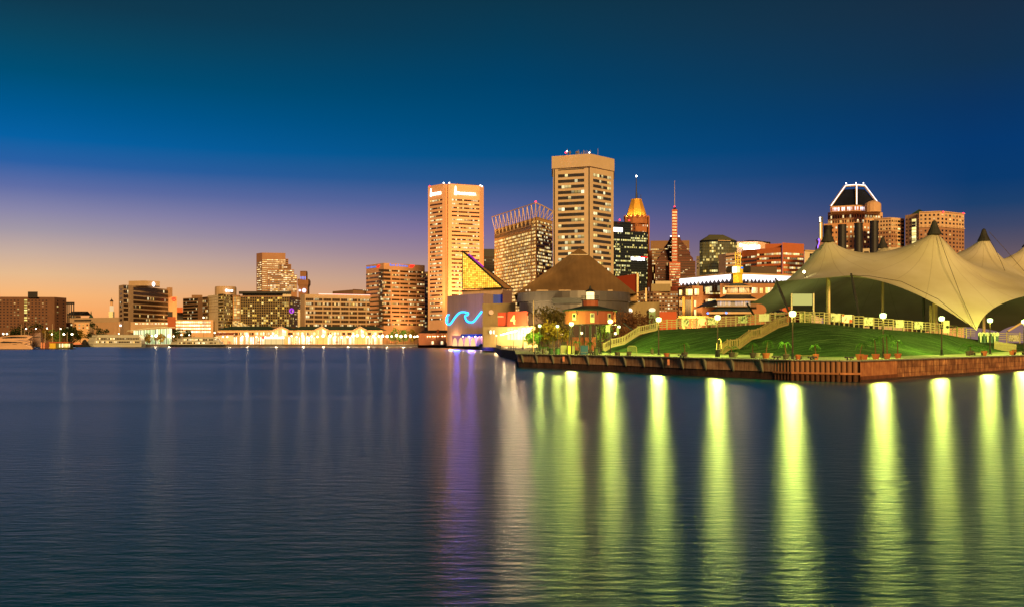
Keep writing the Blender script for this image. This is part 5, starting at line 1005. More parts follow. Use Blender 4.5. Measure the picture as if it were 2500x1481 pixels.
# ------------------------------------------------------------------ boats
HW = wall('white_gelcoat', 'b4ae9c', .35, .04, .3, spec=.5); HD = wall('navy_hull', '16181e', .4, .05, .3); HG = win('cabin_glass', lit=.4, run=1, s=1.7, dark='15130f', mcol='c8b490', mull=.18, col='ffc060', col2='ffe8b0')
def ship(name, label, px0, px1, d, decks, hull_h, hm, bow=-1, beam=9, trim=None):
    x0, x1 = X(px0, d), X(px1, d); L = x1 - x0; r = empty(name, ((x0 + x1) / 2, d, 0), label, 'boat')
    def plan(i, f0, f1, w):     # pointed at the bow end
        a, c = x0 + L * f0, x0 + L * f1; bl_ = (c - a) * .16
        pts = [(a, d), (a + bl_, d - w / 2), (c, d - w / 2), (c, d + w / 2), (a + bl_, d + w / 2)] if bow < 0 else [(a, d - w / 2), (c - bl_, d - w / 2), (c, d), (c - bl_, d + w / 2), (a, d + w / 2)]
        return pts
    MB().prism(plan(0, .03, .98, beam * .9), -.3, hull_h, plan(0, 0, 1, beam)).build('hull', hm, r)
    if trim: MB().prism(plan(0, -.002, 1.002, beam * 1.01), hull_h - .25, hull_h - .05).build('hull_stripe', trim, r)
    z = hull_h
    for k, (f0, f1, h, w, wb) in enumerate(decks):
        dh = MB().prism(plan(0, f0, f1, beam * w), z + .01, z + h, plan(0, f0 + .015, f1, beam * w * .97)).build('deck_house', HW, r)
        MB().prism(plan(0, f0 - .01, f1 + .005, beam * w * 1.06), z + h + .01, z + h + .18).build('deck_roof', HW, dh)
        if wb:
            a, c = x0 + L * (f0 + (f1 - f0) * (.2 if bow < 0 else .03)), x0 + L * (f1 - (f1 - f0) * (.2 if bow > 0 else .03)); u = random.randint(0, 500)
            MB().slab((a, d - beam * w / 2), (c, d - beam * w / 2), z + h * .3, z + h * .82, .08, .2, uv=(u, u + max(2, int((c - a) / 1.6)), nextv())).build('window_band', HG, dh, fix=False)
        z += h + .2
    MB().tube([((x0 + x1) / 2, d, z), ((x0 + x1) / 2, d, z + 2.5)], .12, 5).build('mast', HW, r)
    return r
ship('cruise_boat', 'white three-deck cruise boat with dark window rows beside the marina', 209, 352, 1010, [(.02, .985, 3.2, .95, True), (.05, .97, 3.2, .9, True), (.10, .95, 2.4, .85, False)], 3.0, HW, beam=12, trim=HD)
ship('cruise_boat', 'low dark-hulled dinner boat with two window rows before the garage', 412, 549, 1020, [(.03, .95, 3.0, .95, True), (.14, .9, 3.2, .9, True), (.2, .85, .9, .8, False)], 2.2, HD, beam=11)
def yacht(label, px0, px1, d, prof, glass, hm, beam=6.5):
    """hull and superstructure as one swept side profile (pixel columns and rows), narrowing to the bow"""
    r = empty('motor_yacht', P((px0 + px1) / 2, d, 0), label, 'yacht')
    def side(poly, w, name, mat, par):
        n = len(poly); vs = []
        for s_ in (-1, 1):
            for px, y in poly:
                f = max(0.0, min(1.0, (px - px0) / (px1 - px0))); ww = w * (1 - max(0, f - .45) ** 1.6 * 2.2); vs.append((X(px, d), d + s_ * max(.15, ww) / 2, Z(y, d)))
        return MB().add(vs, [tuple(range(n)), tuple(range(n, 2 * n))[::-1]] + [(i, (i + 1) % n, n + (i + 1) % n, n + i) for i in range(n)]).build(name, mat, par)
    h = side(prof[0], beam, 'hull', hm, r); sp = side(prof[1], beam * .82, 'superstructure', hm, r)
    for g in glass: side(g, beam * .86, 'window_band', B_glass, sp)
    side([(px0, prof[2] - 1.6), (px1 - 4, prof[2] - 1.2), (px1 - 4, prof[2]), (px0, prof[2])], beam * 1.02, 'waterline_stripe', HD, h)
    return r
YH = wall('orange_lit_gelcoat', 'd4a888', .35, .05, .3, spec=.5)
yacht('sleek low motor yacht with a long dark windscreen at the marina edge', -60, 82, 630, [[(-60, 836), (10, 836), (58, 838), (77, 843), (81, 850), (78, 852), (-60, 852)], [(-20, 837), (4, 833.5), (20, 828.5), (40, 828), (60, 831), (75, 834), (62, 838), (-20, 838)], 852], [[(4, 835), (14, 832), (57, 834.5), (57, 836), (4, 835.6)], [(34, 839.5), (57, 837.2), (62, 839), (36, 840)]], YH)
yacht('larger yacht moored behind the sleek one with a raised open bridge', -50, 86, 680, [[(-50, 826), (60, 827), (80, 831), (76, 846), (-50, 846)], [(-30, 826.5), (30, 818), (66, 816.5), (82, 820), (70, 828), (-30, 828)], 846], [[(10, 823), (34, 820.5), (70, 822), (66, 824), (10, 824.5)]], YH)
yacht('tall mauve yacht moored stern-on between wooden piles', 72, 104, 700, [[(72, 832), (84, 824), (101, 822), (103, 846), (74, 846)], [(78, 825), (90, 812), (100, 810), (103, 823), (80, 826)], 846], [[(86, 822), (99, 820), (100, 821.5), (85, 824)]], wall('mauve_hull', '8a6a60', .4, .05, .3))
r_ = empty('houseboat', P(150, 655, 0), 'floating yellow ticket kiosk and deck at the marina end', 'floating kiosk')
MB().box(X(92, 655), 650, -.2, X(173, 655), 662, .55).build('pontoon', B_dark, r_); MB().box(X(126, 655), 652, .56, X(141, 655), 659, 4.0).build('yellow_cabin', B_yellow, r_); MB().box(X(143, 655), 652, .56, X(172, 655), 659, 4.6).build('green_cabin', wall('olive_cabin', '6c7040', .7, .15, .5), r_); MB().box(X(105, 655), 652, .56, X(114.5, 655), 658, 4.4).build('salmon_cabin', SA, r_)
MB().slab(P(144, 651.9), P(171, 651.9), 1.2, 3.6, .1, uv=(0, 8, nextv())).build('window_band', W_room, r_, fix=False); MB().box(X(125, 655), 651.5, 4.01, X(173, 655), 660, 4.75).build('roof_deck', B_red, r_)
r_ = empty('harbour_workboat', P(190, 1000, 0), 'small dark workboat with a black crane at the bow of the cruise boat', 'boat'); MB().prism([P(173, 1000), P(178, 996), P(218, 996), P(218, 1004), P(178, 1004)], -.2, 2.4).build('hull', HD, r_); MB().lathe(P(207, 1000, 2.41), [(2.2, 0), (2.8, 2), (1.6, 4.2), (.3, 5.2)], 9).build('crane_cab', B_dark, r_)
mb = MB()
MB().box(X(180, 1000), 998, 2.41, X(200, 1000), 1002, 4.2).build('cabin', SA, r_)
PW = wall('pile_timber', '5a4232', .9, .2, .5)
for px, y0, d, lb in ((13, 815, 690, 'lone mooring post among the yachts'), (83, 811, 655, 'dark mooring post beside the sleek yacht bow'), (101, 809, 655, 'dark mooring post before the striped yacht'), (104.5, 811, 652, 'short mooring post touching the floating kiosk'), (75, 829, 648, 'pale thin post behind the yacht bow')):
    tag(MB().lathe(P(px, d, -1), [(.32, 0), (.28, Z(y0, d) + 1)], 7).build('mooring_post', PW), lb, 'post', 'marina mooring posts')

# ------------------------------------------------------------------ trees
def leafmat(name, a, b, sc=.6):
    m, t, o = newmat(name); g = N(t, 'ShaderNodeTexCoord'); n = N(t, 'ShaderNodeTexNoise', inp={'Scale': sc, 'Detail': 2.0}); t.links.new(g.outputs['Object'], n.inputs['Vector'])
    p = N(t, 'ShaderNodeBsdfPrincipled', inp={'Roughness': .7, 'Specular IOR Level': .2}); t.links.new(ramp(t, n.outputs[0], [(.35, a), (.65, b)], 'LINEAR'), p.inputs['Base Color'])
    tr = N(t, 'ShaderNodeBsdfTranslucent'); tr.inputs[0].default_value = lin(b); mx = N(t, 'ShaderNodeMixShader', inp={0: .3}); t.links.new(p.outputs[0], mx.inputs[1]); t.links.new(tr.outputs[0], mx.inputs[2]); t.links.new(mx.outputs[0], o.inputs[0]); return m
L_dark = leafmat('dark_leaves', '182410', '3a4a1c'); L_green = leafmat('green_leaves', '3c6424', '80a044'); L_aut = leafmat('turning_leaves', '5a4a1c', 'b09038'); L_red = leafmat('rust_leaves', '4a2c1c', '8a6040'); L_palm = leafmat('palm_leaves', '1c3a14', '507a30', 2)
L_mid = leafmat('olive_leaves', '3c3a1c', '6e6030')
BARK = wall('bark', '5c4030', .9, .2, 2)
def tree(px, d, h, w, mat, label, n=500, leaf=.5, zb=GZ, group=None, trunk=.3):
    c = P(px, d, zb); r = empty('tree', c, label, 'tree', group); rs = random.Random(int(px * 7 + d))
    mb = MB().tube([c, c + Vector((rs.uniform(-.3, .3), 0, h * trunk)), c + Vector((rs.uniform(-.5, .5), 0, h * .7))], [h * .028, h * .022, h * .006], 6)
    cl = []
    for k in range(9):
        a = rs.uniform(0, 6.28); rr_ = rs.uniform(.15, .42) * w; z = h * rs.uniform(trunk + .12, .86); q = c + Vector((rr_ * math.cos(a), rr_ * math.sin(a), z)); cl.append((q, w * rs.uniform(.16, .27)))
        mb.tube([c + Vector((0, 0, h * rs.uniform(trunk * .8, .55))), q], [h * .012, h * .003], 4)
    cl.append((c + Vector((0, 0, h * .82)), w * .22)); mb.build('trunk', BARK, r, fix=False)
    vs = []; fs = []
    for i in range(n):
        q, s_ = rs.choice(cl); v = Vector((rs.gauss(0, 1), rs.gauss(0, 1), rs.gauss(0, .8))).normalized() * s_ * rs.uniform(.55, 1.12); p = q + v
        a = Vector((rs.gauss(0, 1), rs.gauss(0, 1), rs.gauss(0, 1))).normalized() * leaf; b = a.cross(Vector((rs.gauss(0, 1), rs.gauss(0, 1), rs.gauss(0, 1)))).normalized() * leaf * .6
        k = len(vs); vs += [p - a, p + b, p + a, p - b]; fs.append((k, k + 1, k + 2, k + 3))
    MB().add(vs, fs).build('crown', mat, r, fix=False); return r
# at the foot of the lighthouse
for px, d, h, w, mt, lb, n in ((1338, 262, 11.5, 10, L_mid, 'broad dark tree nearest the red box marked 4', 1300), (1362, 275, 11, 9, L_mid, 'dark tree between the red box and the lighthouse', 1100), (1325, 246, 6.5, 6.5, L_aut, 'yellowing tree under the globe lamps', 800), (1352, 240, 7, 7, L_aut, 'golden tree lit by the lamps beside the lighthouse piles', 900), (1548, 300, 11.5, 11.5, L_red, 'round rust-leaved tree behind the first stair', 1500), (1526, 262, 7.5, 7, L_red, 'smaller russet tree beside the leaning post', 700), (1300, 235, 4.2, 4, L_green, 'small bright green tree by the flagpole', 500), (1470, 262, 7, 6, L_green, 'thin green tree behind the lighthouse piles', 500)):
    tree(px, d, h, w, mt, lb, n, .34)
# along the marina and far quay
for i, (px, d, yt, w, mt, lb) in enumerate(((-8, 1000, 800, 14, L_dark, 'dark quay tree at the marina edge of the photo'), (32, 1010, 797, 15, L_dark, 'tree before the lit stair of the brick block'), (52, 1060, 788, 20, L_dark, 'tallest dark tree before the brick block'), (84, 1060, 786, 22, L_dark, 'wide dark tree hiding the foot of the brick block'), (112, 1010, 802, 12, L_aut, 'bright yellow tree under a marina lamp'), (134, 1015, 803, 16, L_green, 'green tree behind the floating kiosk'), (158, 1020, 798, 15, L_dark, 'dark tree before the orange-lit warehouse'), (178, 1020, 795, 16, L_dark, 'dark tree between the two warehouses'), (196, 1030, 803, 12, L_aut, 'yellowish tree behind the workboat'), (226, 1120, 782, 15, L_dark, 'tree standing before the small dome'), (248, 1080, 800, 14, L_dark, 'low dark tree behind the cruise boat'), (440, 1062, 800, 17, L_dark, 'leafy dark tree before the parking garage'), (458, 1062, 802, 13, L_dark, 'smaller tree at the garage corner'), (360, 1062, 812, 12, L_aut, 'yellow-green tree at the stern of the cruise boat'), (392, 1060, 812, 12, L_aut, 'low lit tree between the two cruise boats'), (965, 1062, 799, 15, L_green, 'round green tree past the end of the longest hall'), (985, 1062, 801, 13, L_green, 'green tree before the bank tower'), (1006, 1062, 803, 11, L_aut, 'last small tree before the pier house'), (1128, 640, 838, 3, L_dark, 'tiny clipped shrub on the neon wave quay'))):
    hh = Z(yt, d) - GZ
    if hh < 2: continue
    tree(px, d, hh, w, mt, lb, 380, .95, trunk=.15)

# ------------------------------------------------------------------ lamps
LP = wall('lamp_post_brown', '3c2c22', .6, .1, 2); LPd = wall('lamp_post_dark', '1c1e1a', .6, .1, 2)
def glassmat(name, col, s):
    m, t, o = newmat(name); a = N(t, 'ShaderNodeBsdfTransparent'); a.inputs[0].default_value = (.86, .86, .86, 1); e = N(t, 'ShaderNodeEmission', inp={1: s}); e.inputs[0].default_value = tuple(col) + (1,)
    x = N(t, 'ShaderNodeAddShader'); t.links.new(a.outputs[0], x.inputs[0]); t.links.new(e.outputs[0], x.inputs[1]); t.links.new(x.outputs[0], o.inputs[0]); m.cycles.emission_sampling = 'NONE'; return m
E_lamp = glassmat('lamp_glass', (.70, 1.0, .30), 2.5)
LAMPS = [(1395, 181, 'tall promenade lamp in line with the lighthouse piles'), (1490, 169, 'tall promenade lamp at the foot of the first stair'), (1608, 152.7, 'tall promenade lamp before the smooth part of the lawn'), (1752, 140, 'tall promenade lamp with a black bin at its foot'), (1935, 117, 'tallest-looking promenade lamp, above the bend of the quay wall'), (2156, 127, 'tall promenade lamp standing among the potted palms'), (2299, 148, 'slender promenade lamp before the hanging white banner'), (2417, 160, 'promenade lamp beside the green arched panel'), (2500, 172, 'promenade lamp cut by the frame edge')]
def lamp_post(px, d, z, label, h=5.6, group='tall green-white promenade lamps', em=E_lamp, col=(.84, 1.0, .13), pw=6200, s=1.0, pm=LP, lit=True):
    c = P(px, d, z); r = empty('street_lamp', c, label, 'street lamp', group)
    MB().lathe(c, [(.32 * s, 0), (.32 * s, .08), (.17 * s, .14), (.15 * s, .8), (.11 * s, .9)], 10).build('base', LPd, r)
    MB().lathe(c, [(.105 * s, .88), (.07 * s, h - .5 * s)], 10).build('pole', pm, r)
    hd = MB().lathe(c, [(.10 * s, h - .5 * s), (.28 * s, h - .46 * s), (.39 * s, h - .36 * s), (.43 * s, h), (.38 * s, h + .1 * s), (.16 * s, h + .2 * s)], 10).build('lantern', em, r)
    lamp(c + Vector((0, 0, h - .16 * s)), pw, col, .36 * s)
    MB().lathe(c, [(.16 * s, h + .2 * s), (.10 * s, h + .26 * s), (.03 * s, h + .34 * s)], 8).build('cap', LPd, hd)
    return r
for px, d, lb in LAMPS:
    z = prom_z(px, d); lamp_post(px, d, z, lb)
E_globe = glassmat('globe_glass', (.75, 1, .4), 2.5); E_or = glassmat('orange_globe', (1, .72, .34), 2.5)
for px, d, yl, e_, lb in ((1317.6, 228, 792.5, 0, 'green-white globe lamp beside the flagpole'), (1361, 227, 793.5, 0, 'green-white globe lamp midway between flagpole and lighthouse'), (1338, 262, 810, 1, 'orange globe lamp in front of the broad dark tree'), (1370.5, 270, 813, 1, 'small orange lamp just before the lighthouse piles'), (1419.5, 262, 810, 1, 'orange globe lamp under the lighthouse'), (1511, 235, 795, 0, 'small white lamp beside the first stair'), (1503, 250, 811, 1, 'low orange lamp behind the first stair'), (1277.5, 330, 800, 1, 'highest orange lamp before the red box'), (1254, 380, 808, 1, 'warm lamp under the numeral'), (1303, 300, 813, 1, 'warm lamp just behind the flagpole'), (1309, 306, 813.5, 1, 'warm lamp close behind the flagpole lamp'), (1276, 300, 815, 1, 'warm lamp lighting the cream wall under the red box'), (1212, 430, 817, 1, 'warm lamp below the three oval windows'), (1187, 460, 817, 1, 'dim lamp at the corner of the olive building'), (1357, 280, 815, 1, 'tiny lamp between the golden trees')):
    z0 = GZ; h = Z(yl, d) - GZ - .1
    lamp_post(px, d, z0, lb, h, 'smaller lamps round the lighthouse', E_or if e_ else E_globe, (1, .62, .25) if e_ else (.84, 1, .16), 3000 if e_ else 5500, s=.9 if e_ else .85, pm=LPd)
# far quay lamps
E_far = glassmat('far_lamp_glass', (1, .80, .44), 8); E_far2 = glassmat('far_lamp_small', (1, .84, .55), 5)
FL = [(8, 816, 1), (17, 816, 1), (64, 803, 0), (88, 803, 0), (115, 802, 0), (127, 817, 1), (148, 803, 0), (156, 817, 2), (176, 817, 2), (190, 817, 1), (290, 815, 0), (300, 822, 0), (318, 823, 0), (371, 821, 1), (381, 821.5, 3), (412, 822, 3), (424, 821.5, 1), (443, 818, 1), (462, 818, 0), (497, 776, 1), (524, 813, 1), (544, 823, 1), (555, 823, 1), (592, 822, 1), (603.5, 822, 3), (626, 823, 1), (648, 824, 1), (662, 822, 2), (674, 822, 3), (690, 823, 1), (712, 821, 1), (724, 823, 1), (739, 822, 3), (750, 824, 1), (761, 822, 2), (775, 823, 2), (789, 822, 3), (806, 822, 3), (818, 823, 2), (834, 824, 2), (848, 823, 2), (862, 822, 3), (872, 821, 3), (886, 822, 3), (897, 823, 2), (912, 823, 3), (925, 822, 2), (934, 822, 3), (945, 823, 3), (956, 822, 2), (968, 821, 3), (979, 823, 3), (990, 822, 3), (1002, 822, 3), (1012, 823, 2), (1019, 822, 2)]
proto = {}
for i, (px, y, k) in enumerate(FL):
    d = 1046 if px > 182 else 890; c = P(px, d, GZ); h = Z(y, d) - GZ; s_ = (.55, .75, .9, 1.35)[k]
    near = 'the marina' if px < 200 else 'the white cruise boat' if px < 370 else 'the visitor centre' if px < 415 else 'the parking garage' if px < 525 else 'the halls beside the dinner boat' if px < 660 else 'the short hall' if px < 708 else 'the longest hall' if px < 940 else 'the trees past the halls'
    r = empty('quay_lamp', c, 'small bright lamp on the far quay before ' + near, 'street lamp', 'lamps along the far quay')
    MB().lathe(c, [(.14, 0), (.09, h)], 5).build('pole', LPd, r); MB().lathe(c, [(.1, h), (s_ * .9, h + s_ * .4), (s_, h + s_), (s_ * .6, h + s_ * 1.7), (.1, h + s_ * 1.9)], 7).build('lantern', E_far if k > 1 else E_far2, r)
for px, pw in ((380, 14000), (412, 12000), (603, 9000), (674, 12000), (740, 14000), (790, 16000), (850, 16000), (900, 16000), (945, 18000), (985, 18000), (560, 6000), (160, 9000), (60, 7000)): lamp(PP(px, 822, 1043 if px > 200 else 880), pw * .8, (1, .72, .36), 1.0)
# floodlights at the feet of the bright towers
for px, d, pw, tx, ty, td in ((1062, 930, 240000, 1062, 600, 965), (1140, 925, 420000, 1140, 600, 965), (1140, 925, 200000, 1140, 760, 965), (1200, 790, 120000, 1260, 660, 860), (1300, 780, 160000, 1290, 640, 860), (990, 1100, 60000, 990, 730, 1150), (424, 1170, 60000, 424, 740, 1210), (556, 1120, 18000, 556, 708, 1152), (1930, 710, 40000, 1930, 640, 760), (1560, 1030, 60000, 1556, 600, 1080), (2080, 830, 30000, 2080, 575, 870), (1650, 900, 50000, 1647, 660, 960)):
    lamp(P(px, d, 14), pw, (1, .52, .18), 2.0, 'SPOT', PP(tx, ty, td), 75)

# ------------------------------------------------------------------ the big tensile tent
def tent():
    per = [(2385, 178, Z(806, 178), 3.0, 2.0), (2078, 185, Z(672, 185), 1.5, 0), (1893, 200, Z(686, 200), 1.5, -.2), (1823, 224, Z(742, 224), 1.5, 1.0), (1870, 240, Z(767, 240), 3, 1.5),
           (1925, 276, 13.2, 2.5, .5), (2060, 290, 8.2, 4, 1.5), (2250, 292, 7.2, 4, 1.5), (2440, 285, 7.4, 4, 1.5), (2640, 262, 9, 3, 1), (2640, 205, 14.5, 2, .5), (2570, 190, Z(712, 190), 3.2, 1.2)]
    n = len(per); pts = []; zs = []
    cen = sum((P(a[0], a[1]) for a in per), Vector()) / n
    for i in range(n):
        px, d, z, inn, bow = per[i]; A = P(px, d); B = P(per[(i + 1) % n][0], per[(i + 1) % n][1]); z2 = per[(i + 1) % n][2]; L = (B - A).length; k = max(3, int(L / 1.5)); nn = Vector((-(B - A).y, (B - A).x, 0)).normalized()
        if nn.dot(cen - (A + B) / 2) < 0: nn = -nn
        for j in range(k): f = j / k; q = A.lerp(B, f) + nn * inn * 4 * f * (1 - f); pts.append(q.xy.copy()); zs.append(z + (z2 - z) * f + bow * 4 * f * (1 - f))
    nb = len(pts)
    lines = [ # ridge cables: (px, d, z)
        [(2024, 215, 588), (2060, 213, 607), (2090, 211, 615), (2120, 210, 618), (2160, 209, 614), (2200, 208, 603), (2240, 206, 586), (2275, 205, 570)],
        [(2290, 205, 570), (2320, 203, 611), (2352, 200, 648), (2398, 198, 681), (2444, 195, 700), (2500, 192, 711), (2570, 190, 712)],
        [(2015, 215, 588), (2003, 213, 617), (1985, 209, 654), (1968, 205, 678)],
        [(2410, 227, 586), (2433, 226, 616), (2456, 224, 645), (2500, 221, 680), (2560, 216, 700)],
        [(2390, 228, 586), (2355, 231, 613), (2320, 234, 625), (2270, 238, 632), (2215, 242, 630), (2180, 245, 612), (2158, 246, 603)],
        [(2500, 245, 602), (2475, 243, 617), (2449, 240, 632)]]
    pin = {}
    def addp(x, y, z): pts.append(Vector((x, y))); zs.append(z); pin[len(pts) - 1] = z
    for ln in lines:
        for (a, d0, y0), (b, d1, y1) in zip(ln[:-1], ln[1:]):
            A, B = PP(a, y0, d0), PP(b, y1, d1); k = max(1, int((B - A).length / 1.4))
            for j in range(k): q = A.lerp(B, j / k); addp(q.x, q.y, q.z)
        addp(*PP(ln[-1][0], ln[-1][2], ln[-1][1]))
    peaks = [(2021, 215, 588, 562, 1.35), (2281, 205, 570, 541, 1.35), (2402, 228, 586, 561, 1.3), (2155, 246, 603, 582, 1.2), (2510, 245, 600, 588, 1.3)]
    for px, d, yc, ya, rr_ in peaks:
        c = P(px, d); z = Z(yc, d)
        for k in range(8): a = k * math.pi / 4; addp(c.x + rr_ * math.cos(a), c.y + rr_ * math.sin(a), z)
    bd = [pts[i] for i in range(nb)]
    def inside(x, y):
        r = False; j = nb - 1
        for i in range(nb):
            a, b = bd[i], bd[j]
            if (a.y > y) != (b.y > y) and x < (b.x - a.x) * (y - a.y) / (b.y - a.y) + a.x: r = not r
            j = i
        return r
    xs = [p.x for p in bd]; ys = [p.y for p in bd]; st = 1.6
    ex = [p.copy() for p in pts]; cell = {}
    for p in ex: cell.setdefault((int(p.x // st), int(p.y // st)), []).append(p)
    y = min(ys); row = 0
    while y < max(ys):
        x = min(xs) + (row % 2) * st / 2
        while x < max(xs):
            if inside(x, y):
                cx, cy = int(x // st), int(y // st)
                if all((q.x - x) ** 2 + (q.y - y) ** 2 > (.6 * st) ** 2 for i in (-1, 0, 1) for j in (-1, 0, 1) for q in cell.get((cx + i, cy + j), ())): pts.append(Vector((x, y))); zs.append(18.0)
            x += st
        y += st * .87; row += 1
    vo, eo, fo, ov, oe, of = delaunay_2d_cdt(pts, [(i, (i + 1) % nb) for i in range(nb)], [], 1, 1e-4)
    z = np.full(len(vo), 17.0); fixed = np.zeros(len(vo), bool)
    for i, src in enumerate(ov):
        for s_ in src:
            if s_ < nb or s_ in pin: z[i] = zs[s_]; fixed[i] = True
    e = np.array(eo); 
    ii = np.concatenate([e[:, 0], e[:, 1]]); jj = np.concatenate([e[:, 1], e[:, 0]]); dg = np.bincount(ii, minlength=len(vo)).astype(float)
    for _ in range(700):
        s_ = np.bincount(ii, weights=z[jj], minlength=len(vo)) / dg; z = np.where(fixed, z, z + 1.0 * (s_ - z))
    # one light smoothing so the ridge cables do not crease
    for _ in range(2): s_ = np.bincount(ii, weights=z[jj], minlength=len(vo)) / dg; z[nb:] = .6 * z[nb:] + .4 * s_[nb:]
    r = empty('tensile_tent', P(2200, 220, 6), 'huge white tensile tent with dark-capped peaks on the grass mound', 'tent')
    m, t, o = newmat('tent_membrane'); g = N(t, 'ShaderNodeTexCoord'); n1 = N(t, 'ShaderNodeTexNoise', inp={'Scale': .12, 'Detail': 5.0}); t.links.new(g.outputs['Object'], n1.inputs['Vector'])
    p = N(t, 'ShaderNodeBsdfPrincipled', inp={'Roughness': .75, 'Specular IOR Level': .2}); t.links.new(ramp(t, n1.outputs[0], [(.35, 'dccfa6'), (.65, 'eee3c2')], 'LINEAR'), p.inputs['Base Color'])
    tr = N(t, 'ShaderNodeBsdfTranslucent'); tr.inputs[0].default_value = lin('e0cc90'); mx = N(t, 'ShaderNodeMixShader', inp={0: .22}); t.links.new(p.outputs[0], mx.inputs[1]); t.links.new(tr.outputs[0], mx.inputs[2]); t.links.new(mx.outputs[0], o.inputs[0])
    pk = [(P(a[0], a[1]).xy) for a in peaks]; uvs = []
    for f in fo:
        cc = sum((vo[i] for i in f), Vector((0, 0))) / len(f); q = min(pk, key=lambda p_: (p_ - cc).length); a0 = math.atan2(cc.y - q.y, cc.x - q.x)
        uvs.append([((a0 + ((math.atan2(vo[i].y - q.y, vo[i].x - q.x) - a0 + math.pi) % (2 * math.pi) - math.pi)) * 20 / (2 * math.pi) + 50, (vo[i] - q).length) for i in f])
    uvn = N(t, 'ShaderNodeUVMap'); su = N(t, 'ShaderNodeSeparateXYZ'); t.links.new(uvn.outputs[0], su.inputs[0])
    dd_ = mth(t, 'MULTIPLY', mth(t, 'ABSOLUTE', mth(t, 'SUBTRACT', mth(t, 'FRACT', su.outputs[0]), .5)), su.outputs[1]); sm_ = mth(t, 'LESS_THAN', dd_, .22)
    old = p.inputs['Base Color'].links[0].from_socket; t.links.new(mixc(t, mth(t, 'MULTIPLY', sm_, .30), old, lin('8a7448')), p.inputs['Base Color'])
    MB().add([(v.x, v.y, zz) for v, zz in zip(vo, z)], [tuple(f) for f in fo], uvs).build('membrane', m, r, smooth=True, fix=False)
    for px, d, zz in ((1960, 225, 9), (2120, 225, 9), (2290, 235, 9), (2480, 235, 9)): lamp(P(px, d, zz), 400, (.8, .9, .34), .5)  # unseen lights added beneath the membrane to brighten its underside
    CAP = wall('peak_cap', '34322e', .7, .12, 1)
    for px, d, yc, ya, rr_ in peaks: c = P(px, d); MB().lathe((c.x, c.y, 0), [(rr_ * 1.12, Z(yc + 3, d)), (rr_ * .6, Z((yc + ya) / 2, d)), (rr_ * .32, Z(ya, d)), (.1, Z(ya - 3, d))], 14).build('peak_cap', CAP, r); MB().tube([(c.x, c.y, 4.2), (c.x, c.y, Z(yc, d))], .35, 8).build('mast', B_steel, r)
    CB_ = wall('cable', '4a3c28', .6, .1, 1)
    for pts_ in ([(2290, 570, 203.5), (2315, 640, 196), (2345, 720, 188), (2383, 803, 177.5)], [(2410, 572, 226), (2440, 630, 220), (2470, 700, 212)], [(2415, 566, 226), (2455, 610, 224), (2500, 662, 220)], [(2078, 672, 184), (2062 + 60, 674, 186), (2200, 687, 185), (2290, 730, 181), (2380, 803, 177.5)]):
        MB().tube([PP(*q) for q in pts_], .05, 4).build('cable', CB_, r)
    for (px, d, y0, px1, d1, y1) in ((2078, 185, 668, 2099, 182, 782), (1893, 200, 680, 1925, 197, 760), (1823, 224, 740, 1840, 222, 768), (2255, 196, 712, 2255, 196, 800), (2640, 205, 700, 2460, 200, 808)):
        MB().tube([PP(px, y0, d), PP((px + px1) / 2, (y0 + y1) / 2, (d + d1) / 2), PP(px1, y1, d1)], [.2, .3, .2], 8).build('strut', B_dark if px < 2500 else B_steel, r)
    for px, d, y0 in ((2023.5, 195, 685), (2272, 200, 745), (2286, 215, 740)): c = P(px, d); MB().lathe((c.x, c.y, 0), [(.3, 4), (.3, Z(y0, d))], 10).build('column', B_steel, r)
    c = PP(1963, 664, 203); MB().lathe(c, [(.05, -.25), (.28, 0), (.05, .25)], 8).build('spotlight', emi('tent_spot', 'fff0b0', 40, False), r)
    MB().tube([c, PP(1968, 682, 205)], .05, 4).build('spotlight_arm', B_dark, r)
tent()
r_ = empty('projection_screen', P(1962, 176, 7), 'blank pale projection screen hung on posts under the tent edge', 'screen'); d = 176
MB().box(X(1935, d), d, Z(745, d), X(1983, d), d + .15, Z(717, d)).build('cloth', emi('screen_lamplit_glow', (.60, .56, .16), 1.0, False), r_)  # cloth given a glow in place of the lamplight falling on it
for px in (1934, 1987.5): MB().box(X(px - 1.6, d), d + .2, top(1960).z - .5, X(px + 1.6, d), d + .5, Z(716, d)).build('post', B_cream, r_)

# ------------------------------------------------------------------ rail fence with banners on the mound
WOOD = wall('weathered_wood', 'a89c74', .85, .12, 3); WOODb = wall('stair_wood', '84704c', .85, .14, 3)
def bannermat(name, a, b, sc):
    m, t, o = newmat(name); g = N(t, 'ShaderNodeTexCoord'); n = N(t, 'ShaderNodeTexNoise', inp={'Scale': sc, 'Detail': 3.0, 'Distortion': 1.8}); t.links.new(g.outputs['Object'], n.inputs['Vector'])
    p = N(t, 'ShaderNodeBsdfPrincipled', inp={'Roughness': .8}); t.links.new(ramp(t, n.outputs[0], [(.40, a), (.47, b)], 'LINEAR'), p.inputs['Base Color']); t.links.new(p.outputs[0], o.inputs[0]); return m
BN1 = bannermat('sketched_banner', '5c6448', 'd4d8b0', 1.1); BN2 = bannermat('orange_banner', 'c85a30', 'fff0d8', .7)
fr_ = empty('rail_fence', top(1900), 'pale wooden rail fence with wide posts along the top of the lawn', 'fence')
mb = MB(); pxs = [1604]
while pxs[-1] < 2380: pxs.append(pxs[-1] + (24 if pxs[-1] < 2200 else 22))
FH = 1.75
posts = MB()
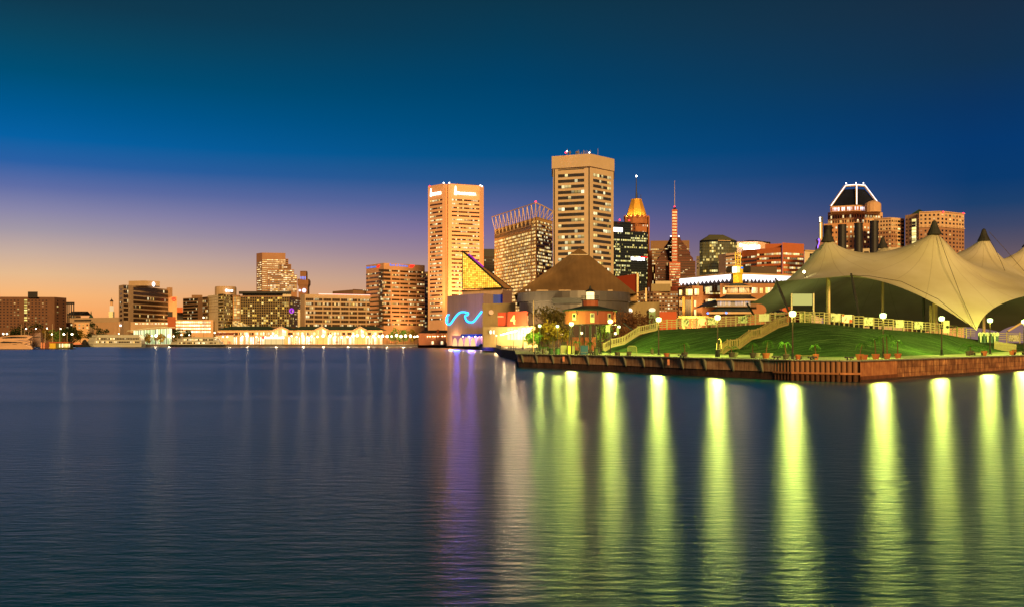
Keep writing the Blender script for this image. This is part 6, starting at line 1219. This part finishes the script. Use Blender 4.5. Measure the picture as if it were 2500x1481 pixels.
for a, c in zip(pxs[:-1], pxs[1:]):
    if 1915 < (a + c) / 2 < 1952: continue
    A, B = top(a), top(c); d = (B - A); u = Vector((d.x, d.y, 0)).normalized(); z0, z1 = A.z, B.z; zz = max(z0, z1)
    rails = MB()
    for h in (.45, .85, 1.25, FH - .06): rails.bar((A.x, A.y - .12, zz + h), (B.x, B.y - .12, zz + h), .05, .12)
    MB().box(A.x - .11, A.y - .2, A.z - .35, A.x + .11, A.y + .02, zz + FH + .08).build('post', WOOD, fr_); m_ = (A + B) / 2; MB().box(m_.x - .05, m_.y - .14, min(z0, z1) - .2, m_.x + .05, m_.y - .06, zz + FH).build('middle_post', WOOD, fr_); rails.build('rails', WOOD, fr_)
bn = [(1663, 1682, 0, 'sketched white banner on the fence nearest the first stair'), (1703, 1724, 1, 'glowing orange-white banner on the fence before the brick wing'), (1727, 1748, 0, 'pale banner on the fence beside the lamp with the black bin'), (1801, 1824, 0, 'banner with crossed strokes on the fence under the tiered pavilion'), (1852, 1877, 1, 'orange and white banner at the head of the second stair'), (2027, 2051, 0, 'pale banner just past the projection screen'), (2054, 2079, 1, 'orange banner with a white sweep next to the tent strut'), (2108, 2130, 0, 'blotchy white banner left of the palm-side lamp'.replace('left of', 'just before')), (2185, 2206, 0, 'white banner with fine curves beyond the palm group'), (2231, 2252, 0, 'small white banner low on the sloping fence'), (2461, 2488, 0, 'patterned banner past the green arches')]
for a, c, k, lb in bn:
    A, B = top(a), top(c); zz = max(A.z, B.z); n = 6; vs = []
    for i in range(n + 1):
        q = A.lerp(B, i / n); w = .05 * math.sin(i * 2.1 + a)
        for h in (.42, 1.0, 1.72): vs.append((q.x, q.y - .26 + w * (1.7 - h), zz + h))
    fs = [(i * 3 + j, (i + 1) * 3 + j, (i + 1) * 3 + j + 1, i * 3 + j + 1) for i in range(n) for j in (0, 1)]
    o_ = tag(MB().add(vs, fs).build('banner', BN2 if k else BN1, fix=False), lb, 'banner', 'banners hung on the rail fence'); sm_ = o_.modifiers.new('thickness', 'SOLIDIFY'); sm_.thickness = .02
A, B = top(1951), top(1988); o_ = MB().box(A.x, A.y - .3, Z(789, 165), B.x, A.y - .24, Z(764, 165)).build('sign_panel', wall('sign_board', 'b8bc7c', .7, .1, 1)); tag(o_, 'wide pale signboard with a faint written line and a floral base', 'signboard')
MB().tube([(A.x + .3 + k * .09, A.y - .33, Z(771.5, 165) + .11 * math.sin(k * 1.9) + .05 * math.sin(k * .7)) for k in range(18)], .022, 4).build('written_line', wall('sign_ink', '3c4828', .7, .1, 1), o_)
o_ = MB().box(A.x + .05, A.y - .34, Z(788, 165), B.x - .05, A.y - .305, Z(777, 165)).build('floral_strip', bannermat('floral_base', '3c4424', '98985c', 1.6), o_)
p0 = top(2310); o_ = MB().box(X(2303, 176), 176, Z(812, 176), X(2318, 176), 176.08, Z(782, 176)).build('hanging_banner', wall('banner_white', 'c8ccA0', .8, .06, 1)); tag(o_, 'tall white hanging banner with a dark emblem behind the slender lamp', 'banner')
disc(PP(2313.5, 797.5, 175.97), .28, .26, wall('emblem_dark', '20301c', .8, .1, 1), 'emblem', o_, .02)
q = [(2389, 800), (2438, 800)]; d = 186
r_ = empty('arched_panel', P(2412, d, 3), 'pale green panel of arches lit by hanging lights beside a lamp', 'panel')
MB().box(X(2389, d), d, Z(836, d), X(2438, d), d + .2, Z(812, d)).build('board', wall('green_board', '4a6a58', .7, .15, .6), r_)
for k in range(6): e = MB().lathe((0, 0, 0), [(.38, 0), (.38, .12)], 12).build('arch', wall('arch_paint', 'c8d8a8', .7, .05, 1) if k == 0 else bpy.data.materials['arch_paint'], r_); e.rotation_euler = (R(90), 0, 0); e.location = PP(2392 + k * 8.4, 815, d - .02) - r_.location
for k in range(5): c = PP(2394 + k * 8.6, 824, d - .3); MB().lathe(c, [(.12, -.8), (.2, 0), (.12, .8)], 8).build('column', bpy.data.materials['green_board'] if k % 2 else bpy.data.materials['arch_paint'], r_)
f2 = empty('picket_fence', P(2445, 186, 3), 'pale picket fence sloping down beside the green arches', 'fence'); mb = MB()
for k in range(34): px = 2428 + k * 1.6; dd = 182; c = P(px, dd, Z(859, dd)); mb.box(c.x - .035, dd, c.z, c.x + .035, dd + .03, Z(831 + k * .25, dd))
mb.build('pickets', WOOD, f2); mb = MB(); mb.bar(PP(2427, 836, 182.1), PP(2482, 843, 182.1), .06, .1); mb.bar(PP(2427, 855, 182.1), PP(2482, 856, 182.1), .06, .1); mb.build('rails', WOOD, f2)
f3 = empty('rail_fence', top(2470), 'short rail fence past the green arches at the frame edge', 'fence'); mb = MB()
for a in (2436, 2458, 2490, 2510): p = PP(a, 826, 196); mb.box(p.x - .1, p.y, p.z - .9, p.x + .1, p.y + .1, p.z + 1.3)
for h in (-.1, .3, .7, 1.1): mb.bar(PP(2436, 826, 195.9) + Vector((0, 0, h)), PP(2510, 828, 195.9) + Vector((0, 0, h)), .05, .12)
mb.build('rails', WOOD, f3)

# ------------------------------------------------------------------ wooden stairs up the mound
def stair(name, label, p0, p1, w, mat, levels):
    """p0 -> p1 along the foot of the near railing; balusters on both sides, treads between"""
    r = empty('stair', p0, label, 'stair'); side = Vector((0, w, 0)); mb = MB(); pts = levels; n = len(pts) - 1
    for s_, nm in ((0, 'near_railing'), (1, 'far_railing')):
        rl = MB(); off = side * s_
        for a, c in zip(pts[:-1], pts[1:]):
            a_, c_ = a + off, c + off; rl.bar(a_ + Vector((0, 0, 1.15)), c_ + Vector((0, 0, 1.15)), .09, .12); rl.bar(a_ + Vector((0, 0, .18)), c_ + Vector((0, 0, .18)), .06, .1); k = max(2, int((c_ - a_).length / .44))
            for i in range(k): q = a_.lerp(c_, i / k); t_ = .10 if i else .15; rl.box(q.x - t_ / 2, q.y - t_ / 2, q.z - .1, q.x + t_ / 2, q.y + t_ / 2, q.z + (1.15 if i else 1.35))
        q = pts[-1] + off; rl.box(q.x - .08, q.y - .08, q.z - .1, q.x + .08, q.y + .08, q.z + 1.35); rl.build(nm, mat, r)
    tr = MB()
    for a, c in zip(pts[:-1], pts[1:]):
        k = max(1, int(abs(c.z - a.z) / .17)); 
        for i in range(k): q0 = a.lerp(c, i / k); q1 = a.lerp(c, (i + 1) / k); tr.add([(q0.x, q0.y, q1.z - .08), (q1.x, q1.y, q1.z - .08), (q1.x, q1.y + w, q1.z - .08), (q0.x, q0.y + w, q1.z - .08), (q0.x, q0.y, q0.z - .1), (q0.x, q0.y + w, q0.z - .1)], [(0, 1, 2, 3), (4, 0, 3, 5)])
    tr.build('treads', mat, r, fix=False)
    st = MB()
    for a, c in zip(pts[:-1], pts[1:]): st.bar(a + Vector((0, -.06, -.12)), c + Vector((0, -.06, -.12)), .06, .3)
    st.build('stringer', mat, r); return r
stair('stair', 'first wooden stair climbing the near end of the lawn from the promenade', PP(1476, 853, 182), None, 2.6, WOOD, [PP(1476, 853.5, 180), PP(1495, 843, 180.5), PP(1524, 836.5, 181), PP(1562, 812, 184), PP(1602, 803, 186)])
stair('stair', 'second wooden stair crossing the lawn up to the signboard', PP(1765, 861, 152), None, 2.2, WOODb, [PP(1764, 860, 150), PP(1783, 848, 152), PP(1806, 846, 153), PP(1836, 824, 156), PP(1858, 819.5, 157), PP(1900, 796, 161), PP(1925, 789, 163)])
b_ = tag(MB().tube([PP(1523, 788, 215), PP(1546, 806, 200)], .14, 6).build('leaning_post', LPd), 'dark pole leaning behind the first stair rail', 'pole')

# ------------------------------------------------------------------ benches, pots, palms, bins, bollards
TP = wall('terracotta', 'a05838', .85, .1, 3); TPd = wall('dark_pot', '4a4038', .8, .12, 3); CL = wall('cleat_iron', '141412', .5, .1, 4)
def pot(mb, c, r, h): return mb.lathe(c, [(r * .72, 0), (r * .86, h * .45), (r * .98, h * .8), (r * 1.04, h * .82), (r * 1.04, h), (r * .9, h), (r * .88, h * .9)], 14)
def palm(px, d, yt, label, fr=9, lean=0.0, mat=TP, pr=.42, kind=0, trunk_only=False, seed=0, cx=0):
    z = prom_z(px, d); c = P(px, d, z); r = empty('potted_palm', c, label, 'potted palm', 'palms in tubs along the promenade'); rs = random.Random(seed or int(px)); H = Z(yt, d) - z
    pp = pot(MB(), c, pr, .68).build('pot', mat, r); MB().lathe(c + Vector((0, 0, .5)), [(pr * .86, 0), (pr * .86, .08)], 12).build('soil', BARK, pp)
    th = H * (.74 if kind == 0 else .36); tp = c + Vector((lean, 0, th)); MB().tube([c + Vector((0, 0, .5)), c + Vector((lean * .3, 0, th * .55)), tp], [.09, .065, .06], 7).build('trunk', BARK, r)
    mb = MB(); 
    for k in range(fr):
        a = k * 6.283 / fr + rs.uniform(-.3, .3); L = H * (.40 if kind == 0 else .6) * rs.uniform(.8, 1.15); up = rs.uniform(.5, 1.1); prev = None; pts = []
        for j in range(8):
            f = j / 7; pts.append(tp + Vector((math.cos(a) * L * f * .9, math.sin(a) * L * f * .9, L * (up * f - (up + .55) * f * f) + (L * .3 * f if kind else 0))))
        mb.tube(pts, [.018] * 7 + [.006], 3)
        for j in range(1, 8):
            for s_ in (-1, 1):
                q = pts[j]; dv = (pts[j] - pts[j - 1]).normalized(); sd = dv.cross(Vector((0, 0, 1))).normalized() * s_; ll = L * .30 * (1 - .5 * abs(j / 7 - .4)); tip = q + (sd * .8 + dv * .5 + Vector((0, 0, -.45))) * ll
                for e in (0, .5): q2 = pts[j - 1].lerp(pts[j], 1 - e); wv = dv * .028; mb.add([q2 - wv, q2 + wv, tip - (pts[j] - q2) * 1.0], [(0, 1, 2)])
    mb.build('crown', L_palm, r, fix=False); return r
for a in ((1786, 133, 816, 'short-trunked palm with two arching fronds by the second stair', 5, 0, TPd, .45, 1), (1838, 129, 826, 'second potted palm past the lamp with the bin, drooping fronds', 9, -.1, TPd, .42, 0), (1870, 126, 818, 'brown-tubbed palm leaning slightly, third past the lamp with the bin', 8, .25, TP, .5, 0), (1919, 120, 823, 'dark-tubbed palm just before the lamp at the wall bend', 9, -.2, TPd, .42, 0), (1992, 119, 830, 'slender palm beside the bench at the wall bend', 8, -.12, TP, .36, 0), (1672, 138, 826, 'wispy palm at the end of a bench below the plain lawn', 8, -.1, TPd, .42, 0), (2099, 117, 826, 'dark-topped palm with a thin red trunk past the wall bend', 8, .3, TP, .46, 0), (2138, 119, 812, 'palm with a drooping pale head, in a round barrel', 9, -.15, TP, .46, 0), (2166, 122, 800, 'tallest palm of the group, tied up beside the lamp', 10, -.1, TP, .42, 0), (2192, 124, 817, 'last palm of the group with sparse fronds', 8, -.06, TP, .42, 0), (2370, 152, 812, 'fan-shaped palm by the green bench planter', 9, -.1, TPd, .5, 1), (2403, 153, 822, 'small palm before the green arches', 7, 0, TP, .42, 1), (1592, 158, 842, 'sapling palm beside the wire frame', 7, 0, TPd, .3, 0), (1327, 185, 828, 'bushy green palm near the flagpole', 9, 0, TPd, .4, 1), (1369, 190, 834, 'green palm beside the second globe lamp', 9, 0, TPd, .4, 1), (1409, 176, 824, 'tall thin palm near the blue container', 9, 0, TPd, .4, 0), (1441, 190, 827, 'palm above the blue container', 9, 0, TPd, .4, 0), (2476, 168, 842, 'little red-potted plant on the frame edge bench', 6, 0, TP, .4, 1)): palm(*a)
def bench(px0, px1, d, y, label, mat=WOODb):
    z = prom_z((px0 + px1) / 2, d); x0, x1 = X(px0, d), X(px1, d); zt = z + .5; r = empty('bench', ((x0 + x1) / 2, d, z), label, 'bench', 'backless plank benches'); mb = MB()
    for k in range(3): mb.box(x0, d - .24 + k * .17, zt - .05, x1, d - .10 + k * .17, zt)
    mb.build('seat', mat, r)
    for x in (x0 + .15, x1 - .15): MB().box(x - .05, d - .2, z, x + .05, d + .2, zt - .051).build('leg', LPd, r)
for a in ((1510, 1533, 153, 0, 'backless bench nearest the wire frame'), (1631, 1667, 139, 0, 'backless bench below the plain lawn'), (1953, 1986, 119, 0, 'backless bench above the bend of the quay wall'), (2377, 2400, 150, 0, 'backless bench between planters near the green arches'), (2475, 2500, 160, 0, 'backless bench cut by the frame edge'), (1414, 1434, 166, 0, 'short bench before the blue container')): bench(*a)
for px, d, lb, mt, rr_ in ((1507, 152, 'round pot at the near end of the wire frame bench', TPd, .35), (1536, 153, 'pale pot at the far end of the wire frame bench', TPd, .4), (1627, 137, 'brown pot at the end of the bench below the lawn', TP, .38), (1948, 117.5, 'round brown pot at the end of the bench by the wall bend', TP, .33), (2364, 149, 'pale green pot by the bench near the arches', TPd, .42), (2110, 116.5, 'second tub touching the dark-topped palm', TP, .42), (2403, 150, 'brown tub at the far end of the arches bench', TP, .42), (2470, 160, 'red tub at the frame edge', TP, .4), (1850, 131, 'pale empty tub behind the drooping palm', wall('pale_pot', '9aa070', .8, .08, 2), .36), (1796, 134, 'pale empty tub beside the two-frond palm', bpy.data.materials.get('pale_pot') or TPd, .36), (1880, 128.5, 'greenish tub behind the leaning palm', bpy.data.materials.get('pale_pot') or TPd, .38)):
    c = P(px, d, prom_z(px, d)); tag(pot(MB(), c, rr_, .62).build('planter_pot', mt), lb, 'planter', 'tubs without palms')
for px, d, lb in ((1444, 164, 'black mooring cleat before the round bin'), (1665, 130.5, 'black mooring cleat below the plain lawn bench'), (1895, 117, 'black mooring cleat just before the wall bend'), (1983, 113.5, 'black mooring cleat at the bench by the wall bend'), (2073, 111.5, 'black mooring cleat before the dark-topped palm'), (1308, 171, 'black mooring cleat at the flagpole end')):
    c = P(px, d, GZ + .02); mb = MB().box(c.x - .45, c.y - .1, c.z + .34, c.x + .45, c.y + .1, c.z + .46)
    for s_ in (-.2, .2): mb.lathe((c.x + s_, c.y, c.z), [(.14, 0), (.08, .1), (.09, .345)], 8)
    mb.lathe((c.x - .45, c.y, c.z + .3), [(.1, 0), (.12, .1), (.06, .2)], 6); mb.lathe((c.x + .45, c.y, c.z + .3), [(.1, 0), (.12, .1), (.06, .2)], 6); tag(mb.build('mooring_cleat', CL), lb, 'cleat', 'black iron cleats on the quay edge')
BG = wall('bin_green', '4a7a3c', .6, .1, 3); BD = wall('bin_black', '20221e', .6, .1, 3); BB = wall('container_blue', '1c4a6c', .6, .1, 2)
def binn(px, d, r, h, mt, lb):
    c = P(px, d, prom_z(px, d)); q = empty('litter_bin', c, lb, 'litter bin'); MB().lathe(c, [(r * .9, 0), (r, .05), (r, h - .1)], 14).build('drum', mt, q); MB().lathe(c, [(r * 1.06, h - .099), (r * 1.06, h), (r * .8, h + .03)], 14).build('rim', LPd, q)
binn(1752, 137.5, .34, .98, BD, 'black bin round the foot of the lamp'); binn(1345, 172, .36, 1.05, wall('bin_dark_green', '2c4a28', .6, .1, 3), 'dark green barrel nearest the flagpole'); binn(1361, 172, .38, 1.1, BG, 'bright green barrel, second from the flagpole'); binn(1455, 163, .34, 1.15, wall('bin_olive', '4c5c34', .6, .1, 3), 'olive barrel beside the blue container')
c = P(1426, 172, GZ + .01); q = empty('blue_container', c, 'dark blue box container behind a bench near the lighthouse', 'container'); MB().box(c.x - .65, c.y - .5, c.z, c.x + .65, c.y + .5, c.z + 1.45).build('body', BB, q); MB().box(c.x - .7, c.y - .55, c.z + 1.46, c.x + .7, c.y + .55, c.z + 1.56).build('lid', BB, q)
for k in range(4): MB().box(c.x - .5 + k * .3, c.y - .55, c.z + .1, c.x - .4 + k * .3, c.y - .5, c.z + 1.4).build('rib', BB, q)
for px0, px1, d, y0, lb in ((1368, 1384, 176, 842, 'pale mesh barrier near the green barrels'), (1386, 1394, 174, 843, 'bright yellow-green panel beside the lamp'), (1396, 1404, 178, 843, 'narrow mesh panel behind the lamp')):
    q = empty('barrier', P(px0, d, GZ), lb, 'barrier'); MB().box(X(px0, d), d, GZ + .15, X(px1, d), d + .05, Z(y0, d)).build('panel', wall('barrier_mesh', 'a0a070', .8, .25, 4) if px0 != 1386 else wall('lime_panel', 'c8d060', .7, .05, 2), q); mb = MB(); [mb.box(X(p, d) - .04, d - .02, GZ, X(p, d) + .04, d + .07, Z(y0, d) + .05) for p in (px0, px1)]; mb.build('frame', LPd, q)
q = empty('wire_frame', P(1543, 160, GZ), 'arched wire-mesh frame like a small goal at the foot of the lawn', 'frame'); d = 160; z0 = prom_z(1543, d); mb = MB(); mb.tube([P(1533, d, z0), PP(1533, 845, d), PP(1535, 843.5, d), PP(1551, 844, d), PP(1554, 847, d), P(1555, d, z0)], .04, 6); mb.build('hoop', WOOD, q); mb = MB()
for k in range(7): mb.bar(PP(1536 + k * 2.6, 845, d + .1), PP(1536 + k * 2.6, 860, d + .6), .02)
for k in range(4): mb.bar(PP(1534, 848 + k * 3, d + .2), PP(1554, 848 + k * 3, d + .2), .02)
mb.build('mesh', WOOD, q)
q = empty('bicycle_rack', P(1755, 144, GZ), 'pale hooped rack leaning by the stair foot lamp', 'rack'); MB().tube([PP(1749, 858, 143), PP(1750, 838, 143), PP(1753, 828, 143), PP(1757, 826, 143), PP(1760, 831, 143), PP(1761, 850, 143)], .05, 6).build('hoop', CE, q)
q = empty('flagpole', P(1302.5, 200, GZ), 'tall thin pale flagpole before the dark tree', 'flagpole'); MB().tube([P(1302.5, 200, GZ), PP(1302.5, 736, 200)], [.09, .05], 8).build('pole', CE, q); MB().lathe(PP(1302.5, 735.5, 200), [(.02, 0), (.09, .1), (.02, .2)], 8).build('finial', CE, q)
q = empty('notice_board', P(1483, 176, GZ), 'pale green notice board fixed behind the stair lamp', 'notice board'); MB().box(X(1479, 176), 176, Z(809, 176), X(1490, 176), 176.1, Z(793, 176)).build('board', wall('board_pale', 'a0b880', .7, .05, 1), q); MB().box(X(1484, 176), 176.12, GZ, X(1485.4, 176), 176.25, Z(793, 176)).build('post', LPd, q)
q = empty('notice_board', P(1508, 200, GZ), 'small pale sign under the white lamp by the stair', 'notice board'); MB().box(X(1505, 200), 200, Z(815, 200), X(1511, 200), 200.1, Z(799, 200)).build('board', bpy.data.materials['board_pale'], q); MB().box(X(1507.6, 200), 200.12, GZ, X(1508.4, 200), 200.2, Z(800, 200)).build('post', LPd, q)
q = empty('quay_railing', P(1260, 300, GZ), 'low railing and hedge along the quay before the cream wall', 'railing'); mb = MB()
for k in range(14): mb.box(X(1242 + k * 3.8, 300), 300, GZ, X(1242 + k * 3.8, 300) + .08, 300.08, GZ + 1.1)
for h in (.5, 1.1): mb.bar(P(1242, 300, GZ + h), P(1292, 300, GZ + h), .07)
mb.build('rails', M_rail, q)

# ------------------------------------------------------------------ marina sailboats, planting and small clutter
SH = wall('sail_hull', 'b8a890', .5, .08, 1); MSM = wall('mast_aluminium', 'c8b090', .5, .08, 1)
for i, (px, d, yt, hw, lb) in enumerate(((22, 800, 806, 7, 'small sailboat with the shortest mast nearest the frame edge'), (52, 820, 792, 9, 'sailboat whose tall mast rises before the dark trees'), (60, 830, 803, 8, 'sailboat right beside the tallest mast, its own mast lower'), (70, 840, 808, 7, 'low sailboat behind the mauve yacht'), (110, 800, 806, 8, 'sailboat just behind the floating kiosk'), (128, 790, 790, 9, 'sailboat with the highest mast, before the blank end of the brick block'), (146, 830, 799, 8, 'sailboat with a pale mast beside the brick block end'), (164, 840, 810, 7, 'last small sailboat before the workboat'))):
    c = P(px, d, 0); r = empty('sailboat', c, lb, 'sailboat', 'sailboats in the marina'); w = hw * .5
    MB().prism([(c.x - w, c.y), (c.x - w * .6, c.y - 1.2), (c.x + w * .6, c.y - 1.1), (c.x + w * .8, c.y), (c.x + w * .6, c.y + 1.1), (c.x - w * .6, c.y + 1.2)], -.2, 1.2).build('hull', SH, r)
    MB().prism([(c.x - w * .3, c.y - .7), (c.x + w * .5, c.y - .7), (c.x + w * .5, c.y + .7), (c.x - w * .3, c.y + .7)], 1.21, 1.8).build('cabin', HW, r)
    m_ = MB().tube([(c.x, c.y, 1.8), (c.x, c.y, Z(yt, d))], [.26, .16], 6).build('mast', MSM, r); MB().tube([(c.x, c.y, 2.6), (c.x + w * .8, c.y, 2.5)], .16, 6).build('boom', BB, m_)
BU = [(1292, 215, 3.0, 'leafy bush at the end of the quay railing'), (1312, 205, 2.2, 'bright green bush at the foot of the flagpole'), (1336, 208, 2.6, 'bushy plant between the two globe lamps'), (1350, 212, 3.2, 'tall leafy bush under the second globe lamp'), (1376, 206, 2.2, 'low bush behind the mesh barrier'), (1398, 214, 2.8, 'bush behind the lamp in line with the lighthouse'), (1430, 212, 2.4, 'bush behind the blue container'), (1452, 210, 2.8, 'bush beside the lighthouse piles nearest the stair'), (1466, 205, 2.0, 'small bush at the foot of the first stair')]
for px, d, h, lb in BU:
    c = P(px, d, GZ); r = empty('bush', c, lb, 'bush'); rs = random.Random(px); vs = []; fs = []
    MB().tube([c, c + Vector((0, 0, h * .5))], [.06, .03], 5).build('stem', BARK, r)
    for i in range(260):
        a = rs.uniform(0, 6.28); z = rs.uniform(.1, 1); rr_ = h * .5 * math.sin(math.pi * min(.95, z * .8 + .12)) * rs.uniform(.4, 1.1); p = c + Vector((rr_ * math.cos(a), rr_ * math.sin(a), z * h)); u = Vector((math.cos(a), math.sin(a), rs.uniform(-.2, 1))).normalized() * .30; v = Vector((-math.sin(a), math.cos(a), 0)) * .09; k = len(vs); vs += [p - v, p + u * .5 + v * .2, p + u, p + v]; fs.append((k, k + 1, k + 2, k + 3))
    MB().add(vs, fs).build('leaves', L_green, r, fix=False)
# cafe umbrellas on the far quay
for i, (px, mt, lb) in enumerate(((560, B_red, 'red cafe umbrella by the awning stall'), (588, B_cream, 'cream cafe umbrella beside a quay lamp past the awning stall'), (632, B_green, 'green cafe umbrella just before the white marquee'), (722, B_cream, 'cream cafe umbrella between the short and the longest hall'), (756, B_red, 'red cafe umbrella under the first gable of the longest hall'), (822, B_green, 'dark green umbrella midway between the two blazing gables'), (905, B_cream, 'cream umbrella past the last gable'), (955, B_red, 'red umbrella under the trees past the halls'))):
    c = P(px, 1054, GZ); r = empty('cafe_umbrella', c, lb, 'umbrella', 'cafe umbrellas on the far quay'); MB().lathe(c, [(.12, 0), (.08, 2.4)], 5).build('pole', LPd, r); MB().lathe(c, [(2.0, 2.3), (2.0, 2.5), (.1, 3.5)], 8).build('canopy', mt, r)
# timber rail and hedge before the pier house side quay
r_ = empty('low_hedge', P(1160, 640, GZ), 'low clipped hedge along the quay under the neon wave', 'hedge'); rs = random.Random(4); vs = []; fs = []
for i in range(900):
    q = P(1095, 735, GZ).lerp(P(1195, 545, GZ), rs.random()) + Vector((rs.uniform(-.6, .6), rs.uniform(0, 1.5), rs.uniform(0, 1.0))); a = Vector((rs.gauss(0, 1), rs.gauss(0, 1), rs.gauss(0, 1))).normalized() * .5; b = a.cross(Vector((rs.gauss(0, 1), 1, 0))).normalized() * .4; k = len(vs); vs += [q - a, q + b, q + a, q - b]; fs.append((k, k + 1, k + 2, k + 3))
MB().add(vs, fs).build('leaves', L_dark, r_, fix=False)
